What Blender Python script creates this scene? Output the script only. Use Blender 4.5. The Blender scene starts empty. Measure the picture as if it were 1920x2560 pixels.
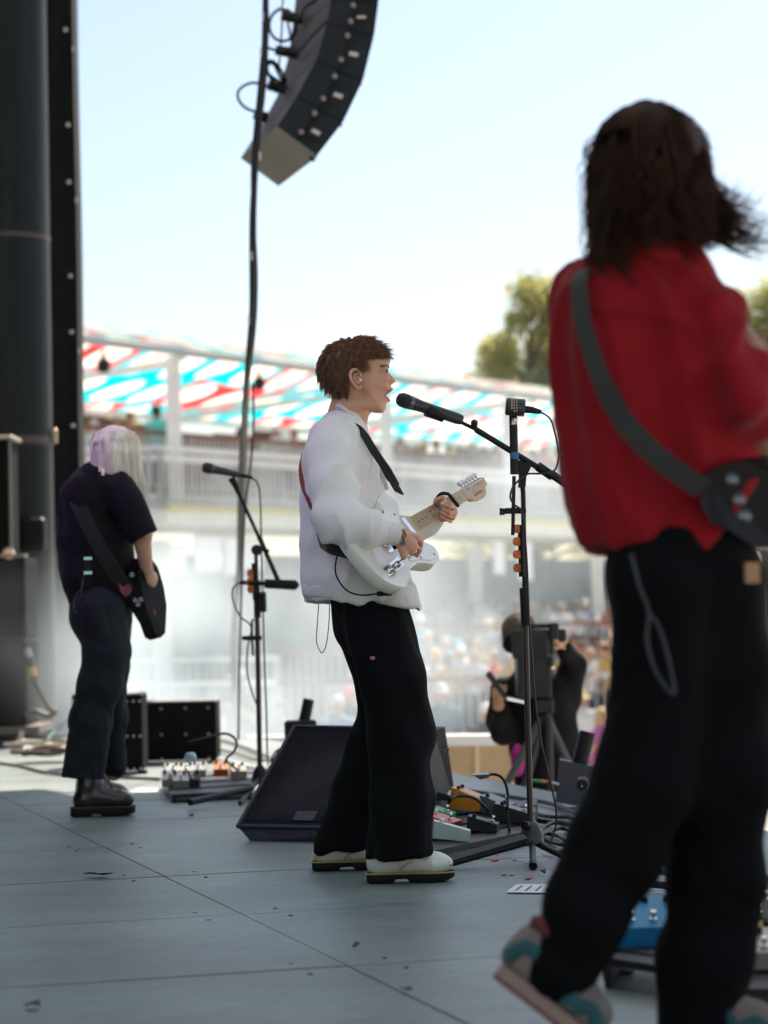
import bpy, bmesh, math, random
import numpy as np
from mathutils import Vector, Matrix, noise

SC = bpy.context.scene
COL = SC.collection
R = math.radians
random.seed(7); np.random.seed(7)

# ------------------------------------------------------------------ camera, sky, sun, exposure
CAM_H = 0.86
FPX = 85.0 / 36.0 * 2560.0
PITCH = math.atan(250.0 / FPX)
ROLL = R(1.2)
EYE = Vector((0, 0, CAM_H))
_f = Vector((0, math.cos(PITCH), math.sin(PITCH)))
_r0 = Vector((1, 0, 0)); _u0 = Vector((0, -math.sin(PITCH), math.cos(PITCH)))
_r = _r0 * math.cos(ROLL) - _u0 * math.sin(ROLL)
_u = _r0 * math.sin(ROLL) + _u0 * math.cos(ROLL)
cd = bpy.data.cameras.new("camera"); cam = bpy.data.objects.new("camera", cd); COL.objects.link(cam)
cam.matrix_world = Matrix(((_r.x, _u.x, -_f.x, 0), (_r.y, _u.y, -_f.y, 0), (_r.z, _u.z, -_f.z, CAM_H), (0, 0, 0, 1)))
cd.sensor_fit = 'VERTICAL'; cd.sensor_height = 36.0; cd.sensor_width = 27.0; cd.lens = 85.0
cd.clip_start = 0.1; cd.clip_end = 4000.0
cd.dof.use_dof = True; cd.dof.focus_distance = 7.85; cd.dof.aperture_fstop = 2.8
SC.camera = cam

SUN_DIR = Vector((0.26, 0.60, 0.80)).normalized()
w = bpy.data.worlds.new("World"); SC.world = w; w.use_nodes = True
nt = w.node_tree; nt.nodes.clear()
_o = nt.nodes.new("ShaderNodeOutputWorld"); _b = nt.nodes.new("ShaderNodeBackground"); _s = nt.nodes.new("ShaderNodeTexSky")
_s.sky_type = 'NISHITA'; _s.sun_disc = False
_s.sun_elevation = math.asin(SUN_DIR.z); _s.sun_rotation = math.atan2(SUN_DIR.x, SUN_DIR.y)
_s.air_density = 1.0; _s.dust_density = 1.4; _s.ozone_density = 1.0
_b.inputs[1].default_value = 0.065
nt.links.new(_s.outputs[0], _b.inputs[0]); nt.links.new(_b.outputs[0], _o.inputs[0])
sd = bpy.data.lights.new("sun", 'SUN'); sd.energy = 4.8; sd.angle = R(0.53); sd.color = (1.0, 0.89, 0.74)
sun = bpy.data.objects.new("sun", sd); COL.objects.link(sun)
sun.rotation_euler = SUN_DIR.to_track_quat('Z', 'Y').to_euler()
SC.view_settings.view_transform = 'Standard'; SC.view_settings.look = 'None'
SC.view_settings.exposure = 1.30; SC.view_settings.gamma = 1.0
SC.render.engine = 'CYCLES'
SC.cycles.use_denoising = True
SC.cycles.max_bounces = 6; SC.cycles.diffuse_bounces = 4; SC.cycles.glossy_bounces = 3
SC.cycles.transparent_max_bounces = 12; SC.cycles.volume_bounces = 1; SC.cycles.transmission_bounces = 4
SC.cycles.volume_step_rate = 1.0; SC.cycles.volume_max_steps = 64
SC.cycles.sample_clamp_indirect = 6.0; SC.cycles.caustics_reflective = False; SC.cycles.caustics_refractive = False

# ------------------------------------------------------------------ helpers: a point seen at photo pixel (px, py), standing at depth Y
def P(px, py, Y):
    d = _f + _r * ((px - 960.0) / FPX) - _u * ((py - 1280.0) / FPX)
    return EYE + d * (Y / d.y)
def G(px, py, z=0.0):
    d = _f + _r * ((px - 960.0) / FPX) - _u * ((py - 1280.0) / FPX)
    return EYE + d * ((z - CAM_H) / d.z)
def S(Y): return FPX / Y

# ------------------------------------------------------------------ materials
MATS = {}
def M(name, col, rough=0.55, metal=0.0, spec=0.4, var=None, bump=None, coat=0.0, sheen=0.0, emit=None, objcol=False, scale3=None, alpha=None, sss=0.0):
    """var = (scale, strength) brightness mottling; bump = (scale, strength, kind)"""
    if name in MATS: return MATS[name]
    m = bpy.data.materials.new(name); m.use_nodes = True
    t = m.node_tree; b = t.nodes["Principled BSDF"]; L = t.links.new
    b.inputs["Base Color"].default_value = (*col, 1); b.inputs["Roughness"].default_value = rough
    b.inputs["Metallic"].default_value = metal; b.inputs["Specular IOR Level"].default_value = spec
    b.inputs["Coat Weight"].default_value = coat; b.inputs["Sheen Weight"].default_value = sheen
    if sss:
        b.inputs["Subsurface Weight"].default_value = sss
        b.inputs["Subsurface Radius"].default_value = (0.02, 0.008, 0.005); b.inputs["Subsurface Scale"].default_value = 0.5
    tc = t.nodes.new("ShaderNodeTexCoord"); co = tc.outputs["Object"]
    if scale3:
        mp = t.nodes.new("ShaderNodeMapping"); mp.inputs["Scale"].default_value = scale3; L(co, mp.inputs[0]); co = mp.outputs[0]
    src = None
    if objcol:
        oi = t.nodes.new("ShaderNodeObjectInfo"); src = oi.outputs["Color"]
    if var:
        n = t.nodes.new("ShaderNodeTexNoise"); n.inputs["Scale"].default_value = var[0]; n.inputs["Detail"].default_value = 4
        L(co, n.inputs["Vector"])
        mr = t.nodes.new("ShaderNodeMapRange"); mr.inputs[1].default_value = 0.25; mr.inputs[2].default_value = 0.75
        mr.inputs[3].default_value = 1 - var[1]; mr.inputs[4].default_value = 1 + var[1]
        L(n.outputs["Fac"], mr.inputs[0])
        mx = t.nodes.new("ShaderNodeMix"); mx.data_type = 'RGBA'; mx.blend_type = 'MULTIPLY'; mx.inputs[0].default_value = 1
        if src: L(src, mx.inputs[6])
        else: mx.inputs[6].default_value = (*col, 1)
        L(mr.outputs[0], mx.inputs[7]); src = mx.outputs[2]
    if src: L(src, b.inputs["Base Color"])
    if bump:
        bp = t.nodes.new("ShaderNodeBump"); bp.inputs["Strength"].default_value = bump[1]; bp.inputs["Distance"].default_value = bump[3] if len(bump) > 3 else 0.004
        kind = bump[2] if len(bump) > 2 else 'noise'
        if kind == 'noise':
            n2 = t.nodes.new("ShaderNodeTexNoise"); n2.inputs["Scale"].default_value = bump[0]; n2.inputs["Detail"].default_value = 3; L(co, n2.inputs["Vector"]); h = n2.outputs["Fac"]
        elif kind == 'knit':
            w1 = t.nodes.new("ShaderNodeTexWave"); w1.bands_direction = 'Z'; w1.inputs["Scale"].default_value = bump[0] * 0.5
            w2 = t.nodes.new("ShaderNodeTexWave"); w2.bands_direction = 'X'; w2.inputs["Scale"].default_value = bump[0]
            for q in (w1, w2): L(co, q.inputs["Vector"]); q.inputs["Distortion"].default_value = 0.6
            ad = t.nodes.new("ShaderNodeMath"); ad.operation = 'MULTIPLY_ADD'; L(w1.outputs["Fac"], ad.inputs[0]); ad.inputs[1].default_value = 0.45; L(w2.outputs["Fac"], ad.inputs[2]); h = ad.outputs[0]
        L(h, bp.inputs["Height"]); L(bp.outputs[0], b.inputs["Normal"])
    if emit:
        b.inputs["Emission Color"].default_value = (*emit[0], 1); b.inputs["Emission Strength"].default_value = emit[1]
    MATS[name] = m
    return m

# ------------------------------------------------------------------ objects
def tag(o, label=None, cat=None, group=None, kind=None):
    if label: o["label"] = label
    if cat: o["category"] = cat
    if group: o["group"] = group
    if kind: o["kind"] = kind
    return o
def thing(name, label, cat, loc=(0, 0, 0), group=None):
    o = bpy.data.objects.new(name, None); COL.objects.link(o); o.location = loc; o.empty_display_size = 0.1
    o["wx"] = tuple(loc)
    return tag(o, label, cat, group)
def origin_of(o):
    v = Vector((0, 0, 0))
    while o is not None:
        v = v + o.location; o = o.parent
    return v
def copy_tree(o, parent=None):
    c = o.copy(); COL.objects.link(c); c.parent = parent
    for ch in [x for x in bpy.data.objects if x.parent == o]: copy_tree(ch, c)
    return c
KIDS = {}
def link_mesh(name, me, mat, parent=None, smooth=True):
    if mat is not None:
        for mm in (mat if isinstance(mat, (list, tuple)) else [mat]): me.materials.append(mm)
    if smooth: me.polygons.foreach_set("use_smooth", [True] * len(me.polygons))
    o = bpy.data.objects.new(name, me); COL.objects.link(o)
    if parent is not None:
        o.parent = parent; KIDS.setdefault(parent.name, []).append(o)
    return o

def frame(axis, hint=Vector((0, 0, 1))):
    a = Vector(axis).normalized()
    if abs(a.dot(hint)) > 0.97: hint = Vector((1, 0, 0))
    b = hint.cross(a).normalized(); c = a.cross(b)
    return a, b, c

class MB:
    """collects shapes in world coordinates; build() links them as ONE mesh"""
    def __init__(s): s.v = []; s.f = []; s.mi = []; s.cur = 0
    def add(s, vs, fs):
        n = len(s.v); s.v += [tuple(x) for x in vs]; s.f += [tuple(i + n for i in q) for q in fs]; s.mi += [s.cur] * len(fs); return s
    def hexa(s, p):   # 8 points: bottom ring 0-3, top ring 4-7
        return s.add(p, [(3, 2, 1, 0), (4, 5, 6, 7), (0, 1, 5, 4), (1, 2, 6, 5), (2, 3, 7, 6), (3, 0, 4, 7)])
    def box(s, c, size, rot=None, bev=0.0):
        sx, sy, sz = [q / 2 for q in size]; rot = rot or Matrix.Identity(3); c = Vector(c)
        if bev <= 0:
            return s.hexa([c + rot @ Vector(q) for q in ((-sx, -sy, -sz), (sx, -sy, -sz), (sx, sy, -sz), (-sx, sy, -sz), (-sx, -sy, sz), (sx, -sy, sz), (sx, sy, sz), (-sx, sy, sz))])
        b = min(bev, sx * .9, sy * .9, sz * .9)
        rings = []
        for z, k in ((-sz, b), (-sz + b, 0), (sz - b, 0), (sz, b)):
            x, y = sx - k, sy - k; q = b if k == 0 else b * .4
            rings.append([c + rot @ Vector(t) for t in ((-x + q, -y, z), (x - q, -y, z), (x, -y + q, z), (x, y - q, z), (x - q, y, z), (-x + q, y, z), (-x, y - q, z), (-x, -y + q, z))])
        return s.loft(rings)
    def loft(s, rings, cap=True, closed=True):
        n = len(rings[0]); vs = [p for r in rings for p in r]; fs = []
        for i in range(len(rings) - 1):
            for j in range(n if closed else n - 1):
                k = (j + 1) % n
                fs.append((i * n + j, i * n + k, (i + 1) * n + k, (i + 1) * n + j))
        if cap:
            fs.append(tuple(range(n - 1, -1, -1))); fs.append(tuple((len(rings) - 1) * n + j for j in range(n)))
        return s.add(vs, fs)
    def tube(s, pts, rad, n=8, flat=1.0, hint=Vector((0, 0, 1)), cap=True):
        pts = [Vector(p) for p in pts]; m = len(pts)
        rad = [rad] * m if not isinstance(rad, (list, tuple)) else rad
        rings = []; prev = None
        for i, p in enumerate(pts):
            a = (pts[min(i + 1, m - 1)] - pts[max(i - 1, 0)])
            if a.length < 1e-9: a = Vector((0, 0, 1))
            a.normalize()
            if prev is None: _, b, c = frame(a, hint)
            else:
                b = prev - a * prev.dot(a)
                if b.length < 1e-6: _, b, c = frame(a, hint)
                b.normalize(); c = a.cross(b)
            prev = b
            rings.append([p + b * (math.cos(2 * math.pi * j / n) * rad[i]) + c * (math.sin(2 * math.pi * j / n) * rad[i] * flat) for j in range(n)])
        return s.loft(rings, cap)
    def lathe(s, base, axis, prof, n=16):   # prof: (distance along axis, radius)
        a, b, c = frame(axis); base = Vector(base)
        return s.loft([[base + a * h + (b * math.cos(2 * math.pi * j / n) + c * math.sin(2 * math.pi * j / n)) * max(r, 1e-5) for j in range(n)] for h, r in prof])
    def cyl(s, a, b, r, n=12): return s.tube([a, b], r, n)
    def prism(s, pts, d):   # polygon pts extruded by vector d
        pts = [Vector(p) for p in pts]; d = Vector(d)
        return s.loft([pts, [p + d for p in pts]])
    def quad(s, p): return s.add(p, [tuple(range(len(p)))])
    def ell(s, c, r, rot=None, n=12, m=8):
        c = Vector(c); rot = rot or Matrix.Identity(3); rings = []
        for i in range(m + 1):
            th = math.pi * min(max(i / m, 0.012), 0.988)
            rings.append([c + rot @ Vector((r[0] * math.sin(th) * math.cos(2 * math.pi * j / n), r[1] * math.sin(th) * math.sin(2 * math.pi * j / n), -r[2] * math.cos(th))) for j in range(n)])
        return s.loft(rings)
    def build(s, name, mat, parent=None, smooth=False, label=None, cat=None, group=None, kind=None, auto=True):
        off = origin_of(parent) if parent is not None else Vector((0, 0, 0))
        me = bpy.data.meshes.new(name)
        me.from_pydata([(x - off.x, y - off.y, z - off.z) for x, y, z in s.v], [], s.f)
        bm = bmesh.new(); bm.from_mesh(me); bmesh.ops.recalc_face_normals(bm, faces=bm.faces[:]); bm.to_mesh(me); bm.free()
        if s.cur: me.polygons.foreach_set("material_index", s.mi)
        o = link_mesh(name, me, mat, parent, smooth)
        if smooth:
            try: me.set_sharp_from_angle(angle=R(40))
            except Exception: pass
        return tag(o, label, cat, group, kind)

def rotz(a): return Matrix.Rotation(a, 3, 'Z')
def bez(pts, n=8):
    """Catmull-Rom through pts"""
    pts = [Vector(p) for p in pts]; out = []
    q = [pts[0] * 2 - pts[1]] + pts + [pts[-1] * 2 - pts[-2]]
    for i in range(1, len(q) - 2):
        a, b, c, d = q[i - 1:i + 3]
        for k in range(n):
            t = k / n
            out.append(0.5 * ((2 * b) + (c - a) * t + (2 * a - 5 * b + 4 * c - d) * t * t + (3 * b - a - 3 * c + d) * t * t * t))
    out.append(pts[-1]); return out

# ------------------------------------------------------------------ implicit bodies: smooth unions meshed with surface nets
def _nets(f, org, h):
    s = f < 0
    c = [(0,0,0),(1,0,0),(0,1,0),(1,1,0),(0,0,1),(1,0,1),(0,1,1),(1,1,1)]
    nx, ny, nz = f.shape
    sub = lambda A, o: A[o[0]:nx-1+o[0], o[1]:ny-1+o[1], o[2]:nz-1+o[2]]
    cnt = sum(sub(s, o).astype(np.int8) for o in c)
    mask = (cnt > 0) & (cnt < 8)
    idx = np.argwhere(mask)
    pos = np.zeros((len(idx), 3)); num = np.zeros(len(idx))
    fv = {o: f[idx[:,0]+o[0], idx[:,1]+o[1], idx[:,2]+o[2]] for o in c}
    for a in c:
        for ax in range(3):
            if a[ax] == 0:
                b = list(a); b[ax] = 1; b = tuple(b)
                fa, fb = fv[a], fv[b]; cr = (fa < 0) != (fb < 0)
                t = np.where(cr, fa / np.where(np.abs(fa - fb) < 1e-12, 1, fa - fb), 0)
                p = np.array(a, float)[None, :] + np.zeros((len(idx), 1)); p[:, ax] += t
                pos += np.where(cr[:, None], p, 0); num += cr
    v = (idx + pos / num[:, None]) * h + np.array(org)
    ids = -np.ones(mask.shape, np.int64); ids[mask] = np.arange(len(idx))
    quads = []
    for ax in range(3):
        o1, o2 = [(1, 2), (2, 0), (0, 1)][ax]
        n = [nx, ny, nz]
        sl0 = [slice(1, n[i]-1) for i in range(3)]; sl0[ax] = slice(0, n[ax]-1)
        sl1 = list(sl0); sl1[ax] = slice(1, n[ax])
        a, b = s[tuple(sl0)], s[tuple(sl1)]
        e = np.argwhere(a != b)
        if len(e) == 0: continue
        flip = a[tuple(e.T)]
        e = e + np.array([sl0[i].start for i in range(3)])
        d1 = np.zeros(3, int); d1[o1] = 1; d2 = np.zeros(3, int); d2[o2] = 1
        q = [ids[tuple((e - d1 - d2).T)], ids[tuple((e - d2).T)], ids[tuple(e.T)], ids[tuple((e - d1).T)]]
        q = np.stack(q, 1); q[~flip] = q[~flip][:, ::-1]
        quads.append(q)
    q = np.concatenate(quads)
    return v, q[(q >= 0).all(1)]

class SDF:
    def __init__(s, h=0.008): s.h = h; s.p = []
    def cap(s, a, b, ra, rb=None, k=0.02, sy=1.0, sub=False):
        s.p.append(('c', Vector(a), Vector(b), ra, ra if rb is None else rb, k, sy, sub)); return s
    def chain(s, pts, rs, k=0.02, sy=1.0):
        for i in range(len(pts) - 1): s.cap(pts[i], pts[i+1], rs[i], rs[i+1], k, sy if not isinstance(sy, (list, tuple)) else sy[i])
        return s
    def ell(s, c, r, rot=None, k=0.02, sub=False):
        s.p.append(('e', Vector(c), Vector(r), rot, k, sub)); return s
    def infl(s, poly, Y, Rr, W, k=0.01, mode='round', sub=False):
        """a closed outline in the x-z plane, swollen sideways (along y) about y=Y"""
        s.p.append(('i', np.array([(p.x, p.z) for p in poly]), Y, Rr, W, k, mode, sub)); return s
    def cut(s, pt, nrm): s.p.append(('p', Vector(pt), Vector(nrm).normalized())); return s
    def bounds(s):
        lo = np.full(3, 1e9); hi = np.full(3, -1e9)
        for p in s.p:
            if p[0] == 'c' and not p[7]:
                for q, r in ((p[1], p[3]), (p[2], p[4])):
                    m = np.array([r, r * max(p[6], 1), r]); lo = np.minimum(lo, np.array(q) - m); hi = np.maximum(hi, np.array(q) + m)
            elif p[0] == 'e' and not p[5]:
                m = np.full(3, max(p[2])); lo = np.minimum(lo, np.array(p[1]) - m); hi = np.maximum(hi, np.array(p[1]) + m)
            elif p[0] == 'i' and not p[7]:
                a = p[1].min(0); b = p[1].max(0)
                lo = np.minimum(lo, [a[0], p[2] - p[4], a[1]]); hi = np.maximum(hi, [b[0], p[2] + p[4], b[1]])
        return lo - 3 * s.h - .01, hi + 3 * s.h + .01
    def mesh(s, name, mat, parent=None, disp=None, smooth_it=1):
        lo, hi = s.bounds(); h = s.h
        n = np.ceil((hi - lo) / h).astype(int) + 1
        F = np.full(n, 0.5)
        ax = [lo[i] + h * np.arange(n[i]) for i in range(3)]
        for p in s.p:
            if p[0] == 'p':
                X, Y, Z = np.meshgrid(*ax, indexing='ij', sparse=True)
                d = (X - p[1].x) * p[2].x + (Y - p[1].y) * p[2].y + (Z - p[1].z) * p[2].z
                F = np.maximum(F, d); continue
            if p[0] == 'c':
                a, b, ra, rb, k, sy, sub = p[1:]
                m = max(ra, rb) * max(1, sy) + k + 4 * h
                l = np.minimum(a, b) - m; u = np.maximum(a, b) + m
            elif p[0] == 'e':
                c0, r, rot, k, sub = p[1:]; m = max(r) + k + 4 * h
                l = np.array(c0) - m; u = np.array(c0) + m
            else:
                poly, Yc, Rr, W, k, mode, sub = p[1:]; m = k + 4 * h
                l = np.array([poly[:,0].min(), Yc - W, poly[:,1].min()]) - m; u = np.array([poly[:,0].max(), Yc + W, poly[:,1].max()]) + m
            i0 = np.clip(np.floor((l - lo) / h).astype(int), 0, n - 1); i1 = np.clip(np.ceil((u - lo) / h).astype(int) + 1, 1, n)
            if (i1 <= i0).any(): continue
            sl = tuple(slice(i0[i], i1[i]) for i in range(3))
            X, Y, Z = np.meshgrid(ax[0][sl[0]], ax[1][sl[1]], ax[2][sl[2]], indexing='ij', sparse=True)
            if p[0] == 'c':
                ay, by = a.y / sy, b.y / sy
                bax, bay, baz = b.x - a.x, by - ay, b.z - a.z
                L2 = bax*bax + bay*bay + baz*baz + 1e-9
                px, py, pz = X - a.x, Y / sy - ay, Z - a.z
                t = np.clip((px*bax + py*bay + pz*baz) / L2, 0, 1)
                d = np.sqrt((px - t*bax)**2 + (py - t*bay)**2 + (pz - t*baz)**2) - (ra + (rb - ra) * t)
            elif p[0] == 'e':
                px, py, pz = X - c0.x, Y - c0.y, Z - c0.z
                if rot is not None:
                    Rm = rot.transposed()
                    px, py, pz = (Rm[0][0]*px + Rm[0][1]*py + Rm[0][2]*pz, Rm[1][0]*px + Rm[1][1]*py + Rm[1][2]*pz, Rm[2][0]*px + Rm[2][1]*py + Rm[2][2]*pz)
                q = np.sqrt((px/r[0])**2 + (py/r[1])**2 + (pz/r[2])**2)
                d = (q - 1) * min(r)
            else:
                xs = ax[0][sl[0]][:, None] + 0 * ax[2][sl[2]][None, :]; zs = ax[2][sl[2]][None, :] + 0 * xs
                dm = np.full(xs.shape, 1e9); ins = np.zeros(xs.shape, bool)
                N = len(poly)
                for i in range(N):
                    x0, z0 = poly[i]; x1, z1 = poly[(i+1) % N]
                    ex, ez = x1 - x0, z1 - z0
                    t = np.clip(((xs - x0)*ex + (zs - z0)*ez) / (ex*ex + ez*ez + 1e-12), 0, 1)
                    dm = np.minimum(dm, (xs - x0 - t*ex)**2 + (zs - z0 - t*ez)**2)
                    if abs(ez) > 1e-12:
                        ins ^= ((z0 > zs) != (z1 > zs)) & (xs < ex * (zs - z0) / ez + x0)
                dm = np.sqrt(dm)
                q = np.clip(dm / Rr, 0, 1)
                wd = W * (np.sqrt(1 - (1 - q)**2) if mode == 'round' else q)
                d = np.where(ins[:, None, :], np.maximum(np.abs(Y - Yc) - wd[:, None, :], -dm[:, None, :]), np.sqrt(dm[:, None, :]**2 + np.maximum(np.abs(Y - Yc), 0)**2))
            A = F[sl]
            if sub: F[sl] = np.maximum(A, -d)
            elif k <= 0: F[sl] = np.minimum(A, d)
            else:
                hh = np.clip(0.5 + 0.5 * (A - d) / k, 0, 1)
                F[sl] = A * (1 - hh) + d * hh - k * hh * (1 - hh)
        v, q = _nets(F, lo, h)
        return mesh_from(name, v, q, mat, parent, disp, smooth_it)

def mesh_from(name, v, q, mat, parent=None, disp=None, smooth_it=1):
    for _ in range(smooth_it):
        acc = np.zeros_like(v); cn = np.zeros(len(v))
        for a, b in ((0, 1), (1, 2), (2, 3), (3, 0)):
            np.add.at(acc, q[:, a], v[q[:, b]]); np.add.at(cn, q[:, a], 1)
            np.add.at(acc, q[:, b], v[q[:, a]]); np.add.at(cn, q[:, b], 1)
        v = v * 0.5 + 0.5 * acc / np.maximum(cn, 1)[:, None]
    if disp is not None:
        nrm = np.zeros_like(v)
        fn = np.cross(v[q[:, 2]] - v[q[:, 0]], v[q[:, 3]] - v[q[:, 1]])
        for a in range(4): np.add.at(nrm, q[:, a], fn)
        nrm /= np.linalg.norm(nrm, axis=1)[:, None] + 1e-12
        v = v + nrm * np.array([disp(p) for p in v])[:, None]
    off = np.array(origin_of(parent)) if parent is not None else np.zeros(3)
    v = v - off
    me = bpy.data.meshes.new(name)
    me.vertices.add(len(v)); me.vertices.foreach_set("co", v.astype(np.float32).ravel())
    me.loops.add(len(q) * 4); me.loops.foreach_set("vertex_index", q.astype(np.int32).ravel())
    me.polygons.add(len(q)); me.polygons.foreach_set("loop_start", np.arange(0, len(q) * 4, 4, dtype=np.int32))
    me.update(calc_edges=True); me.validate()
    return link_mesh(name, me, mat, parent, True)

def nz(p, sx, sy, sz, seed=0.0):
    return noise.noise(Vector((p[0] * sx + seed, p[1] * sy + seed * 1.7, p[2] * sz - seed)))
def ridge(x): return 1 - abs(x) * 2

def strands(name, roots, path, mat, parent=None, w=0.0025, seg=6, label=None):
    """many tapered three-sided locks, one mesh; path(root, t) -> point"""
    vs = []; fs = []
    for rt in roots:
        pts = [path(rt, i / seg) for i in range(seg + 1)]
        ww = w * random.uniform(.6, 1.4)
        n0 = len(vs)
        for i, p in enumerate(pts):
            a = (pts[min(i+1, seg)] - pts[max(i-1, 0)])
            if a.length < 1e-9: a = Vector((0, 0, -1))
            _, b, c = frame(a)
            r = ww * (1 - 0.85 * (i / seg) ** 1.6)
            for j in range(3):
                an = 2.094 * j; vs.append(p + b * (math.cos(an) * r) + c * (math.sin(an) * r))
        for i in range(seg):
            for j in range(3):
                k = (j + 1) % 3; fs.append((n0 + i*3 + j, n0 + i*3 + k, n0 + i*3 + 3 + k, n0 + i*3 + 3 + j))
    off = origin_of(parent) if parent is not None else Vector((0, 0, 0))
    me = bpy.data.meshes.new(name); me.from_pydata([tuple(v - off) for v in vs], [], fs)
    return link_mesh(name, me, mat, parent, True)
# ------------------------------------------------------------------ stage
PIT = -1.9
E1 = Vector((0.290, -0.957, 0)); E2 = Vector((0.957, 0.290, 0))     # along the deck seams / towards the audience
O0 = G(411, 2191)
_m = bpy.data.materials.new("deck_paint"); _m.use_nodes = True
def deck_material():
    m = _m; t = m.node_tree; b = t.nodes["Principled BSDF"]; L = t.links.new
    tc = t.nodes.new("ShaderNodeTexCoord")
    mp = t.nodes.new("ShaderNodeMapping"); mp.inputs["Rotation"].default_value = (0, 0, -math.atan2(E2.y, E2.x)); L(tc.outputs["Object"], mp.inputs[0])
    st = t.nodes.new("ShaderNodeMapping"); st.inputs["Scale"].default_value = (1.2, 9, 1); L(mp.outputs[0], st.inputs[0])
    n1 = t.nodes.new("ShaderNodeTexNoise"); n1.inputs["Scale"].default_value = 5; n1.inputs["Detail"].default_value = 8; n1.inputs["Roughness"].default_value = .7; L(st.outputs[0], n1.inputs["Vector"])
    n2 = t.nodes.new("ShaderNodeTexNoise"); n2.inputs["Scale"].default_value = 1.3; n2.inputs["Detail"].default_value = 4; L(mp.outputs[0], n2.inputs["Vector"])
    n3 = t.nodes.new("ShaderNodeTexNoise"); n3.inputs["Scale"].default_value = 26; n3.inputs["Detail"].default_value = 3; L(st.outputs[0], n3.inputs["Vector"])
    r1 = t.nodes.new("ShaderNodeValToRGB"); r1.color_ramp.elements[0].position = .3; r1.color_ramp.elements[1].position = .72
    r1.color_ramp.elements[0].color = (.080, .108, .112, 1); r1.color_ramp.elements[1].color = (.25, .295, .295, 1)
    L(n1.outputs["Fac"], r1.inputs[0])
    r2 = t.nodes.new("ShaderNodeMapRange"); r2.inputs[1].default_value = .3; r2.inputs[2].default_value = .7; r2.inputs[3].default_value = .68; r2.inputs[4].default_value = 1.25; L(n2.outputs["Fac"], r2.inputs[0])
    mx = t.nodes.new("ShaderNodeMix"); mx.data_type = 'RGBA'; mx.blend_type = 'MULTIPLY'; mx.inputs[0].default_value = 1; L(r1.outputs[0], mx.inputs[6]); L(r2.outputs[0], mx.inputs[7])
    # worn-through scratches with a shape of their own
    sc = t.nodes.new("ShaderNodeMapRange"); sc.inputs[1].default_value = .58; sc.inputs[2].default_value = .70; L(n3.outputs["Fac"], sc.inputs[0])
    m2 = t.nodes.new("ShaderNodeMix"); m2.data_type = 'RGBA'; L(sc.outputs[0], m2.inputs[0]); L(mx.outputs[2], m2.inputs[6]); m2.inputs[7].default_value = (.035, .035, .037, 1)
    L(m2.outputs[2], b.inputs["Base Color"])
    rr = t.nodes.new("ShaderNodeMapRange"); rr.inputs[3].default_value = .34; rr.inputs[4].default_value = .58; L(n1.outputs["Fac"], rr.inputs[0]); L(rr.outputs[0], b.inputs["Roughness"])
    b.inputs["Specular IOR Level"].default_value = .5
    bp = t.nodes.new("ShaderNodeBump"); bp.inputs["Strength"].default_value = .25; bp.inputs["Distance"].default_value = .002; L(n3.outputs["Fac"], bp.inputs["Height"]); L(bp.outputs[0], b.inputs["Normal"])
    return m
DECK = deck_material()
BLK = M("black_paint", (.010, .011, .012), .5, spec=.2, var=(6, .3))
BLKFAB = M("black_cloth", (.010, .011, .013), .9, spec=.15, var=(9, .25), bump=(60, .3))
deck_root = MB()
TL = 1.108
front = (Vector((.70, 11.62, 0)) - O0).dot(E2)       # stage lip
a0, a1 = -14 * TL, 10 * TL
sub = MB()
base = [O0 + E1 * a + E2 * b for a, b in ((a0, -8), (a1, -8), (a1, front), (a0, front))]
sub.loft([[Vector((p.x, p.y, -.6)) for p in base], [Vector((p.x, p.y, -.028)) for p in base]])
stage = sub.build("stage_deck", BLK, kind="structure")
for i in range(-14, 10):
    cols = [(-8, -5.2), (-5.2, -2.6), (-2.6, 0)]
    if i % 2 == 0: right = [(0, front / 2), (front / 2, front)]
    else: right = [(0, front / 2), (front / 2, front)]
    for j, (b0, b1) in enumerate(cols + right):
        g = .006 if b1 <= 0 else .0022
        g0 = .006 if (b0 == 0 or b1 <= 0) else .002
        p = [(i * TL + (g if b1 <= 0 else .0015) / 2, b0 + g0 / 2), ((i + 1) * TL - (g if b1 <= 0 else .0015) / 2, b0 + g0 / 2), ((i + 1) * TL - (g if b1 <= 0 else .0015) / 2, b1 - g0 / 2), (i * TL + (g if b1 <= 0 else .0015) / 2, b1 - g0 / 2)]
        dz = [random.uniform(-.0012, .0012) for _ in range(4)]
        mb = MB(); q = [O0 + E1 * a + E2 * b for a, b in p]
        mb.loft([[Vector((c.x, c.y, -.026)) for c in q], [Vector((c.x, c.y, z)) for c, z in zip(q, dz)]])
        mb.build("deck_panel", DECK, stage)
SCR = M("deck_screw", (.03, .03, .032), .4, .5)
for i in range(-3, 5):
    for bb in (-2.45, -1.3, -.12, .12, 1.2):
        for aa in (.09, TL - .09):
            q = O0 + E1 * (i * TL + aa) + E2 * bb
            if not (-3 < q.x < 3 and 3.5 < q.y < 9.5): continue
            m_ = MB(); m_.lathe((q.x, q.y, -.001), (0, 0, 1), [(0, .007), (.003, .0065), (.0035, .003)], 8); m_.build("screw", SCR, stage)
# skirt below the lip
sk = MB(); A = O0 + E1 * a0 + E2 * (front - .05); B = O0 + E1 * a1 + E2 * (front - .05)
sk.prism([Vector((A.x, A.y, PIT)), Vector((B.x, B.y, PIT)), Vector((B.x, B.y, -.61)), Vector((A.x, A.y, -.61))], E2 * .03)
sk.build("stage_skirt", BLKFAB, stage)

# ground, far and near
def noise_ground():
    return M("pit_asphalt", (.38, .36, .33), .9, var=(.8, .2), bump=(40, .3))
g = MB(); g.quad([(-1500, -1500, PIT), (1500, -1500, PIT), (1500, 2500, PIT), (-1500, 2500, PIT)]); g.build("ground", noise_ground(), kind="structure")

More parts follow.
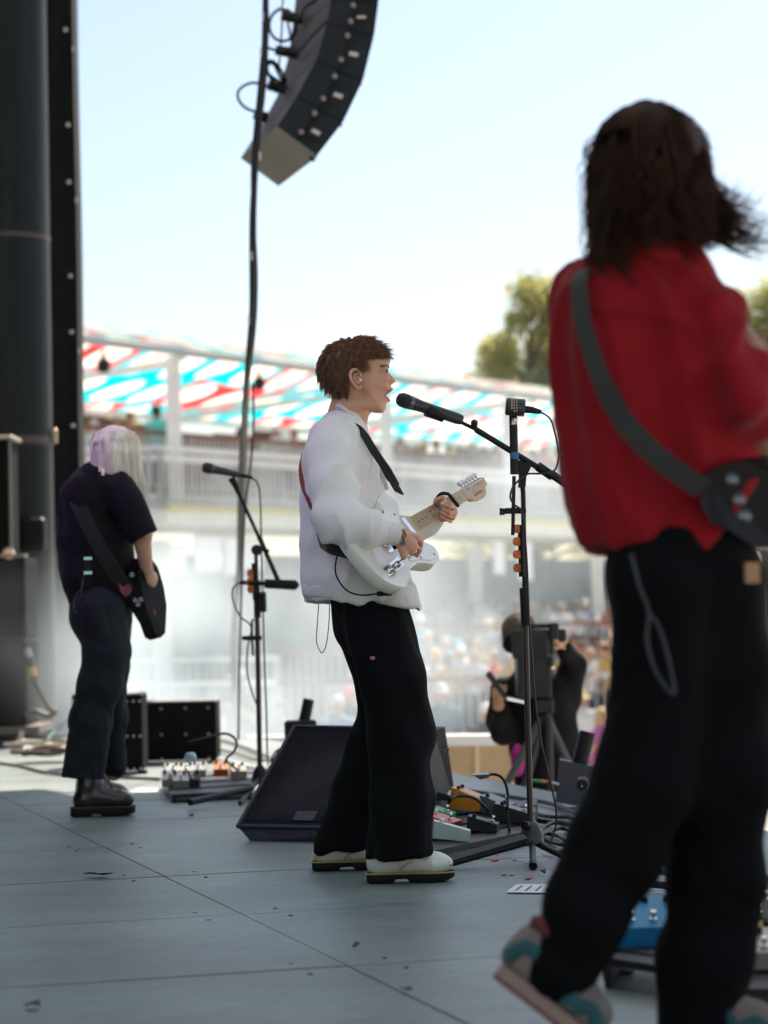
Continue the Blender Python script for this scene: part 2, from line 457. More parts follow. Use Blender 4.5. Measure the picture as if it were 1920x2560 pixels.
# roof over the stage: its edge throws the shade line seen on the deck
RZ = 9.0
def roofpt(x, y): k = RZ / SUN_DIR.z; return Vector((x + SUN_DIR.x * k, y + SUN_DIR.y * k, RZ))
edge = [roofpt(-14, 11.2), roofpt(-2.4, 11.75), roofpt(-.55, 11.95), roofpt(-.2, 13.0), roofpt(.9, 13.15), roofpt(2.6, 13.4)]
ROOFM = M("roof_pvc", (.68, .73, .74), .7, var=(.6, .05))
_t = ROOFM.node_tree; _tr = _t.nodes.new("ShaderNodeBsdfTranslucent"); _tr.inputs[0].default_value = (.66, .74, .76, 1); _mx = _t.nodes.new("ShaderNodeMixShader"); _mx.inputs[0].default_value = .16
_t.links.new(_t.nodes["Principled BSDF"].outputs[0], _mx.inputs[1]); _t.links.new(_tr.outputs[0], _mx.inputs[2]); _t.links.new(_mx.outputs[0], _t.nodes["Material Output"].inputs[0])
rf = MB(); poly = edge + [Vector((5.4, .5, RZ)), Vector((-12, .5, RZ))]
rf.quad(poly); rf.build("stage_roof", ROOFM, kind="structure")
bw = MB(); A = O0 + E1 * -13.5 + E2 * -7.6; B = O0 + E1 * 4 + E2 * -7.6
bw.prism([Vector((A.x, A.y, 0)), Vector((B.x, B.y, 0)), Vector((B.x, B.y, RZ - .3)), Vector((A.x, A.y, RZ - .3))], E2 * -.1)
bw.build("stage_back_wall", BLKFAB, kind="structure")

tw = MB(); tw.box((1, -13, 2.2), (34, .3, 8.2)); tw.build("added_bounce_wall", M("bounce_wall_canvas", (.42, .41, .39), .8, var=(.5, .06)), kind="structure")  # unseen wall, added behind the camera to bounce sunlight onto the stage
# ------------------------------------------------------------------ left: steel column and drape
CY = 17.6
CM = M("column_steel", (.009, .012, .014), .42, spec=.15, var=(1.5, .35), scale3=(6, 6, .6))
cpos = P(22, 1700, CY); cpos.z = 0
lean = (P(8, 100, CY) - P(22, 1700, CY)); lean.z = 0
r = 118 / S(CY)
col = thing("steel_column", "thick round dark steel column behind the amplifier rack", "column", (cpos.x, cpos.y, 0))
c2 = MB(); c2.lathe((cpos.x, cpos.y, 0), (0, 0, 1), [(0, r), (2.0, r), (4.45, r), (RZ - .02, r)], 40); c2.build("shaft", CM, col, smooth=True)
for py, hh in ((600, .035), (1105, .06)):
    zz = P(60, py, CY).z
    b_ = MB(); b_.lathe((cpos.x, cpos.y, zz - hh / 2), (0, 0, 1), [(0, r * 1.002), (0, r * 1.012), (hh, r * 1.012), (hh, r * 1.002)], 40); b_.build("clamp_band", M("band_brown", (.05, .035, .03), .5), col, smooth=True)
clip = MB(); q = P(138, 1090, CY - .02); clip.box(q, (.03, .05, .11), bev=.008); clip.build("band_clip", M("brass_dull", (.45, .33, .22), .4, .6), col)
pl = P(82, 1335, CY - r - .0); pb = MB(); pb.box((pl.x, cpos.y - r * .86, pl.z), (.17, .10, .24), bev=.02); pb.build("outlet_box", BLK, col)
bt = MB(); bt.lathe((cpos.x, cpos.y, 0), (0, 0, 1), [(0, r * 1.25), (.03, r * 1.25), (.035, r * 1.02)], 40); bt.build("base_flange", CM, col, smooth=True)

DY = 18.6
dp0, dp1 = P(122, 1760, DY), P(216, 1760, DY)
drape = thing("drape_mast", "black cloth covered mast dotted with small silver eyelets beside the column", "mast", ((dp0.x + dp1.x) / 2, DY, 0))
mb = MB(); w_ = (dp1.x - dp0.x); cx = (dp0.x + dp1.x) / 2
ring = lambda z, k: [Vector((cx + sx * w_ / 2 * k, DY + sy * .17, z)) for sx, sy in ((-1, -1), (-.3, -1.06), (.4, -.97), (1, -1), (1, 1), (-1, 1))]
mb.loft([ring(z, 1 + .03 * math.sin(z * 2.1)) for z in [0.0] + [i * .4 for i in range(1, 22)] + [RZ - .02]])
mb.build("cloth_sleeve", BLKFAB, drape)
EYE_M = M("eyelet_silver", (.75, .76, .74), .3, .5)
for px, py in ((164, 74), (170, 312), (172, 455), (176, 690), (179, 830), (183, 1064), (186, 1200)):
    q = P(px, py, DY - .19); e = MB(); e.lathe(q, (0, -1, 0), [(0, .016), (.008, .016), (.010, .007), (.004, .006)], 12); e.build("eyelet", EYE_M, drape, smooth=True)
for px, py in ((183, 122), (191, 500), (198, 877)):
    q = P(px, py, DY - .185); e = MB(); e.box(q, (.008, .01, .04)); e.build("buckle", EYE_M, drape)

# ------------------------------------------------------------------ balcony block with canopy, far across the pit
T = Vector((.545, .838, 0)).normalized(); N = Vector((-.838, .545, 0)).normalized(); A0 = Vector((-5.25, 42.0, 0))
def FB(s, d, z): p = A0 + T * s + N * d; return Vector((p.x, p.y, z))
def s_at(px, d=0.0):   # distance along the facade where it is seen at photo column px
    k = (px - 960) / FPX; o = A0 + N * d
    return (k * o.y - o.x) / (T.x - k * T.y)
CONC = M("pale_concrete", (.55, .54, .51), .85, var=(1.2, .15))
WHITE = M("white_steel", (.72, .73, .73), .45, var=(3, .08))
GREY = M("grey_steel", (.36, .37, .38), .5)
WOOD = M("rail_redwood", (.20, .085, .06), .6, var=(4, .25))
BAL = M("baluster_galvanised", (.42, .43, .43), .5, var=(2, .15))
S0, S1 = -4.0, 46.0

# canopy print: pale leaves on turquoise and red
def canopy_material():
    m = bpy.data.materials.new("canopy_print"); m.use_nodes = True; t = m.node_tree; b = t.nodes["Principled BSDF"]; L = t.links.new
    uv = t.nodes.new("ShaderNodeUVMap"); sx = t.nodes.new("ShaderNodeSeparateXYZ"); L(uv.outputs[0], sx.inputs[0])
    def mth(op, a, bb=None, c=None):
        n = t.nodes.new("ShaderNodeMath"); n.operation = op
        for i, q in enumerate((a, bb, c)):
            if q is None: continue
            if isinstance(q, (int, float)): n.inputs[i].default_value = q
            else: L(q, n.inputs[i])
        return n.outputs[0]
    u, v = sx.outputs[0], sx.outputs[1]
    cu, cv = 1.25, 1.3
    row = mth('FLOOR', mth('DIVIDE', v, cv))
    uu = mth('DIVIDE', mth('ADD', mth('ADD', u, mth('MULTIPLY', row, .41)), mth('MULTIPLY', v, .32)), cu)
    colm = mth('FLOOR', uu)
    fu = mth('SUBTRACT', mth('FRACT', uu), .5); fv = mth('SUBTRACT', mth('FRACT', mth('DIVIDE', v, cv)), .5)
    e = mth('ADD', mth('POWER', mth('MULTIPLY', fu, 2.9), 2), mth('POWER', mth('MULTIPLY', fv, 2.05), 2))
    wn = t.nodes.new("ShaderNodeTexWhiteNoise"); wn.noise_dimensions = '2D'; cb = t.nodes.new("ShaderNodeCombineXYZ"); L(colm, cb.inputs[0]); L(row, cb.inputs[1]); L(cb.outputs[0], wn.inputs["Vector"])
    isred = mth('GREATER_THAN', wn.outputs["Value"], .74)
    leaf = mth('LESS_THAN', e, .85); core = mth('LESS_THAN', e, .40)
    bg = t.nodes.new("ShaderNodeMix"); bg.data_type = 'RGBA'; L(isred, bg.inputs[0]); bg.inputs[6].default_value = (.0, .47, .55, 1); bg.inputs[7].default_value = (.62, .045, .04, 1)
    lf = t.nodes.new("ShaderNodeMix"); lf.data_type = 'RGBA'; L(core, lf.inputs[0]); lf.inputs[6].default_value = (.82, .84, .84, 1); lf.inputs[7].default_value = (.85, .70, .56, 1)
    mx = t.nodes.new("ShaderNodeMix"); mx.data_type = 'RGBA'; L(leaf, mx.inputs[0]); L(bg.outputs[2], mx.inputs[6]); L(lf.outputs[2], mx.inputs[7])
    b.inputs["Roughness"].default_value = .6
    L(mx.outputs[2], b.inputs["Base Color"])
    tr = t.nodes.new("ShaderNodeBsdfTranslucent"); L(mx.outputs[2], tr.inputs[0])
    ms = t.nodes.new("ShaderNodeMixShader"); ms.inputs[0].default_value = .72; L(b.outputs[0], ms.inputs[1]); L(tr.outputs[0], ms.inputs[2])
    L(ms.outputs[0], t.nodes["Material Output"].inputs[0])
    return m
CANOPY = canopy_material()
ZF, ZRD, ZB = 5.7, 6.55, 5.35
can = thing("canopy", "long turquoise red and white leaf-print canopy over the upper balcony", "canopy", FB(0, 3, 3.1))
def fabric(name, sa, sb, d0, z0, d1, z1, v0):
    nS, nD = 60, 8; vs = []; uvs = []; fs = []
    for i in range(nS + 1):
        for j in range(nD + 1):
            s = sa + (sb - sa) * i / nS; k = j / nD; d = d0 + (d1 - d0) * k
            sag = -.16 * math.sin(math.pi * k) * (abs(math.sin(math.pi * s / 4.6)) ** .8)
            vs.append(FB(s, d, z0 + (z1 - z0) * k + sag)); uvs.append((s, v0 + math.hypot(d1 - d0, z1 - z0) * k))
    for i in range(nS):
        for j in range(nD):
            a = i * (nD + 1) + j; fs.append((a, a + 1, a + nD + 2, a + nD + 1))
    off = origin_of(can); me = bpy.data.meshes.new(name); me.from_pydata([tuple(p - off) for p in vs], [], fs)
    ul = me.uv_layers.new(name="UVMap")
    for lp in me.loops: ul.data[lp.index].uv = uvs[lp.vertex_index]
    return link_mesh(name, me, CANOPY, can, True)
fabric("front_slope", S0, S1, -.5, ZF, 3.0, ZRD, 0.0)
fabric("back_slope", S0, S1, 3.0, ZRD, 6.0, ZB, 3.7)
def bar(m_, a, b, w=.16, h=.16):
    d = (Vector(b) - Vector(a)); a_, b_, c_ = frame(d)
    rot = Matrix((a_, b_, c_)).transposed(); m_.box((Vector(a) + Vector(b)) / 2, (d.length, w, h), rot)
fbm = MB(); bar(fbm, FB(S0, -.45, ZF - .06), FB(S1, -.45, ZF - .06), .10, .12); fbm.build("front_beam", GREY, can)
bbm = MB(); bar(bbm, FB(S0, 6.0, ZB - .08), FB(S1, 6.0, ZB - .08), .12, .14); bbm.build("back_beam", WHITE, can)
post_px = [-60, 190 - 400, 455, 720, 985, 1180, 1350]
for px in (455, 985, 1290):
    s = s_at(px, -.45)
    p = MB(); bar(p, FB(s, -.3, 2.6), FB(s, -.3, ZF - .13), .25, .25); p.build("post", WHITE, can)
    p = MB(); bar(p, FB(s, 5.8, 3.1), FB(s, 5.8, ZB - .16), .2, .2); p.build("back_post", WHITE, can)
    p = MB(); bar(p, FB(s, -.25, ZF - .25), FB(s, 5.75, ZB - .2), .10, .12); p.build("cross_beam", WHITE, can)
for px in (205, 720, 1180):
    s = s_at(px, -.45)
    p = MB(); bar(p, FB(s + 3, -.4, ZF - .15), FB(s + 3.4, 5.9, ZB - .14), .06, .08); p.build("rafter", WHITE, can)
for px, py in ((264, 905), (654, 930)):
    s = s_at(px, .6); q = FB(s, .6, ZF - .42)
    sp = MB(); sp.lathe(q, (0, 0, 1), [(0, .05), (.02, .11), (.2, .13), (.26, .05), (.40, .02)], 14); sp.build("pendant_lamp", BLK, can, smooth=True)

def railing(name, pts, h, label, rail_m, mid=None, spacing=.14, post_every=2.4, post_m=None, group=None, rw=.14):
    """pts: ground line points; a top rail, posts and thin bars"""
    th = thing(name, label, "railing", pts[0], group)
    post_m = post_m or BAL
    rows = MB()
    for a, b in zip(pts[:-1], pts[1:]):
        a = Vector(a); b = Vector(b); L_ = (b - a).length; d = (b - a) / L_
        m_ = MB(); bar(m_, a + Vector((0, 0, h)), b + Vector((0, 0, h)), rw, .07); m_.build("top_rail", rail_m, th)
        m_ = MB(); bar(m_, a + Vector((0, 0, .12)), b + Vector((0, 0, .12)), .05, .05); m_.build("bottom_rail", post_m, th)
        if mid: m_ = MB(); bar(m_, a + Vector((0, 0, mid)), b + Vector((0, 0, mid)), .06, .1); m_.build("middle_rail", rail_m, th)
        k = 0.0
        while k <= L_ + .01:
            p = a + d * k; m_ = MB(); bar(m_, p, p + Vector((0, 0, h - .036)), .07, .07); m_.build("post", post_m, th); k += post_every
        n = int(L_ / spacing)
        for i in range(n):
            p = a + d * (i + .5) * L_ / n; rows.box(p + Vector((0, 0, (h + .12) / 2)), (.035, .035, h - .22), rotz(math.atan2(d.y, d.x)))
    rows.build("balusters", post_m, th, kind="stuff")
    return th

# upper terrace: slab, wood wall, railing
up = MB(); up.prism([FB(S0, -.1, 2.75), FB(S1, -.1, 2.75), FB(S1, 7, 2.75), FB(S0, 7, 2.75)], (0, 0, .35)); up.build("upper_terrace", CONC, kind="structure")
wl = thing("terrace_wall", "red-brown timber wall at the back of the upper balcony", "wall", FB(0, 6.5, 3.1))
for i in range(int((S1 - S0) / 1.5)):
    s = S0 + i * 1.5; hgt = 2.02 + .12 * math.sin(i * 1.7)
    m_ = MB(); m_.prism([FB(s + .02, 6.5, 3.1), FB(s + 1.48, 6.5, 3.1), FB(s + 1.48, 6.5, 3.1 + hgt), FB(s + .02, 6.5, 3.1 + hgt)], N * .08); m_.build("board_panel", M("timber_wall", (.17, .075, .05), .75, var=(2.5, .35)), wl)
railing("upper_railing", [FB(S0, 0, 3.1), FB(S1, 0, 3.1)], 1.1, "upper balcony railing with redwood top and thin grey bars under the canopy", WOOD)
# lower platform in front of it
s_c = s_at(415, -2.6)
lp = MB(); lp.prism([FB(s_c, -2.6, 2.38), FB(S1, -2.6, 2.38), FB(S1, -.12, 2.38), FB(s_c - 1.2, -.12, 2.38)], (0, 0, .24)); lp.build("lower_platform", M("platform_edge", (.66, .66, .58), .7, var=(2, .1)), kind="structure")
railing("platform_railing", [FB(s_c - 1.25, -.2, 2.63), FB(s_c, -2.5, 2.63), FB(S1, -2.5, 2.63)], 1.02, "pale railing with white top rail round the corner of the lower balcony platform", WHITE, mid=.86, rw=.2, group=None)
yl = MB(); bar(yl, FB(s_c, -2.62, 2.66), FB(S1, -2.62, 2.66), .05, .09); yl.build("edge_strip", M("edge_yellow", (.55, .5, .2), .7), bpy.data.objects["lower_platform"])
# under the balcony
ub = MB(); ub.prism([FB(S0, 5, PIT), FB(S1, 5, PIT), FB(S1, 5, 2.2), FB(S0, 5, 2.2)], N * .2); ub.build("concourse_wall", M("concourse_blue", (.16, .22, .27), .8, var=(.7, .4)), kind="structure")
ub = bpy.data.objects["concourse_wall"]
PANE_GLOW = M("pane_painted_glow", (.8, .82, .84), .3, emit=((.9, .95, 1.0), .15))  # panes emit faintly to imitate daylight showing through the openings
for px, py, ww, hh in ((520, 1375, .9, .55), (520, 1405, .9, .35), (575, 1390, .4, .8), (620, 1385, 1.0, .6), (1245, 1390, .5, .9), (1310, 1400, .7, 1.0), (440, 1400, .5, .5), (390, 1400, .6, .5)):
    s = s_at(px, 4.97); Yd = FB(s, 4.97, 0).y; z = P(px, py, Yd).z
    fr = MB(); fr.prism([FB(s - ww / 2 - .06, 4.97, z - hh / 2 - .06), FB(s + ww / 2 + .06, 4.97, z - hh / 2 - .06), FB(s + ww / 2 + .06, 4.97, z + hh / 2 + .06), FB(s - ww / 2 - .06, 4.97, z + hh / 2 + .06)], N * .02); wo = fr.build("window", WHITE, ub)
    gl = MB(); gl.prism([FB(s - ww / 2, 4.95, z - hh / 2), FB(s + ww / 2, 4.95, z - hh / 2), FB(s + ww / 2, 4.95, z + hh / 2), FB(s - ww / 2, 4.95, z + hh / 2)], N * .015); gl.build("pane", PANE_GLOW, wo)
cs = S0 + 1
for px in (-140, 400, 880, 1185, 1490):
    s = s_at(px, -.9); p = MB(); bar(p, FB(s, -.9, PIT), FB(s, -.9, 2.2), .3, .3)
    p.build("support_column", WHITE, None, label={-140: "white steel balcony column farthest left behind the drape", 400: "white balcony column behind the drifting smoke beside the guitarist in black", 880: "white balcony column hidden behind the singer", 1185: "white balcony column between singer and main microphone stand", 1490: "white balcony column next to the man in the red shirt"}[px], cat="column", group="columns under the balcony")
# terraces in the pit
t1 = MB(); t1.box((4, 43.5, (PIT - 1.3) / 2), (46, 11, -1.3 - PIT)); t1.build("lower_tier", CONC, kind="structure")
t2 = MB(); t2.prism([Vector((-1.2, 45.8, PIT)), Vector((25, 45.8, PIT)), Vector((25, 60, PIT)), Vector((1.5, 50.5, PIT))], (0, 0, -.5 - PIT)); t2.build("upper_tier", CONC, kind="structure")
def gl_(px, Y, z): q = P(px, 1500, Y); return Vector((q.x, Y, z))
railing("tier_railing", [gl_(690, 38.2, -1.3), gl_(1270, 38.2, -1.3)], 1.09, "redwood topped railing in front of the sunlit crowd by the camera operator", WOOD, mid=None)
railing("tier_railing", [gl_(1290, 38.4, -1.3), gl_(1680, 38.4, -1.3)], 1.09, "white topped railing section right of the camera operator", WHITE)
railing("tier_railing", [gl_(960, 46.0, -.5), gl_(1680, 46.0, -.5)], 1.07, "redwood railing of the upper tier behind the straw-hatted spectator", WOOD)
railing("tier_railing", [gl_(690, 41.6, -1.3), gl_(940, 41.6, -1.3)], 1.48, "redwood topped railing between the microphone stand and the singer's trousers", WOOD)
railing("tier_railing", [gl_(330, 41.0, -1.3), gl_(694, 41.0, -1.3)], 1.42, "white topped railing behind the capped worker and the smoke", WHITE)
railing("tier_railing", [gl_(-200, 39.5, PIT), gl_(690, 39.5, PIT)], 1.65, "low galvanised fence in the smoke behind the small amplifier", WHITE, spacing=.2)

# pit barrier
bp0, bp1 = P(560, 1864, 18.2), P(1300, 1849, 17.6)
ba = thing("pit_barrier", "tan plywood pit barrier with a white cap beyond the stage edge", "barrier", (bp0.x, bp0.y, PIT))
zt = bp1.z; PLY = M("plywood_tan", (.50, .36, .22), .7, var=(3, .15)); 
L_ = (bp1 - bp0); L_.z = 0; ln = L_.length; d = L_ / ln
seg = ln / 7
for i in range(7):
    a = Vector((bp0.x, bp0.y, 0)) + d * (i * seg + .012); b = Vector((bp0.x, bp0.y, 0)) + d * ((i + 1) * seg - .012)
    m_ = MB(); m_.prism([Vector((a.x, a.y, PIT)), Vector((b.x, b.y, PIT)), Vector((b.x, b.y, zt - .04)), Vector((a.x, a.y, zt - .04))], (0, .05, 0)); m_.build("panel", PLY, ba)
    m_ = MB(); bar(m_, Vector((b.x + .012, b.y - .012, PIT)), Vector((b.x + .012, b.y - .012, zt - .04)), .03, .03); m_.build("upright", M("ply_edge", (.62, .5, .36), .7), ba)
m_ = MB(); bar(m_, Vector((bp0.x, bp0.y + .02, zt)), Vector((bp1.x, bp1.y + .02, zt)), .2, .075); m_.build("cap_rail", WHITE, ba)
q0 = P(1130, 1978, 16.9); m_ = MB(); bar(m_, Vector((bp0.x, 17.3, q0.z)), Vector((bp1.x, 16.9, q0.z)), .3, .05); m_.build("step_ledge", WHITE, ba)

# ------------------------------------------------------------------ trees
BARK = M("bark", (.09, .07, .05), .9, var=(5, .3))
LEAF = M("leaf_olive", (.40, .40, .17), .6, var=(.8, .4))
_t = LEAF.node_tree; _bs = _t.nodes["Principled BSDF"]; _tr = _t.nodes.new("ShaderNodeBsdfTranslucent"); _tr.inputs[0].default_value = (.62, .60, .26, 1); _mx = _t.nodes.new("ShaderNodeMixShader"); _mx.inputs[0].default_value = .45
_t.links.new(_bs.outputs[0], _mx.inputs[1]); _t.links.new(_tr.outputs[0], _mx.inputs[2]); _t.links.new(_mx.outputs[0], _t.nodes["Material Output"].inputs[0])
def tree(label, px, py_top, Y, width_px, spires, seed):
    random.seed(seed)
    b = P(px, 1500, Y); top = P(px, py_top, Y).z; wd = width_px / S(Y)
    th = thing("tree", label, "tree", (b.x, Y, PIT))
    m_ = MB(); pts = [Vector((b.x + .15 * math.sin(i * 1.3), Y, PIT + (top - PIT) * .9 * i / 8)) for i in range(9)]
    m_.tube(pts, [.38 * (1 - i / 9.5) for i in range(9)], 10)
    clumps = []
    H = top - PIT
    for sp, (dx, hh) in enumerate(spires):
        for i in range(60):
            k = random.random() ** .75
            rad = wd * .5 * (1 - k) ** .62 * (.5 if sp else 1) + .15
            a = random.uniform(0, 6.28); rr = rad * math.sqrt(random.random())
            c = Vector((b.x + dx * wd + math.cos(a) * rr, Y + math.sin(a) * rr, PIT + H * (.34 + (hh - .34) * k) + random.uniform(-.3, .3)))
            clumps.append((c, random.uniform(.35, .75)))
    for c, rr in clumps[::3]:
        base_ = Vector((b.x, Y, c.z - random.uniform(.5, 1.6)))
        m_.tube([base_, (base_ + c) / 2 + Vector((0, 0, .2)), c], [.09, .05, .015], 5)
    m_.build("trunk", BARK, th, smooth=True)
    vs, fs = [], []
    for c, rr in clumps:
        for i in range(105):
            v = Vector((random.gauss(0, 1), random.gauss(0, 1), random.gauss(0, .8))); v = v.normalized() * rr * random.random() ** .4
            p = c + v; sz = random.uniform(.07, .15)
            a = Vector((random.gauss(0, 1), random.gauss(0, 1), random.gauss(0, 1))).normalized(); _, q, r_ = frame(a)
            n = len(vs); vs += [p + q * sz, p + r_ * sz * .45, p - q * sz, p - r_ * sz * .45]; fs.append((n, n + 1, n + 2, n + 3))
    off = origin_of(th); me = bpy.data.meshes.new("crown"); me.from_pydata([tuple(v - off) for v in vs], [], fs); link_mesh("crown", me, LEAF, th, False)
tree("olive-green pointed tree left of the man in red, above the canopy", 1345, 700, 72, 400, [(0, 1.0), (-.22, .86), (.26, 1.0), (-.36, .66), (.1, .8)], 3)
tree("olive-green tree at the frame edge by the raised fingers", 1930, 735, 74, 340, [(0, 1.0), (-.2, .97), (.3, .95)], 5)
tree("low leafy tree glimpsed under the canopy beside the drape", 215, 985, 66, 260, [(0, 1.0), (.3, .9)], 9)
random.seed(21)
# ------------------------------------------------------------------ people: shared helpers
class Fig:
    """joints given as photo pixels plus a depth offset from the figure's own depth"""
    def __init__(s, Y): s.Y = Y; s.k = S(Y)
    def J(s, px, py, dy=0.0): return P(px, py, s.Y + dy)
    def r(s, px): return px / s.k
    def poly(s, pts): return [P(x, y, s.Y) for x, y in pts]
SKIN = M("skin_fair", (.58, .31, .20), .5, spec=.35, var=(14, .12), bump=(300, .08), sss=.12)
SKIN_L = M("skin_pale", (.52, .30, .21), .5, spec=.35, var=(14, .1), sss=.12)
LIP = M("lip", (.38, .13, .10), .45)
def hand(sd, F, wrist, knuckles, palm_r, fingers, fr, thumb, tr):
    """palm from wrist to knuckles; fingers = chains of 3-D points"""
    kc = sum(knuckles, Vector()) / len(knuckles)
    sd.cap(wrist, kc, palm_r * .8, palm_r * .95, .012)
    for kn in knuckles: sd.cap(wrist.lerp(kn, .35), kn, palm_r * .62, palm_r * .55, .010)
    for ch, r0 in zip(fingers, fr): sd.chain(ch, [r0 * (.94 - .10 * i) for i in range(len(ch))], .002)
    sd.chain(thumb, [tr * 1.15, tr, tr * .8][:len(thumb)], .006)

# ------------------------------------------------------------------ the singer
F = Fig(7.95); J = F.J
singer = thing("person", "singer in an off-white knit cardigan and black wide trousers playing the white guitar", "person", (J(900, 2180).x, 7.95, 0))
# --- body: head, neck, torso, arms, hands, legs as one surface
bd = SDF(.0045)
headp = F.poly([(977, 900), (974.5, 910), (971.8, 918), (968.5, 927), (970, 935), (971, 945), (971, 955), (974, 962), (980.5, 969.5), (981.5, 973), (976, 979), (966.5, 985.5), (963, 990), (966, 994.5), (972.2, 999.5), (972, 1004), (965.8, 1008.5), (965, 1017), (963, 1026), (957, 1032.5), (945, 1034), (926, 1030), (905, 1016), (890, 1000), (868, 1006), (835, 985), (815, 955), (806, 925), (812, 890), (835, 865), (870, 852), (915, 852), (955, 868), (972, 885)])
bd.infl(headp, F.Y, .075, .074, 0)
nosep = F.poly([(969, 924), (973, 930), (979.5, 937), (986, 945), (990.8, 952), (989.5, 957), (985, 960.5), (978, 962), (968, 963), (960, 955), (962, 935)])
bd.infl(nosep, F.Y, .02, .019, .004, 'lin')
for sgn in (-1, 1):
    bd.ell(J(975, 957.5, sgn * .010), (.010, .007, .007), k=.004)            # nostril wing
    bd.ell(J(955, 945, sgn * .042), (.026, .018, .020), k=.02)               # cheek
    bd.ell(J(962, 918.5, sgn * .032), (.012, .022, .006), k=.010)            # brow ridge
    bd.ell(J(962, 929, sgn * .052), (.012, .012, .009), k=.006, sub=True)    # eye socket
    bd.ell(J(958.5, 928, sgn * .040), (.013, .013, .012), k=.0)              # eyeball bed
    bd.ell(J(905, 1010, sgn * .045), (.05, .022, .022), k=.02)               # jaw
bd.chain([J(878, 985), J(868, 1035), J(860, 1080)], [F.r(44), F.r(45), F.r(58)], .02, 1.0)
bd.cap(J(905, 1010), J(885, 1062), F.r(22), F.r(26), .02)
bd.chain([J(850, 1100), J(850, 1250), J(870, 1400), J(905, 1500)], [F.r(60), F.r(66), F.r(58), F.r(56)], .03, 1.5)
# near (right) arm and its strumming hand
bd.chain([J(826, 1130, -.20), J(835, 1295, -.34), J(990, 1338, -.335)], [F.r(34), F.r(30), F.r(20)], .02)
wr = J(992, 1336, -.335)
kn = [J(1040, 1345, -.295), J(1035, 1362, -.310), J(1024, 1376, -.325), J(1010, 1388, -.335)]
def ch(*p): return [J(*q) for q in p]
fing = [ch((1040, 1343, -.295), (1052, 1356, -.280), (1053, 1368, -.275)), ch((1036, 1360, -.305), (1050, 1376, -.290), (1043, 1389, -.285), (1033, 1384, -.280)),
        ch((1025, 1375, -.320), (1030, 1386, -.305), (1024, 1379, -.295), (1020, 1382, -.290)), ch((1012, 1386, -.330), (1014, 1388, -.315), (1008, 1384, -.305))]
hand(bd, F, wr, kn, F.r(17), fing, [.0088, .0092, .0088, .0078], ch((1012, 1330, -.305), (1042, 1342, -.280), (1052, 1358, -.275)), .010)
# far (left) arm and fretting hand
bd.chain([J(840, 1130, .20), J(930, 1330, 0.150), J(1050, 1330, 0.200), J(1100, 1290, 0.190)], [F.r(34), F.r(26), F.r(17), F.r(16)], .02)
wr2 = J(1098, 1292, 0.180)
kn2 = [J(1124, 1262, 0.100), J(1130, 1274, 0.115), J(1132, 1284, 0.130), J(1128, 1294, 0.145)]
fing2 = [ch((1124, 1260, 0.110), (1134, 1268, 0.070), (1124, 1266, 0.020), (1108, 1262, 0.015)), ch((1130, 1272, 0.120), (1136, 1284, 0.085), (1122, 1279, 0.030), (1106, 1271, 0.020)),
         ch((1130, 1284, 0.130), (1134, 1294, 0.100), (1120, 1289, 0.045), (1104, 1281, 0.025)), ch((1124, 1294, 0.145), (1127, 1303, 0.115), (1115, 1299, 0.065), (1102, 1290, 0.035))]
hand(bd, F, wr2, kn2, F.r(17), fing2, [.0092, .0095, .009, .008], ch((1096, 1275, 0.150), (1092, 1252, 0.100), (1108, 1243, 0.065)), .0105)
bd.chain([J(905, 1500), J(930, 1560, -.08), J(985, 1760, -.17), J(1005, 2080, -.20)], [.06, .06, .05, .042], .02)
bd.chain([J(920, 1530, .06), J(950, 1760, .14), J(868, 2060, .20)], [.06, .05, .042], .02)
bd.mesh("body", SKIN, singer, smooth_it=0)
# ears, eyes, brows, mouth
for sgn in (-1, 1):
    er = MB()
    c = J(893, 947, sgn * .080)
    rim = [c + Vector((F.r(x), sgn * y, F.r(-z))) for x, z, y in ((8, -6, .004), (4, -18, .012), (-7, -22, .018), (-16, -14, .022), (-16, 0, .021), (-10, 12, .014), (0, 22, .006), (6, 24, .003), (8, 16, .002))]
    er.tube(bez(rim, 4), F.r(4.2), 8)
    inn = [c + Vector((F.r(x), sgn * y, F.r(-z))) for x, z, y in ((2, -10, .008), (-6, -12, .011), (-9, -2, .012), (-3, 8, .008), (3, 14, .004))]
    er.tube(bez(inn, 4), F.r(3.2), 6)
    er.ell(c + Vector((-F.r(2), -sgn * .004, 0)), (F.r(11), .010, F.r(17)))
    er.build("ear", SKIN, singer, smooth=True)
iem = MB(); iem.ell(J(901, 950, -.091), (.006, .005, .006)); iem.build("earpiece", M("earpiece_clear", (.75, .72, .68), .15), singer, smooth=True)
for sgn in (-1, 1):
    ey = MB(); ir = MB(); br = MB(); ld = MB()
    ey.ell(J(959.5, 928, sgn * .040), (.0118, .0125, .0100)); ir.ell(J(966.0, 928, sgn * .043), (.0055, .0068, .0068))
    br.tube(bez([J(970.5, 918, sgn * .020), J(966, 914.5, sgn * .040), J(951, 915.5, sgn * .0625)], 4), [.0042] * 8 + [.001], 6, hint=Vector((0, 1, 0)))
    ld.tube(bez([J(970, 927, sgn * .030), J(966.5, 922.5, sgn * .042), J(957, 925.5, sgn * .054), J(951, 930, sgn * .058)], 4), .0026, 6)
    ey.build("eye", M("eye_white", (.36, .31, .28), .3), singer, smooth=True); ir.build("iris", M("iris_dark", (.06, .05, .045), .2), singer, smooth=True)
    br.build("eyebrow", M("brow_brown", (.12, .065, .035), .8), singer, smooth=True); ld.build("eyelid", SKIN, singer, smooth=True)
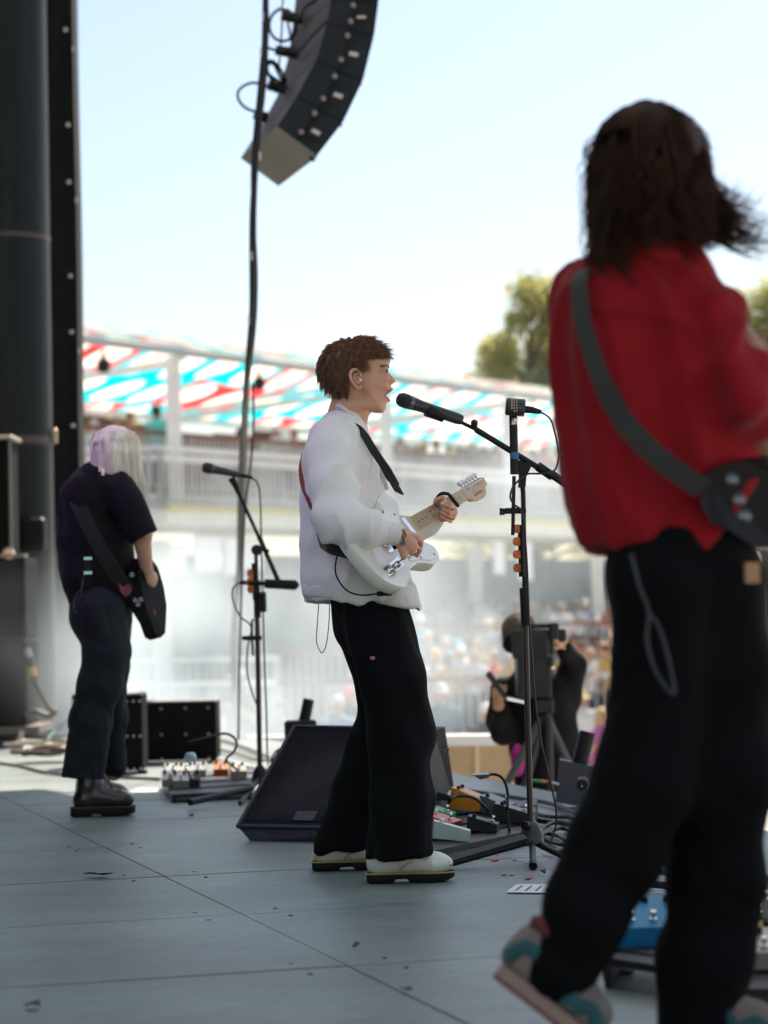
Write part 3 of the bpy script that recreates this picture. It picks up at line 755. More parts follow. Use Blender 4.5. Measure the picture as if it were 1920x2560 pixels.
for nm, c3, r3 in (("upper_lip", [(981, 972.5, 0), (976, 977, .014), (964, 987, .026)], .0035), ("lower_lip", [(972.5, 1001.5, 0), (968, 996, .014), (963, 989, .026)], .0042)):
    lp_ = MB(); lp_.tube(bez([J(x, y, -d) for x, y, d in c3[::-1]] + [J(x, y, d) for x, y, d in c3[1:]], 4), [.002] * 3 + [r3] * 11 + [.002] * 3, 6); lp_.build(nm, LIP, singer, smooth=True)
_unused = '''
    lp_.tube(bez([J(981, 972.5, 0), J(976, 977, sgn * .014), J(964, 987, sgn * .026)], 4), [.0035] * 5 + [.002] * 4, 6)
    lp_.tube(bez([J(972.5, 1001.5, 0), J(968, 996, sgn * .014), J(963, 989, sgn * .026)], 4), [.0042] * 5 + [.002] * 4, 6)
'''
# hair: a cap of volume plus locks
HAIR = M("hair_brown", (.19, .10, .052), .55, spec=.3, var=(60, .5), scale3=(1, 1, .4))
hc = SDF(.006)
hp = F.poly([(966, 880), (955, 890), (938, 893), (927, 905), (921, 935), (916, 950), (912, 935), (900, 921), (884, 924), (874, 945), (872, 968), (864, 985), (848, 998), (838, 998), (828, 983), (810, 958), (801, 930), (804, 900), (818, 874), (838, 855), (870, 846), (910, 846), (945, 856), (967, 868)])
hc.infl(hp, F.Y, .085, .084, 0)
hc.mesh("hair_cap", HAIR, singer, disp=lambda p: .003 * nz(p, 60, 60, 60) + .004 * nz(p, 25, 25, 25, 3))
cen = J(885, 920)
roots = []
while len(roots) < 8500:
    x = random.uniform(798, 978); y = random.uniform(846, 998)
    sgn = random.choice((-1, -1, -1, 1)); q = ((x - 885) / 92) ** 2 + ((y - 920) / 80) ** 2
    if q > .93 or (x > 915 and y > 897) or (x > 872 and y > 925 and x < 918): continue
    if x > 905 and y > 885 and random.random() < .4: continue
    roots.append((x, y, sgn * .084 * math.sqrt(max(0, 1 - q)) + random.uniform(-.006, .004)))
def hp_(rt, t):
    x, y, d = rt; b = J(x, y, d)
    u = (x - 885) / 92; ln = F.r(19 if y < 890 else 11)
    # swept forward at the crown and fringe, down at the back
    fx = .9 if x > 880 else (.15 if x > 830 else -.25); fz = (.35 if y < 875 else .0) if x > 880 else (-.25 if y < 880 else -.75)
    if x > 940: fz = .35 + random.Random(x * y).uniform(-.9, .35)
    h_ = random.Random(x * 31 + y); dv = Vector((fx + h_.uniform(-.2, .2) + .25 * math.sin(x * .35 + y * .2), d * 4 + h_.uniform(-.15, .15), fz + h_.uniform(-.18, .18) + .2 * math.cos(x * .3 - y * .25)))
    ln *= h_.uniform(.6, 1.25)
    return b + dv * (ln * t) + Vector((0, 0, -.010 * t * t)) + (b - cen).normalized() * (.009 * math.sin(t * 2.2))
strands("hair", roots, hp_, HAIR, singer, .0009, 5)
# --- cardigan
KNIT = M("knit_offwhite", (.80, .78, .745), .9, spec=.1, sheen=.15, bump=(140, .35, 'knit', .003))
RIB = M("rib_offwhite", (.75, .73, .69), .9, spec=.1, bump=(150, .4, 'knit', .003))
sw = SDF(.006)
sw.chain([J(868, 1062), J(852, 1100), J(845, 1160)], [F.r(44), F.r(76), F.r(92)], .04, [1.25, 1.7])
sw.chain([J(845, 1160), J(846, 1260), J(850, 1350), J(862, 1440)], [F.r(94), F.r(95), F.r(96), F.r(104)], .04, [1.75, 1.7, 1.6])
sw.cap(J(862, 1440), J(865, 1486), F.r(105), F.r(100), .03, 1.55)
sw.chain([J(882, 1180), J(900, 1270), J(930, 1400, -.04), J(975, 1490, -.08)], [F.r(70), F.r(58), F.r(62), F.r(60)], .06, [1.45, 1.6, 2.1])
sw.cap(J(985, 1478, -.05), J(1015, 1500, -.06), F.r(48), F.r(34), .04, 1.5)
sw.cap(J(822, 1098, -.13), J(822, 1140, -.19), F.r(50), F.r(56), .05)          # near shoulder
sw.cap(J(826, 1100, .14), J(830, 1140, .20), F.r(52), F.r(60), .05)
# sleeve hangs from shoulder, bags at the elbow, gathers at the cuff
sw.chain([J(824, 1140, -.21), J(830, 1225, -.28), J(838, 1295, -.34)], [F.r(54), F.r(54), F.r(49)], .04)
sw.chain([J(838, 1302, -.35), J(880, 1322, -.37), J(930, 1330, -.36), J(966, 1331, -.345)], [F.r(52), F.r(45), F.r(38), F.r(28)], .035)
sw.chain([J(832, 1140, .21), J(900, 1290, .22), J(1010, 1335, .21), J(1066, 1318, .20)], [F.r(54), F.r(50), F.r(40), F.r(29)], .04)
sw.cap(J(1066, 1318, .195), J(1090, 1302, .185), F.r(25), F.r(24), .015)
# open v-neck
sw.cap(J(905, 1035), J(885, 1052), F.r(34), F.r(30), 0, 1.2, True)
sw.cap(J(935, 1050), J(925, 1100), F.r(26), F.r(20), 0, 1.0, True)
sw.cut(J(900, 1503), (-.02, 0, -1))
def crease(n, w=.16): return max(0.0, 1 - abs(n) / w) ** 1.5
def soft(n): return (1 - min(1, abs(n) * 2.2)) ** 2
def sw_fold(p):
    """soft drape: slanting folds across the sleeve, long ones down the back and hem"""
    near = max(0, min(1, (7.84 - p[1]) / .06))
    fa = max(0, min(1, (p[0] - EL.x + .02) / .06)) * near            # forearm
    di = soft(nz((p[0] * .93 - p[2] * .37, p[1] * .6, p[2] * .93 + p[0] * .37), 13, 5, 4, 5.0))
    ua = soft(nz((p[0] * .6 + p[2] * .8, p[1], p[2] * .6 - p[0] * .8), 3.2, 4, 10, 2.0))
    ve = soft(nz((p[0] - .22 * p[2], p[1], p[2]), 10, 8, 1.5, 3.0))
    low = max(0, min(1, (1.20 - p[2]) / .3))
    return .004 * nz(p, 4, 4, 4, 2.0) + .019 * fa * di + .016 * near * (1 - fa) * ua + .013 * ve * (.3 + .7 * low) * (1 - .5 * near) - .007 + .007 * low * nz(p, 9, 9, 1.6, 12)
EL = J(838, 1300, -.34)
sw_o = sw.mesh("cardigan", KNIT, singer, disp=sw_fold)
cf = MB(); cf.tube([J(950, 1331, -.355), J(974, 1334, -.345), J(994, 1337, -.335)], [F.r(32), F.r(28), F.r(26)], 18); cuff = cf.build("cuff", RIB, singer, smooth=True)
hm = SDF(.006)
hm.chain([J(862, 1470), J(866, 1500)], [F.r(104), F.r(101)], .02, 1.56); hm.chain([J(975, 1480, -.08), J(990, 1510, -.08)], [F.r(62), F.r(56)], .04, 2.0)
hm.cut(J(900, 1463), (.02, 0, 1)); hm.cut(J(870, 1501), (-.12, 0, -1)); 
hm.mesh("hem_band", RIB, singer, disp=lambda p: .004 + .009 * nz(p, 9, 9, 1.0, 12))
flap = MB(); flap.loft([[J(1020, 1440, -.05), J(1028, 1440, .10), J(1022, 1440, .16), J(1012, 1440, .10)], [J(1036, 1490, -.06), J(1045, 1490, .10), J(1035, 1490, .17), J(1024, 1490, .10)], [J(1050, 1528, -.08), J(1056, 1520, .10), J(1042, 1512, .18), J(1030, 1518, .10)]]); flap.build("front_flap", RIB, singer, smooth=True)
nb = MB(); nb.tube(bez([J(838, 1022, -.03), J(850, 1016, -.075), J(880, 1040, -.085), J(900, 1072, -.07), J(928, 1120, -.06), J(952, 1175, -.055), J(968, 1225, -.05)], 6), F.r(7), 8, flat=.5, hint=Vector((0, 1, 0)))
nb.build("neck_band", RIB, singer, smooth=True)
# --- trousers
TROU = M("trouser_black", (.0045, .005, .006), .9, spec=.12, var=(10, .3), bump=(220, .25))
tr_ = SDF(.007)
tr_.chain([J(905, 1465), J(918, 1560)], [F.r(84), F.r(84)], .03, 1.25)
tr_.chain([J(935, 1540, -.10), J(985, 1700, -.15), J(1002, 1850, -.17), J(1002, 2000, -.19), J(1000, 2150, -.20)], [F.r(84), F.r(82), F.r(76), F.r(76), F.r(80)], .03, 1.1)
tr_.chain([J(915, 1540, .10), J(955, 1720, .12), J(940, 1850, .15), J(892, 1990, .18), J(856, 2120, .20)], [F.r(80), F.r(62), F.r(60), F.r(64), F.r(70)], .03, 1.1)
tr_.cut(J(990, 2143, -.20), (.05, -.02, -1)); tr_.cut(J(900, 1470), (0, 0, 1))
def tr_fold(p):
    k = max(0, 1 - abs(p[2] - .48) / .3)
    lw = max(0, min(1, (.45 - p[2]) / .4))
    return .016 * nz((p[0] + p[2] * .4, p[1], p[2]), 12, 12, 3.2, 4) + .006 * k * nz(p, 5, 5, 12, 8) + .010 * lw * nz(p, 13, 13, 1.5, 1)
t_o = tr_.mesh("trousers", TROU, singer, disp=tr_fold)
# back leg is cut shorter
lbl = MB(); lbl.box(J(931, 1645, -.27), (.014, .006, .010), rotz(.3)); lbl.build("trouser_label", M("label_red", (.45, .16, .13), .7), t_o)
# --- shoes
SHOE = M("shoe_white", (.66, .65, .60), .4, spec=.5, var=(18, .12), bump=(90, .15)); SOLE = M("shoe_sole", (.008, .007, .006), .6, spec=.2); STITCH = M("welt_yellow", (.42, .30, .08), .6)
def sole_mesh(b0, L_, Yd, hw, zt, outl):
    """forefoot, raised arch and heel block, toe sprung up a little"""
    m_ = MB(); rings = []
    for i in range(25):
        u = i / 24; w_ = 0
        for (u0, w0), (u1, w1) in zip(outl[:-1], outl[1:]):
            if u0 <= u <= u1: w_ = w0 + (w1 - w0) * (u - u0) / (u1 - u0)
        w_ = max(w_, .12) * hw
        bt = .001 + (.011 if .30 < u < .46 else 0) + .014 * max(0, u - .80) / .2 * max(0, u - .80) / .2 + (.006 * max(0, .05 - u) / .05)
        tp = zt + .006 * max(0, u - .7) / .3
        x = b0.x + L_ * (u * 1.01 - .005)
        rings.append([Vector((x, Yd - w_ * .94, bt)), Vector((x, Yd - w_, bt + .004)), Vector((x, Yd - w_, tp - .003)), Vector((x, Yd - w_ * .97, tp)), Vector((x, Yd + w_ * .97, tp)), Vector((x, Yd + w_, tp - .003)), Vector((x, Yd + w_, bt + .004)), Vector((x, Yd + w_ * .94, bt))])
    m_.loft(rings); return m_
def shoe(F, x0, x1, yb, dy, top, label):
    Yd = F.Y + dy; b0 = P(x0, yb, Yd); b1 = P(x1, yb, Yd); L_ = b1.x - b0.x
    root = MB(); outl = [(-.01, .80), (.05, 1.0), (.30, .92), (.50, .84), (.72, 1.02), (.90, .86), (.985, .45), (1.0, .0)]
    hw = .046
    def ringz(z, k=1.0, rise=0):
        pts = [Vector((b0.x + L_ * u, Yd - hw * w * k, z)) for u, w in outl]
        return pts + [Vector((p.x, 2 * Yd - p.y, p.z)) for p in reversed(pts[:-1])]
    so = sole_mesh(b0, L_, Yd, hw, .029, outl).build("sole", SOLE, singer, smooth=True)
    ws = MB(); rz = ringz(.030, .985); ws.tube(rz + rz[:1], .0028, 6); ws.build("welt", STITCH, so, smooth=True)
    u = SDF(.005)
    u.cap((b0.x + L_ * .18, Yd, .065), (b0.x + L_ * .26, Yd, .085), .040, .038, .02)
    u.cap((b0.x + L_ * .14, Yd, .060), (b0.x + L_ * .52, Yd, .062), .038, .038, .03, 1.1)
    u.cap((b0.x + L_ * .45, Yd, .085), (b0.x + L_ * .74, Yd, .060), .034, .032, .03, 1.15)
    u.ell((b0.x + L_ * .80, Yd, .055), (L_ * .19, .048, .034), k=.025)
    u.cut((0, 0, .028), (0, 0, -1))
    so2 = u.mesh("shoe", SHOE, singer, disp=lambda p: .002 * nz(p, 40, 40, 40) + (.0025 * ridge(nz(p, 70, 20, 20, 4)) if .55 < (p[0] - b0.x) / L_ < .75 else 0))
    SE = M("shoe_seam", (.30, .29, .26), .7)
    for dz in (0, .006):
        m_ = MB(); m_.tube(bez([Vector((b0.x + L_ * .36, Yd - .0475, .036 + dz)), Vector((b0.x + L_ * .46, Yd - .048, .058 + dz)), Vector((b0.x + L_ * .60, Yd - .046, .070 + dz)), Vector((b0.x + L_ * .70, Yd - .044, .066 + dz))], 6), .0012, 5); m_.build("stitched_seam", SE, so2, smooth=True)
    for uu, zz in ((.90, .068), (.93, .062), (.955, .054)):
        m_ = MB(); m_.tube([Vector((b0.x + L_ * uu, Yd - .034, zz)), Vector((b0.x + L_ * (uu + .02), Yd - .026, zz - .002))], .0022, 5); m_.build("scuff", M("scuff_dark", (.16, .14, .12), .8), so2)
    return so2
shoe(F, 918, 1136, 2204, -.20, 0, "")
shoe(F, 782, 1000, 2172, .20, 0, "")

# ------------------------------------------------------------------ white guitar
GH = P(1031.5, 1313, 7.88); ga = Vector((.413, .872, .257)).normalized(); gb = Vector((.59, -.06, -.80)); gb = (gb - ga * gb.dot(ga)).normalized(); gn = ga.cross(gb); gn = -gn if gn.x < 0 else gn
def GP(a, b, n=0.0, s=1.0): return GH + ga * a + gb * b + gn * n
guitar = thing("electric_guitar", "white single-cutaway electric guitar with maple neck played by the singer", "guitar", GP(-.2, 0))
WHT = M("guitar_white", (.74, .73, .66), .18, spec=.6, coat=.6); MAPLE = M("maple", (.60, .38, .19), .35, spec=.5, var=(20, .12), scale3=(1, 8, 8)); CHROME = M("chrome", (.75, .77, .8), .12, 1.0); PG = M("pickguard_white", (.80, .80, .77), .25, coat=.3)
# outline along the neck axis: a (0 at the fingerboard end, negative to the tail), b (+ treble side)
_bo = [(-.405, 0), (-.40, .06), (-.375, .115), (-.32, .152), (-.265, .150), (-.215, .125), (-.165, .112), (-.11, .122), (-.06, .142), (-.015, .148), (.02, .130), (.028, .100), (.005, .075), (-.03, .055), (-.045, .032), (-.045, -.03), (-.03, -.05), (.0, -.072), (.015, -.095), (.005, -.125), (-.035, -.142), (-.085, -.130), (-.135, -.112), (-.19, -.116), (-.25, -.145), (-.32, -.155), (-.375, -.12), (-.40, -.06)]
_bs = bez([Vector((a, b, 0)) for a, b in _bo + _bo[:1]], 4)[:-1]
gm = MB(); rr = []
for n_, k in ((-.045, .985), (-.041, 1.0), (-.004, 1.0), (0, .985)): rr.append([GP(-.19 + (p.x + .19) * k, p.y * k, n_) for p in _bs])
gm.loft(rr); gbody = gm.build("guitar_body", WHT, guitar, smooth=True)
pk = MB(); pk.prism([GP(a, b, .0005) for a, b in ((-.04, .03), (-.02, .055), (.0, .085), (.012, .110), (-.01, .132), (-.06, .128), (-.11, .108), (-.165, .098), (-.175, .02), (-.14, .02), (-.14, -.03), (-.14, -.07), (-.09, -.095), (-.045, -.05), (-.045, .03))], gn * .0025); pk.build("pickguard", PG, guitar)
for a, b in ((-.012, .118), (-.10, .105), (-.16, .085), (-.11, -.085), (-.06, -.06)):
    s_ = MB(); s_.lathe(GP(a, b, .003), gn, [(0, .0045), (.0015, .003)], 10); s_.build("screw", M("screw_dark", (.12, .12, .12), .3, .8), guitar)
cp = MB(); cp.prism([GP(a, b, .0005) for a, b in ((-.22, .096), (-.345, .108), (-.348, .072), (-.222, .062))], gn * .003); cpo = cp.build("control_plate", CHROME, guitar)
for a, b in ((-.32, .090), (-.275, .086)):
    k_ = MB(); k_.lathe(GP(a, b, .0036), gn, [(0, .012), (.016, .0115), (.018, .010)], 18); k_.build("knob", CHROME, cpo, smooth=True)
sw_ = MB(); sw_.tube([GP(-.237, .080, .003), GP(-.236, .080, .02)], .0025, 8); sw_.ell(GP(-.236, .08, .024), (.007, .006, .006)); sw_.build("switch", M("switch_tip", (.28, .2, .1), .4), cpo, smooth=True)
bg = MB(); bg.prism([GP(a, b, .0008) for a, b in ((-.17, -.04), (-.17, .045), (-.25, .04), (-.25, -.04))], gn * .004); bg.build("bridge_plate", CHROME, guitar)
for i, b in enumerate((-.022, 0, .022)):
    s_ = MB(); s_.cyl(GP(-.238, b - .009, .010), GP(-.238, b + .009, .010), .004, 10); s_.build("saddle", CHROME, guitar, smooth=True)
pu = MB(); pu.prism([GP(a, b, .005) for a, b in ((-.178, -.036), (-.185, .04), (-.205, .04), (-.198, -.036))], gn * .006); pu.build("bridge_pickup", BLK, guitar)
npk = MB(); npk.prism([GP(a, b, .003) for a, b in ((-.03, -.036), (-.03, .036), (-.052, .036), (-.052, -.036))], gn * .007); npk.build("neck_pickup", CHROME, guitar)
NL = .47
nk = MB(); rings = []
for a, w_, th in ((-.045, .028, .022), (.0, .028, .022), (.06, .0275, .021), (NL, .021, .020)):
    rings.append([GP(a, -w_, .004), GP(a, w_, .004), GP(a, w_, -.001), GP(a, w_ * .8, -th * .65), GP(a, 0, -th), GP(a, -w_ * .8, -th * .65), GP(a, -w_, -.001)])
nk.loft(rings); nko = nk.build("neck", MAPLE, guitar, smooth=True)
scale = .648; nut = NL
for f in range(0, 22):
    a = nut - scale * (1 - 2 ** (-f / 12)); w_ = .021 + (.028 - .021) * (nut - a) / nut
    if a < .003: break
    fr_ = MB(); fr_.cyl(GP(a, -w_ * .98, .0042), GP(a, w_ * .98, .0042), .0013 if f else .0022, 6); fr_.build("fret", M("fret_wire", (.30, .27, .22), .3, .7) if f else PG, nko)
    if f in (3, 5, 7, 9, 12, 15, 17, 19):
        ap = nut - scale * (1 - 2 ** (-(f - .5) / 12))
        for bb in ((-.009, .009) if f == 12 else (0,)):
            dt = MB(); dt.lathe(GP(ap, bb, .0042), gn, [(0, .0032), (.0004, .003)], 10); dt.build("position_dot", BLK, nko)
hd = MB(); hs = [(NL, -.021), (NL + .015, -.026), (NL + .06, -.027), (NL + .17, -.027), (NL + .186, -.022), (NL + .19, -.008), (NL + .184, .006), (NL + .172, .012), (NL + .160, .010), (NL + .152, .020), (NL + .13, .036), (NL + .10, .042), (NL + .06, .040), (NL + .02, .030), (NL, .021)]
hd.prism([GP(a, b, -.006) for a, b in hs], gn * -.014); hd.build("headstock", MAPLE, guitar)
lg = MB(); lg.tube([GP(NL + .045 + .005 * i, .018 + .005 * math.sin(i * 1.9), -.0055) for i in range(16)], .0009, 5); lg.build("headstock_script", M("script_dark", (.10, .07, .04), .5), guitar)
for i in range(6):
    a = NL + .028 + i * .0265
    tp = MB(); tp.lathe(GP(a, -.014, -.006), gn, [(0, .0055), (.008, .0045), (.016, .004)], 10); tp.build("tuning_post", CHROME, guitar, smooth=True)
    tb = MB(); tb.cyl(GP(a, -.027, -.013), GP(a, -.036, -.013), .0035, 8); tb.ell(GP(a, -.043, -.013), (.010, .008, .009)); tb.build("tuning_key", CHROME, guitar, smooth=True)
for i in range(6):
    b0, b1 = -.0165 + .0066 * i, -.026 + .0104 * i
    st = MB(); st.tube([GP(-.238, b1, .013), GP(.0, b1 * .93, .0085), GP(NL, b0, .0065), GP(NL + .028 + (5 - i) * .0265, -.012, .002)], .0007, 4); st.build("string", M("steel_string", (.5, .48, .45), .3, .9), guitar)
ca = MB(); ca.box(GP(.335, 0, .009), (.012, .056, .010), Matrix((ga, gb, gn)).transposed(), bev=.003); ca.tube(bez([GP(.335, -.028, .009), GP(.335, -.045, -.012), GP(.32, -.04, -.035), GP(.29, -.02, -.045)], 4), .006, 8)
ca.build("capo", BLK, None, smooth=True, label="black capo clamped on the guitar neck above the fretting hand", cat="capo")
# strap
STRAP = M("strap_black", (.012, .012, .013), .6); STRAPR = M("strap_woven_red", (.22, .05, .035), .8, var=(70, .6), scale3=(1, 1, 1))
def ribbon(pts, wv, th=.003):
    """flat band through pts; wv(i) = half-width vector"""
    m_ = MB(); rings = []
    for i, p in enumerate(pts):
        a = pts[min(i + 1, len(pts) - 1)] - pts[max(i - 1, 0)]; w_ = wv(i) if callable(wv) else wv; n_ = a.cross(w_).normalized() * th
        rings.append([p - w_ + n_, p + w_ + n_, p + w_ - n_, p - w_ - n_])
    m_.loft(rings); return m_
pts = bez([J(998, 1232, -.10), J(978, 1196, -.13), J(962, 1167, -.14), J(942, 1138, -.15), J(926, 1112, -.15), J(900, 1072, -.13), J(868, 1052, -.125), J(832, 1062, -.07)], 5)
st = thing("guitar_strap", "black and red woven guitar strap over the singer's shoulder", "strap", pts[0])
ribbon(pts, lambda i: Vector((.020, -.006, -.010)) * (1.0 if i > 3 else .7)).build("front_strap", STRAP, st, smooth=True)
pts = bez([J(767, 1140, -.02), J(759, 1175, -.06), J(763, 1215, -.11), J(775, 1250, -.17), J(788, 1282, -.19)], 5)
ribbon(pts, Vector((.016, -.006, -.010))).build("back_strap", STRAPR, st, smooth=True)
pts = bez([J(798, 1350, -.24), J(822, 1366, -.32), J(862, 1378, -.38), J(890, 1388, -.40), J(906, 1392, -.39)], 5)
ribbon(pts, Vector((.006, -.008, -.024)), .004).build("end_tab", STRAP, st, smooth=True)
# lead and bodypack cable
cb = MB(); cb.tube(bez([J(846, 1372, -.36), J(838, 1420, -.33), J(846, 1450, -.32), J(870, 1478, -.32), J(905, 1488, -.32), J(945, 1484, -.33)], 6), .0028, 6)
cb.tube([J(942, 1485, -.33), J(980, 1482, -.33)], [.007, .009], 8); cb.build("instrument_lead", BLK, None, smooth=True, label="thin black lead looping from the white guitar to a plug", cat="cable")
cb = MB(); cb.tube(bez([J(797, 1508, -.15), J(794, 1550, -.15), J(791, 1600, -.15), J(797, 1622, -.15), J(806, 1632, -.15), J(816, 1610, -.15), J(822, 1560, -.15), J(824, 1512, -.15)], 6), .0016, 5)
cb.build("earphone_wire", BLK, None, smooth=True, label="loose thin wire hanging below the cardigan hem", cat="wire")
TATTOO = M("tattoo_ink", (.045, .045, .05), .6)
tt = MB()
for k in range(3):
    tt.tube(bez([J(1003 + 3 * k, 1322 + 5 * k, -0.357), J(1012 + 2 * k, 1330 + 4 * k, -0.357), J(1004 + 2 * k, 1340 + 5 * k, -0.360), J(1010 + k, 1352 + 4 * k, -0.363), J(1001 + k, 1358 + 3 * k, -0.365)], 5), .0016, 5)
tt.build("tattoo", TATTOO, singer, smooth=True)
# ------------------------------------------------------------------ guitarist in black (back view, pale hair)
F = Fig(10.65); J = F.J
wom = thing("person", "guitarist in a black shirt and dark jeans with long pale blonde hair, back turned", "person", (J(250, 2020).x, 10.65, 0))
bd = SDF(.006)
bd.ell(J(284, 1128), (.066, .082, .088)); bd.ell(J(305, 1142), (.05, .05, .065), k=.03)
bd.chain([J(278, 1150), J(262, 1195), J(255, 1240)], [F.r(26), F.r(27), F.r(40)], .02)
bd.chain([J(250, 1240), J(245, 1400), J(250, 1480)], [F.r(56), F.r(56), F.r(56)], .03, 1.2)
bd.chain([J(318, 1230, -.12), J(352, 1330, -.14), J(366, 1416, -.10)], [F.r(26), F.r(25), F.r(16)], .015)
bd.ell(J(364, 1335, -.15), (F.r(16), .035, F.r(20)), k=.02)
bd.chain([J(200, 1230, .14), J(200, 1340, .25), J(300, 1420, .28)], [F.r(26), F.r(22), F.r(16)], .02)
wr = J(366, 1414, -.10); kn = [J(384, 1440, -.06), J(382, 1448, -.075), J(379, 1455, -.09), J(374, 1458, -.10)]
def ch(*p): return [J(*q) for q in p]
hand(bd, F, wr, kn, F.r(13), [ch((384, 1440, -.06), (391, 1447, -.05), (388, 1457, -.04)), ch((383, 1448, -.07), (390, 1456, -.06), (385, 1464, -.05)), ch((380, 1455, -.085), (387, 1462, -.075), (380, 1467, -.065)), ch((375, 1458, -.10), (380, 1466, -.09), (374, 1468, -.08))], [.009, .0095, .009, .008], ch((372, 1428, -.07), (386, 1436, -.04), (392, 1446, -.03)), .010)
bd.chain([J(250, 1500, -.05), J(266, 1640, -.10), J(238, 1760, -.10), J(212, 1970, -.10)], [.05, .05, .045, .042], .02)
bd.chain([J(265, 1500, .06), J(282, 1700, .13), J(285, 1930, .15)], [.05, .045, .04], .02)
bd.mesh("body", SKIN_L, wom)
SHIRT = M("shirt_black", (.007, .0068, .0095), .85, spec=.2, var=(8, .3), bump=(180, .2))
sh = SDF(.007)
sh.chain([J(250, 1205), J(245, 1250)], [F.r(52), F.r(84)], .04, 1.0)
sh.chain([J(240, 1250), J(238, 1340), J(240, 1430), J(250, 1500)], [F.r(90), F.r(88), F.r(86), F.r(80)], .04, 1.0)
sh.chain([J(222, 1195), J(205, 1210, .05), J(200, 1240, .10)], [F.r(20), F.r(34), F.r(46)], .04)
sh.chain([J(298, 1222, -.09), J(322, 1262, -.13)], [F.r(44), F.r(36)], .04)
slv = MB(); slv.tube([J(300, 1222, -.10), J(318, 1255, -.13), J(334, 1290, -.145), J(350, 1325, -.15), J(360, 1343, -.15)], [F.r(40), F.r(43), F.r(42), F.r(40), F.r(38)], 20)
sh.chain([J(195, 1240, .12), J(190, 1330, .22)], [F.r(44), F.r(42)], .04)
sh.cut(J(360, 1340, -.15) + Vector((0, 0, 0)), (.55, -.1, -1)) if False else None
sh.cap(J(214, 1180), J(232, 1186), F.r(14), F.r(16), .02)
sh.mesh("shirt", SHIRT, wom, disp=lambda p: .014 * nz((p[0] + .5 * p[2], p[1], p[2]), 9, 9, 4, 3) + .012 * ridge(nz((p[0] + .4 * p[2], p[1], p[2]), 10, 10, 3, 7)) - .008)
slv.build("sleeve", SHIRT, wom, smooth=True)
col_ = MB(); col_.tube(bez([J(212, 1180, -.08), J(235, 1184, -.12), J(262, 1192, -.10), J(285, 1196, -.04)], 5), F.r(9), 8, flat=.5, hint=Vector((0, 1, 0))); col_.build("collar", SHIRT, wom, smooth=True)
JEAN = M("jeans_darkblue", (.010, .0135, .020), .8, spec=.25, var=(10, .35), bump=(260, .3))
jn = SDF(.007)
jn.chain([J(248, 1440), J(250, 1535)], [F.r(74), F.r(76)], .03, .95)
jn.chain([J(245, 1525, -.08), J(268, 1630, -.10), J(250, 1712, -.11), J(228, 1800, -.11), J(207, 1945, -.11)], [F.r(68), F.r(55), F.r(51), F.r(49), F.r(53)], .04, 1.05)
jn.chain([J(272, 1530, .08), J(280, 1660, .12), J(287, 1790, .14), J(283, 1915, .15)], [F.r(62), F.r(42), F.r(33), F.r(32)], .03, 1.1)
jn.cut(J(205, 1946, -.1), (-.10, 0, -1)); jn.cut(J(250, 1440), (0, 0, 1))
jn.mesh("jeans", JEAN, wom, disp=lambda p: .010 * nz((p[0] + .3 * p[2], p[1], p[2]), 11, 11, 4, 3) + .003 * nz(p, 6, 6, 14, 5) - .006 * crease(nz((p[0] + .5 * p[2], p[1], p[2]), 6, 6, 4, 9), .18))
BOOT = M("boot_black", (.014, .015, .016), .3, spec=.6, coat=.2, var=(20, .2), bump=(60, .2))
def boot(F, x0, x1, yb, dy, person):
    Yd = F.Y + dy; b0 = P(x0, yb, Yd); b1 = P(x1, yb, Yd); L_ = b1.x - b0.x
    outl = [(-.01, .80), (.05, 1.0), (.30, .92), (.50, .84), (.72, 1.02), (.90, .86), (.985, .45), (1.0, .0)]
    def ringz(z, k=1.0):
        pts = [Vector((b0.x + L_ * u, Yd - .048 * w_ * k, z)) for u, w_ in outl]
        return pts + [Vector((p.x, 2 * Yd - p.y, p.z)) for p in reversed(pts[:-1])]
    so = sole_mesh(b0, L_, Yd, .048, .041, outl).build("sole", SOLE, person, smooth=True)
    ws = MB(); rz = ringz(.042, .985); ws.tube(rz + rz[:1], .0024, 6); ws.build("welt", M("welt_brown", (.12, .08, .04), .6), so, smooth=True)
    u = SDF(.006)
    u.chain([(b0.x + L_ * .30, Yd, .22), (b0.x + L_ * .27, Yd, .13), (b0.x + L_ * .24, Yd, .085)], [.058, .050, .046], .02)
    u.cap((b0.x + L_ * .17, Yd, .07), (b0.x + L_ * .55, Yd, .078), .042, .042, .03, 1.05)
    u.cap((b0.x + L_ * .45, Yd, .105), (b0.x + L_ * .74, Yd, .076), .036, .034, .03, 1.1)
    u.ell((b0.x + L_ * .80, Yd, .072), (L_ * .19, .048, .036), k=.025)
    u.cut((0, 0, .040), (0, 0, -1))
    bo = u.mesh("boot", BOOT, person, disp=lambda p: .002 * nz(p, 30, 30, 30))
    lc = MB(); lc.tube(bez([Vector((b0.x + L_ * (.44 + .05 * i), Yd + (.02 if i % 2 else -.02), .20 - .018 * i)) for i in range(6)], 3), .003, 5); lc.build("lace", BLK, bo, smooth=True)
boot(F, 180, 338, 2038, -.11, wom); boot(F, 222, 320, 1996, .15, wom) if False else boot(F, 190, 322, 1994, .30, wom)
BLON = M("hair_blonde", (.86, .80, .68), .4, spec=.5, var=(40, .25), scale3=(1, 1, .15))
hc = SDF(.007)
hc.ell(J(287, 1123), (F.r(60), .115, F.r(59))); hc.chain([J(287, 1140), J(294, 1185, .0), J(306, 1210, .02)], [F.r(57), F.r(50), F.r(30)], .03, 1.0)
hc.mesh("hair_cap", BLON, wom, disp=lambda p: .006 * nz(p, 55, 55, 3, 1))
roots = []
for i in range(3600):
    a = random.uniform(0, 6.283); q = random.random() ** .5
    roots.append((a, q))
tcn = J(286, 1070)
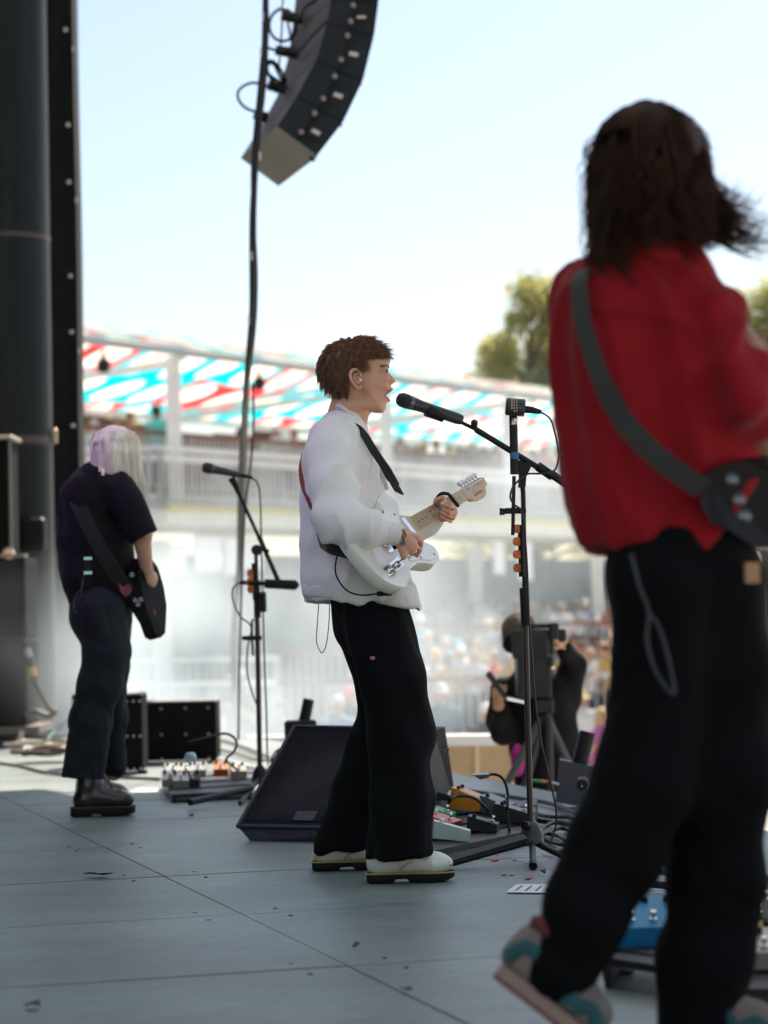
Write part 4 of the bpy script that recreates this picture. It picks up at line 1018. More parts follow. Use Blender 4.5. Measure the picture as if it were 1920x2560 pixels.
def wpath(rt, t):
    a, q = rt; rr = random.Random(a * 977 + q); ex = F.r(58) * q ** .5; 
    ca, sa = math.cos(a), math.sin(a)
    k = min(1, t * 2.2); out = math.sin(k * 1.5708)
    ln = (.22 + .11 * rr.random()) + (.05 if ca > .2 else 0) + (.03 if ca < -.8 else 0)
    x = ca * F.r(65) * out * (.75 + .25 * q) + (.018 * t * t if ca > 0 else .01 * t); y = sa * .115 * out * (.75 + .25 * q)
    z = -F.r(34) * (1 - math.cos(k * 1.5708)) - ln * max(0, t - .32) * 1.15
    return tcn + Vector((x + .004 * math.sin(8 * t + a * 5), y, z))
strands("hair", roots, wpath, BLON, wom, .0018, 8)
# two loose locks over the collar
lk = MB()
for x0, x1 in ((244, 251), (250, 258), (256, 276), (252, 262)): lk.tube(bez([J(x0 + 6, 1168, -.095), J(x0 + 3, 1192, -.125), J((x0 + x1) / 2, 1208, -.14), J(x1, 1232 - abs(x1 - 251) * .6, -.145)], 5), [.0035] * 8 + [.0035, .003, .0028, .0025, .002, .0018, .0014, .001], 6)
lk.build("loose_locks", BLON, wom, smooth=True); bpy.data.objects["loose_locks"]["kind"] = "stuff"
# bodypack
bpk = MB(); q = J(220, 1414, -.145); bpk.box(q, (F.r(20), .02, F.r(46)), bev=.004); bo = bpk.build("bodypack", BLK, None, label="small black wireless pack clipped at the back of the guitarist in black", cat="transmitter")
for y in (1396, 1432):
    e = MB(); e.box(J(220, y, -.158), (F.r(20), .004, F.r(7))); e.build("metal_clip", M("teal_chrome", (.25, .5, .5), .25, .8), bo)
cb = MB(); cb.tube(bez([J(211, 1434, -.15), J(204, 1470, -.16), J(188, 1490, -.16), J(184, 1510, -.16), J(190, 1532, -.16), J(200, 1515, -.16), J(202, 1490, -.155), J(206, 1450, -.15)], 6), .002, 5); cb.build("pack_wire", M("wire_grey", (.06, .06, .07), .5), None, smooth=True, label="thin dark wire loop hanging from the wireless pack", cat="wire")
# black guitar and strap
g2 = thing("electric_guitar", "black guitar hanging at the hip of the guitarist in black", "guitar", J(345, 1480))
GO = J(352, 1490, -.02); a2 = Vector((.16, -.86, -.28)).normalized(); b2 = Vector((.40, -.20, -.90)); b2 = (b2 - a2 * b2.dot(a2)).normalized(); n2 = a2.cross(b2); n2 = -n2 if n2.x < 0 else n2
GB = M("guitar_black", (.004, .004, .005), .45, spec=.08)
def outline2(pts, d0, d1, name, mat):
    m_ = MB(); m_.loft([[Vector(p) + d0 for p in pts], [Vector(p) + d1 for p in pts]]); return m_.build(name, mat, g2, smooth=False)
q3 = [J(x, y, d) for x, y, d in ((330, 1398, -.06), (352, 1404, .0), (368, 1425, .04), (382, 1470, .06), (390, 1520, .05), (388, 1565, .03), (386, 1590, .0), (376, 1601, -.03), (362, 1594, -.06), (350, 1560, -.09), (338, 1530, -.10), (318, 1508, -.11), (300, 1480, -.12), (298, 1468, -.12), (318, 1440, -.10))]
m_ = MB(); dv = Vector((.045, .03, .012)); m_.loft([[p for p in q3], [p + dv for p in q3]]); m_.build("guitar_body", GB, g2)
m_ = MB(); m_.prism([J(352, 1408, -.02), J(358, 1412, -.02), J(378, 1455, .03), J(382, 1470, .04), J(376, 1462, .02)], (.012, -.03, 0)); m_.build("pickguard", PG, g2)
for x, y in ((330, 1438), (352, 1500), (345, 1512), (338, 1502)):
    m_ = MB(); m_.lathe(J(x, y, -.13), (.1, -1, .2), [(0, .012), (.012, .011), (.014, .006)], 12); m_.build("hardware_knob", M("dark_chrome", (.16, .18, .19), .25, .8), g2, smooth=True)
m_ = MB(); m_.lathe(J(378, 1532, -.02), (.2, -1, 0), [(0, .020), (.006, .019)], 18); m_.build("red_sticker", M("sticker_red", (.42, .05, .05), .4), g2, smooth=True)
m_ = MB(); m_.lathe(J(378, 1532, -.028), (.2, -1, 0), [(0, .006), (.002, .005)], 12); m_.build("sticker_mark", PG, g2)
ss = thing("guitar_strap", "dark green-black strap running diagonally down the black shirt", "strap", J(250, 1340, -.17))
pts = bez([J(186, 1232, -.10), J(196, 1262, -.155), J(224, 1320, -.175), J(260, 1390, -.175), J(296, 1445, -.15), J(316, 1476, -.13)], 6)
ribbon(pts, Vector((.030, -.004, .012)), .003).build("webbing", M("strap_greenblack", (.006, .009, .009), .7), ss, smooth=True)
ribbon(bez([J(298, 1466, -.15), J(312, 1480, -.15), J(326, 1464, -.14)], 5), Vector((.006, -.004, -.022)), .003).build("leather_tab", M("tab_red_print", (.16, .03, .03), .6, var=(50, .6)), ss, smooth=True)

# ------------------------------------------------------------------ man in the red shirt (near, back view)
F = Fig(4.6); J = F.J
red = thing("person", "long-haired man in a loose red shirt and black trousers seen from behind", "person", (J(1700, 2600).x, 4.6, 0))
bd = SDF(.007)
bd.ell(J(1620, 420), (.082, .098, .118)); bd.ell(J(1650, 470, .03), (.06, .06, .07), k=.03)
bd.chain([J(1615, 480), J(1610, 580), J(1600, 680)], [F.r(62), F.r(66), F.r(90)], .03)
bd.chain([J(1600, 760), J(1620, 1000), J(1690, 1360)], [F.r(110), F.r(110), F.r(100)], .04, .8)
# near arm folded to the guitar; far arm raised
bd.chain([J(1790, 800, -.05), J(1930, 985, -.10), J(1890, 1085, -.02), J(1915, 1190, .08)], [F.r(60), F.r(54), F.r(46), F.r(34)], .03)
bd.chain([J(1500, 760, .15), J(1640, 960, .40), J(1890, 900, .42)], [F.r(60), F.r(48), F.r(30)], .03)
k4 = lambda *p: [J(x, y, d) for x, y, d in p]
hand(bd, F, J(1905, 935, .42), k4((1880, 895, .42), (1893, 893, .43), (1904, 896, .44)), F.r(24), [k4((1880, 892, .42), (1874, 862, .42), (1877, 830, .42)), k4((1893, 890, .43), (1898, 862, .43), (1908, 838, .43)), k4((1904, 896, .44), (1912, 880, .44), (1918, 862, .44))], [.0105, .0105, .0095], k4((1898, 930, .42), (1905, 905, .40), (1908, 885, .40)), .011)
bd.chain([J(1680, 1360, -.02), J(1640, 1760, -.05), J(1400, 2440, -.10)], [.06, .06, .045], .02)
bd.chain([J(1720, 1360, .02), J(1780, 1800, .04), J(1750, 2560, .05)], [.06, .06, .045], .02)
bd.mesh("body", M("skin_tan", (.34, .17, .105), .5, var=(14, .1), sss=.1), red)
REDM = M("shirt_red", (.27, .012, .017), .9, spec=.06, var=(5, .18), bump=(240, .25), sheen=.1)
sh = SDF(.010)
sh.chain([J(1605, 675), J(1585, 735)], [F.r(72), F.r(150)], .08, .95)
sh.chain([J(1570, 790), J(1558, 890), J(1570, 1040)], [F.r(170), F.r(166), F.r(158)], .08, .95)
sh.chain([J(1576, 1040), J(1600, 1200), J(1620, 1330)], [F.r(164), F.r(164), F.r(162)], .06, .95)
sh.chain([J(1690, 740), J(1700, 900), J(1720, 1080), J(1760, 1300)], [F.r(110), F.r(130), F.r(130), F.r(120)], .08, 1.0)
sh.chain([J(1722, 722, -.02), J(1748, 805, -.05), J(1795, 900, -.09), J(1850, 985, -.11)], [F.r(66), F.r(70), F.r(70), F.r(82)], .05, 1.2)
sh.cap(J(1850, 985, -.11), J(1880, 1025, -.08), F.r(84), F.r(66), .03)
sh.chain([J(1470, 760, .12), J(1600, 920, .34), J(1740, 940, .40)], [F.r(90), F.r(75), F.r(60)], .06)
sh.cut(J(1560, 1372), (-.05, 0, -1))
# side vents of the hem
sh.ell(J(1700, 1362, -.19), (F.r(58), .12, F.r(60)), k=0, sub=True)
def rfold(p):
    v = .024 * nz(p, 7, 7, 1.1, 3) + .022 * ridge(nz((p[0] + .15 * p[2], p[1], p[2]), 12, 12, 1.3, 8)) - .010
    d = .040 * ridge(nz((p[0] * .7 + p[2] * .7, p[1], p[2] * .7 - p[0] * .7), 3.5, 5, 11, 6)) - .020
    kx = min(1, max(0, (p[0] - .52) / .15))
    return v * (1 - kx * .6) + d * kx
sho = sh.mesh("shirt", REDM, red, disp=rfold)
yk = MB(); yk.tube(bez([J(1440, 770, -.13), J(1510, 772, -.175), J(1600, 778, -.185), J(1690, 795, -.18), J(1750, 830, -.16)], 6), .0035, 6); yk.build("yoke_seam", REDM, sho, smooth=True)
cl = MB(); cl.tube(bez([J(1530, 668, -.02), J(1565, 645, -.08), J(1625, 632, -.11), J(1690, 648, -.08), J(1730, 675, -.02)], 6), F.r(17), 10, flat=.5, hint=Vector((0, 1, 0))); cl.build("collar", REDM, red, smooth=True)
pn = SDF(.010)
pn.chain([J(1690, 1270), J(1705, 1450)], [F.r(165), F.r(190)], .05, .8)
pn.chain([J(1660, 1460, -.05), J(1648, 1640, -.05), J(1640, 1800, -.05), J(1600, 1960, -.06), J(1540, 2120, -.07), J(1468, 2290, -.09), J(1398, 2420, -.10)], [F.r(145), F.r(112), F.r(110), F.r(120), F.r(112), F.r(100), F.r(92)], .05, 1.0)
pn.chain([J(1770, 1460, .06), J(1790, 1700, .05), J(1796, 1950, .04), J(1788, 2200, .04), J(1765, 2400, .04), J(1745, 2580, .04)], [F.r(150), F.r(140), F.r(130), F.r(112), F.r(104), F.r(104)], .05, 1.0)
pn.cut(J(1396, 2428, -.10), (-.42, 0, -1)) if False else None
pn.cut(J(1700, 1275), (0, 0, 1))
pn.mesh("trousers", TROU, red, disp=lambda p: .014 * nz((p[0] + .4 * p[2], p[1], p[2]), 8, 8, 3, 3) + .004 * nz(p, 5, 5, 10, 5) - .006 * crease(nz((p[0] + .6 * p[2], p[1], p[2]), 5, 5, 3, 9), .22))
pt = MB(); pt.box(J(1880, 1432, -.12), (F.r(42), .006, F.r(50)), rotz(.5)); pt.build("waist_patch", M("leather_tan", (.42, .22, .10), .6), red)
# shoes: near one tipped on its toe, heel up
def sneaker(F, heel, toe, yaw_dy, person, upk):
    ax = (toe - heel); L_ = ax.length; a = ax.normalized(); side = Vector((0, 1, 0)); up = a.cross(side); up = -up if up.z < 0 else up
    side = up.cross(a)
    def Q(u, s, h): return heel + a * (L_ * u) + side * s + up * h
    outl = [(0, .70), (.05, .95), (.30, .9), (.50, .86), (.72, 1.05), (.90, .86), (.985, .45), (1.0, .05)]
    def rg(h, k=1, sh=0): 
        p = [Q(u + sh * (1 - u), -.05 * w_ * k, h) for u, w_ in outl]; return p + [Q(u + sh * (1 - u), .05 * w_ * k, h) for u, w_ in reversed(outl)]
    m_ = MB(); m_.loft([rg(0, .95), rg(.008)]); m_.build("outsole", M("gum_red", (.20, .06, .055), .6), person, smooth=True)
    m_ = MB(); m_.loft([rg(.008), rg(.018, 1.02), rg(.032, .98)]); m_.build("midsole", M("midsole_blush", (.34, .24, .20), .7), person, smooth=True)
    u = SDF(.006)
    u.chain([Q(.14, 0, .06), Q(.16, 0, .10), Q(.22, 0, .13)], [.040, .042, .044], .02); u.cap(Q(.14, 0, .06), Q(.55, 0, .065), .042, .042, .03)
    u.cap(Q(.4, 0, .10), Q(.75, 0, .06), .038, .034, .03); u.ell(Q(.82, 0, .055), (L_ * .17, .048, .03), k=.03)
    u.cut(Q(0, 0, .031), -up); u.mesh("shoe_upper", M("suede_beige", (.22, .18, .155), .85, var=(15, .2)), person)
    TEAL = M("suede_teal", (.03, .11, .125), .85, var=(15, .2))
    for pts in (((.0, .045), (.10, .085), (.30, .07), (.45, .045)), ((.30, .105), (.42, .12), (.58, .07), (.62, .045)), ((.66, .05), (.8, .065), (.92, .045))):
        m_ = MB(); m_.tube(bez([Q(x, -.044 - .004, h) for x, h in pts], 5), .015, 8, flat=.5, hint=Vector((0, 1, 0))); m_.build("overlay_panel", TEAL, person, smooth=True)
    m_ = MB(); m_.tube(bez([Q(.02, -.02, .13), Q(.10, -.045, .135), Q(.26, -.05, .128), Q(.36, -.04, .13)], 5), .014, 8); m_.build("heel_collar", M("lining_maroon", (.16, .035, .04), .85), person, smooth=True)
    m_ = MB(); m_.tube(bez([Q(.34, -.04, .14), Q(.42, .0, .135), Q(.46, -.03, .118), Q(.53, .01, .11), Q(.56, -.03, .095)], 5), .005, 6); m_.build("lace", M("lace_cream", (.5, .44, .3), .8), person, smooth=True)
sneaker(F, P(1235, 2440, 4.52), P(1480, 2630, 4.48), 0, red, 0)
sneaker(F, P(1690, 2640, 4.66) , P(1960, 2625, 4.6), 0, red, 0)
# hair
HB = M("hair_darkbrown", (.040, .019, .011), .6, spec=.12, var=(30, .5), scale3=(1, 1, .3))
hc = SDF(.009)
hc.ell(J(1625, 400), (F.r(134), .13, F.r(142))); hc.chain([J(1615, 430), J(1600, 530), J(1590, 575)], [F.r(125), F.r(116), F.r(84)], .05, .95); hc.chain([J(1680, 430), J(1700, 510), J(1712, 545)], [F.r(85), F.r(74), F.r(44)], .05, .9)
hc.mesh("hair_cap", HB, red, disp=lambda p: .012 * nz(p, 30, 30, 6, 1) + .008 * nz(p, 12, 12, 5, 4))
tc_ = J(1615, 262)
roots = [(random.uniform(0, 6.283), random.random(), random.random()) for _ in range(3200)]
def rpath(rt, t):
    a, q, s_ = rt; ca, sa = math.cos(a), math.sin(a); rr = random.Random(a * 91 + q * 7)
    k = min(1, t * 2.6); out = math.sin(k * 1.5708)
    R_ = F.r(134) * (.80 + .20 * q)
    ln = .155 + .07 * rr.random()
    wv = rr.uniform(.008, .024) * t
    x = ca * R_ * out + (.045 * t ** 2.2 * (.4 + rr.random()) if ca > .25 else -.006 * t) + wv * math.sin(13 * t + a * 9)
    y = sa * (.135 + (.05 * t if sa < 0 else 0)) * out * (.82 + .2 * q) + wv * math.cos(11 * t + a * 5)
    z = -F.r(135) * (1 - math.cos(k * 1.5708)) - ln * max(0, t - .3) * 1.35 * (.8 if ca > .5 else 1.0)
    if rr.random() < .03: x *= 1.08; z += .02 * t
    return tc_ + Vector((x, y, z))
strands("hair", roots, rpath, HB, red, .0022, 14)
# curls flung out at the side
cu = []
def cpath(rt, t):
    a, q, s_ = rt; st_ = J(1690 + 50 * q, 430 + 130 * s_, random.Random(a).uniform(-.08, .08)); 
    l_ = .06 + .08 * random.Random(a * 3).random()
    return st_ + Vector((l_ * t * (1.15 + .3 * math.sin(t * 3 + a)), .02 * math.sin(5 * t + a), -l_ * .85 * t + .055 * t * t * t + .014 * math.sin(7 * t + a)))
strands("flung_curls", [(random.uniform(0, 6.28), random.random(), random.random()) for _ in range(300)], cpath, HB, red, .0018, 12)
def lpath(rt, t):
    a, q, s_ = rt; st_ = J(1492 + 40 * q, 545 + 70 * s_, -.02 - .10 * q); rr = random.Random(a * 5)
    l_ = .05 + .05 * rr.random()
    return st_ + Vector((-.045 * math.sin(t * 2.6 + .4 * a) * t, -.03 * t, -l_ * t + .016 * math.sin(6 * t + a)))
strands("nape_curls", [(random.uniform(0, 6.28), random.random(), random.random()) for _ in range(150)], lpath, HB, red, .0020, 12)
def fpath(rt, t):
    a, q, s_ = rt; ca = math.cos(a); st_ = tc_ + Vector((ca * F.r(122), -.05 + .10 * q, -F.r(60 + 190 * s_))); rr = random.Random(a * 7)
    l_ = .05 + .09 * rr.random()
    return st_ + Vector((math.copysign(.035 * math.sin(t * 2.4), ca) + .010 * math.sin(9 * t + a), .01 * t, -l_ * t))
strands("flyaway_hair", [(random.choice((0, 3.14)) + random.uniform(-.7, .7), random.random(), random.random()) for _ in range(160)], fpath, HB, red, .0009, 12)["kind"] = "stuff"
# dark guitar at his right, strap
g3 = thing("electric_guitar", "dark guitar held low by the man in the red shirt, at the frame edge", "guitar", J(1880, 1260, .1))
pts = [J(x, y, d) for x, y, d in ((1755, 1190, -.16), (1800, 1165, -.14), (1860, 1150, -.10), (1930, 1160, -.05), (1990, 1210, .02), (2000, 1300, .04), (1950, 1370, .0), (1890, 1372, -.06), (1830, 1330, -.12), (1780, 1310, -.16), (1752, 1260, -.18))]
m_ = MB(); m_.loft([pts, [p + Vector((.05, .10, .02)) for p in pts]]); m_.build("guitar_body", GB, g3)
for x, y in ((1830, 1200), (1848, 1250), (1862, 1290)):
    m_ = MB(); m_.lathe(J(x, y, -.16), (-.2, -1, .1), [(0, .012), (.014, .011), (.016, .006)], 12); m_.build("hardware_knob", M("dark_chrome", (.16, .18, .19), .25, .8), g3, smooth=True)
ss = thing("guitar_strap", "wide olive-grey strap across the back of the red shirt", "strap", J(1500, 900, -.2))
spts = bez([J(1478, 668, .05), J(1460, 676, -.06), J(1448, 705, -.15), J(1455, 790, -.195), J(1478, 880, -.205), J(1512, 970, -.205), J(1565, 1060, -.20), J(1630, 1130, -.21), J(1700, 1185, -.215), J(1760, 1222, -.215)], 6)
ribbon(spts, lambda i: Vector((.0145, -.002, .001 + .012 * min(1, i / 30))) * (1.0 if i < 30 else 1.05), .003).build("webbing", M("strap_olive", (.030, .031, .028), .75, var=(20, .15)), ss, smooth=True)
cb = MB(); cb.tube(bez([J(1578, 1385, -.20), J(1600, 1470, -.20), J(1622, 1530, -.19), J(1618, 1600, -.18), J(1640, 1680, -.18), J(1685, 1736, -.18), J(1672, 1650, -.18), J(1648, 1570, -.18), J(1626, 1535, -.185)], 6), .0035, 6); cb.build("pack_wire", M("wire_slate", (.05, .055, .06), .5), None, smooth=True, label="looped wire hanging on the black trousers of the man in red", cat="wire")
# ------------------------------------------------------------------ loudspeaker array hung at the stage front
LY = 14.0; WV = Vector((-.27, .95, 0))
ARM = M("array_grey", (.016, .021, .027), .6, spec=.2, var=(3, .3)); ARB = M("array_back", (.115, .092, .095), .6, var=(3, .2))
la = thing("line_array", "curved black loudspeaker array hanging from the roof with cables at its back", "loudspeaker", P(740, 200, LY))
inner = [(850, -260), (842, -130), (827, 0), (817, 58), (790, 152), (742, 240), (695, 313)]
outer = [(975, -260), (966, -130), (953, 0), (942, 82), (914, 195), (864, 300), (796, 388)]
def lerp2(a, b, t): return (a[0] + (b[0] - a[0]) * t, a[1] + (b[1] - a[1]) * t)
for i in range(6):
    e = .012
    a, b, c, d = inner[i], outer[i], outer[i + 1], inner[i + 1]
    a_, d_ = lerp2(a, d, e), lerp2(a, d, 1 - e); b_, c_ = lerp2(b, c, e), lerp2(b, c, 1 - e)
    # the front half of the side steps in a little, as on a flared horn cabinet
    m1, m2 = lerp2(a_, b_, .46), lerp2(d_, c_, .46)
    q = [P(*p, LY) for p in (a_, m1, m2, d_)]
    f_ = [P(*p, LY) for p in (m1, b_, c_, m2)]
    rear = MB(); rear.hexa(q + [p + WV for p in q]); cabo = rear.build("cabinet", [ARM, ARB], la)
    me = cabo.data
    for pl in me.polygons:      # the back panel is the lighter sheet
        if abs(pl.normal.dot((q[0] - q[1]).normalized())) > .8 and pl.normal.x < 0: pl.material_index = 1
    fr = MB(); off = WV * .06; fr.hexa([p + off for p in f_] + [p + WV * .94 for p in f_]); fr.build("horn_flare", ARM, la)
    cc = sum(f_, Vector()) / 4 + off
    ex = (f_[1] - f_[0]).normalized(); ey_ = (f_[0] - f_[3]).normalized(); nn = Vector((0, -1, 0))
    lb = MB(); lb.prism([cc + ex * x + ey_ * y + Vector((0, -.004, 0)) for x, y in ((-.035, -.015), (.018, -.015), (.018, .010), (-.035, .010))], (0, .003, 0)); lb.build("badge", M("badge_pale", (.62, .58, .55), .5), cabo)
    hl = MB(); qb = f_[3].lerp(f_[2], .15) + off + ey_ * .05; hl.prism([qb + ex * x + ey_ * y + Vector((0, -.006, 0)) for x, y in ((0, 0), (.085, 0), (.085, .022), (0, .022))], (0, .005, 0)); hl.build("handle_recess", M("recess_black", (.012, .012, .013), .8), cabo)
    for k_ in (.2, .8):
        pb = q[1].lerp(q[2], k_) + Vector((0, -.01, 0)); bl = MB(); bl.lathe(pb, (0, -1, 0), [(0, .018), (.012, .016), (.014, .008)], 10); bl.build("rigging_pin", M("pin_grey", (.25, .2, .2), .4, .6), cabo, smooth=True)
    fl = MB(); p_ = outer[i + 1]; w0 = P(*p_, LY); fl.box(w0 + WV * .10 + ex * -.012, (.03, .05, .04)); fl.build("corner_bracket", BLK, cabo)
# underside plate of the lowest box
bq = [P(695, 313, LY), P(796, 388, LY)]; up_ = (P(742, 240, LY) - P(695, 313, LY)).normalized()
m_ = MB(); q = [bq[0] - up_ * .006, bq[1] - up_ * .006, bq[1] - up_ * .006 + WV, bq[0] - up_ * .006 + WV]; m_.loft([q, [p - up_ * .004 for p in q]]); m_.build("bottom_plate", M("plate_olive", (.20, .18, .155), .6, var=(2, .15)), la)
# connectors and short cables at the back
CBL = M("cable_black", (.010, .010, .011), .5); CBT = M("cable_sunlit_tan", (.16, .13, .10), .5)
def cable(name, pts, r, label, mat=CBL, n=6, k=6, group=None, parent=None):
    m_ = MB(); m_.tube(bez(pts, k), r, n); return m_.build(name, mat, parent, smooth=True, label=label, cat="cable" if label else None, group=group)
for (px, py, sx) in ((757, 48, 1), (743, 134, 1), (713, 222, .8), (668, 295, .6)):
    m_ = MB(); c0 = P(px, py, LY + .62); m_.tube([c0, c0 + Vector((-.13 * sx, -.02, .02))], [.035, .03], 10); m_.build("connector", CBL, la, smooth=True)
LC = "cables at the back of the array"
cable("speaker_cable", [P(745, 50, 14.6)] + [P(707 + 34 * math.cos(a), 63 + 40 * math.sin(a), 14.5 + .04 * i) for i, a in enumerate(np.linspace(-.4, -.4 + 11.5, 22))] + [P(735, 132, 14.6)], .010, "upper coil of black cable behind the speaker array", group=LC)
cable("speaker_cable", [P(720, 222, 14.5), P(700, 205, 14.5), P(672, 185, 14.45), P(664, 160, 14.45), P(680, 152, 14.45), P(700, 172, 14.5), P(714, 205, 14.55), P(702, 195, 14.5), P(684, 160, 14.5), P(668, 165, 14.5), P(676, 195, 14.5), P(706, 222, 14.5)], .010, "lower oval loop of black cable behind the speaker array", group=LC)
cable("speaker_cable", [P(693, 230, 14.5), P(660, 212, 14.4), P(625, 208, 14.35), P(597, 226, 14.35), P(597, 250, 14.35), P(615, 270, 14.35), P(640, 280, 14.4), P(668, 295, 14.55)], .009, "wide single cable loop left of the hanging cable bundle", group=LC)
cable("speaker_cable", [P(790, 0, 14.0), P(760, 20, 14.1), P(752, 40, 14.3)], .012, "short cable stub at the top of the speaker array", group=LC)
cable("speaker_cable", [P(818, 52, 13.98), P(780, 90, 14.02), P(745, 128, 14.4), P(700, 128, 14.4), P(665, 118, 14.35)], .009, "cable crossing the back of the array to the bundle", group=LC)
# long bundle dropping to the deck
hb = thing("hanging_cable", "thick black cable bundle hanging from above to behind the left microphone", "cable", P(640, 800, 13.9))
for off, r_, seed in ((0, .016, 1), (9, .011, 2), (-7, .010, 3)):
    pts = []
    for y in (-120, 0, 200, 400, 520, 620, 700, 800, 900, 1000, 1100, 1200, 1300, 1450, 1600, 1800, 2000, 2300):
        x = 663 - 30 * min(1, max(0, y) / 620) - (27 * max(0, min(1, (y - 620) / 600))) - (25 * max(0, (y - 1200) / 600))
        pts.append(P(x + off * math.sin(y / 150.0 + seed * 1.3) + 4 * math.sin(y / 95.0), y, 13.9 + .02 * seed + 6.5 * max(0, (y - 950) / 700)))
    m_ = MB(); m_.tube(bez(pts, 4), r_, 8); m_.build("strand", CBL, hb, smooth=True)
TAPE = M("tape_silver", (.6, .62, .62), .4)
for px, py in ((657, 40), (652, 130), (650, 390), (629, 640), (622, 800)):
    m_ = MB(); m_.box(P(px, py, 13.86), (.010, .01, .05)); m_.build("tape_mark", TAPE, hb)
cable("hanging_cable", [P(708, -100, 14.1), P(707, 20, 14.1), P(702, 110, 14.1), P(697, 170, 14.1)], .006, "thin wire dropping beside the speaker array", group=None)
cable("hanging_cable", [P(632, 960, 13.7), P(634, 1050, 13.7), P(628, 1150, 13.7), P(616, 1240, 13.7), P(610, 1320, 13.7), P(600, 1600, 13.7), P(596, 1850, 13.7)], .007, "thin wire hanging beside the thick cable bundle near the singer's back")

# ------------------------------------------------------------------ microphone stands and microphones
STM = M("stand_black", (.010, .0095, .0095), .45, spec=.25); STB = M("stand_bronze", (.05, .035, .03), .35, .3)
def tube_part(name, pts, r, par, mat=STM, n=12): m_ = MB(); m_.tube(pts, r, n); return m_.build(name, mat, par, smooth=True)
def picks(par, pts, Y):
    for x, y in pts:
        m_ = MB(); c = P(x, y, Y); s_ = 11 / S(Y)
        m_.prism([c + Vector((s_ * a, -.002, s_ * b)) for a, b in ((1.0, .75), (.2, 1.05), (-.75, .85), (-1.0, .3), (-1.0, -.3), (-.75, -.85), (.2, -1.05), (1.0, -.75))], (0, .0014, 0)); m_.build("guitar_pick", M("pick_tortoise", (.50, .12, .02), .25, var=(60, .6)), par)
# right-hand stand (singer's)
Y1 = 8.25; b1 = G(1330, 2150); Y1 = b1.y
sr = thing("microphone_stand", "tall black tripod microphone stand with boom reaching to the singer", "microphone stand", (b1.x, b1.y, 0))
tube_part("lower_pole", [P(1327, 2095, Y1), P(1313, 1545, Y1)], .0105, sr, STB); tube_part("upper_pole", [P(1313, 1545, Y1), P(1308, 1235, Y1), P(1304, 1185, Y1)], .0085, sr)
tube_part("clutch_grip", [P(1314.5, 1565, Y1), P(1310.5, 1470, Y1)], .0165, sr); tube_part("pick_holder", [P(1307, 1442, Y1 - .02), P(1304, 1312, Y1 - .02)], .0135, sr, n=4)
picks(sr, ((1293, 1322), (1293, 1354), (1293, 1386), (1294, 1420)), Y1 - .025)
m_ = MB(); m_.lathe(P(1329, 2092, Y1), (0, 0, 1), [(-.03, .030), (-.02, .043), (.01, .040), (.045, .026), (.055, .012)], 16); m_.build("tripod_hub", M("hub_grey", (.05, .055, .06), .4), sr, smooth=True)
m_ = MB(); m_.lathe(P(1317, 2064, Y1 - .03), (-.5, -1, .1), [(0, .016), (.02, .015), (.022, .008)], 14); m_.build("hub_knob", STM, sr, smooth=True)
for ex_, ey_ in ((1095, 2168), (1333, 2166), (1425, 2150)):
    e = G(ex_, ey_, .012); h0 = P(1330, 2103, Y1); tube_part("leg", [h0, e], .011, sr, n=8); m_ = MB(); m_.tube([e - (e - h0).normalized() * .03, e], [.015, .014], 10); m_.build("rubber_foot", BLK, sr, smooth=True)
tube_part("boom_arm", [P(1430, 1218, Y1 + .05), P(1312, 1140, Y1 - .03), P(1180, 1060, Y1 - .12), P(1100, 1036, Y1 - .17)][::-1] if False else [P(1432, 1222, Y1 + .06), P(1190, 1074, Y1 - .10)], .0105, sr)
tube_part("boom_tip", [P(1190, 1074, Y1 - .10), P(1122, 1040, Y1 - .15)], .0065, sr); tube_part("boom_grip", [P(1345, 1166, Y1), P(1380, 1190, Y1 + .02)], .017, sr)
tube_part("boom_counter_end", [P(1380, 1186, Y1 + .02), P(1436, 1224, Y1 + .06)], .015, sr)
m_ = MB(); m_.lathe(P(1186, 1072, Y1 - .11), (0, -.2, 1), [(0, .010), (.02, .012), (.026, .012), (.032, .004)], 12); m_.build("boom_knob", STM, sr, smooth=True)
m_ = MB(); m_.prism([P(x, y, Y1 - .025) for x, y in ((1294, 1150), (1330, 1152), (1326, 1172), (1316, 1192), (1314, 1218), (1296, 1218), (1298, 1190))], (0, .04, 0)); m_.build("swivel_bracket", STM, sr)
m_ = MB(); m_.box(P(1288, 1277, Y1 - .01), (.075, .03, .020), bev=.004); m_.build("side_clamp", STM, sr)
m_ = MB(); m_.prism([P(x, y, Y1 - .02) for x, y in ((1249, 1270), (1262, 1271), (1262, 1287), (1249, 1288))], (0, .01, 0)); m_.build("clamp_wing", STM, sr)
tube_part("second_mic_rod", [P(1282, 1338, Y1 - .03), P(1285, 1190, Y1 - .03)], .0065, sr)
tube_part("second_mic_tube", [P(1286, 1186, Y1 - .04), P(1283, 1030, Y1 - .04)], .0145, sr)
m_ = MB(); m_.tube([P(1286, 1131, Y1 - .041), P(1285.6, 1148, Y1 - .041)], .0152, 14); m_.build("blue_tape", M("tape_blue", (.03, .14, .34), .5), sr, smooth=True)
m_ = MB(); m_.tube([P(1284, 1047, Y1 - .041), P(1283.6, 1062, Y1 - .041)], .0135, 14); m_.build("white_tape", PG, sr, smooth=True)
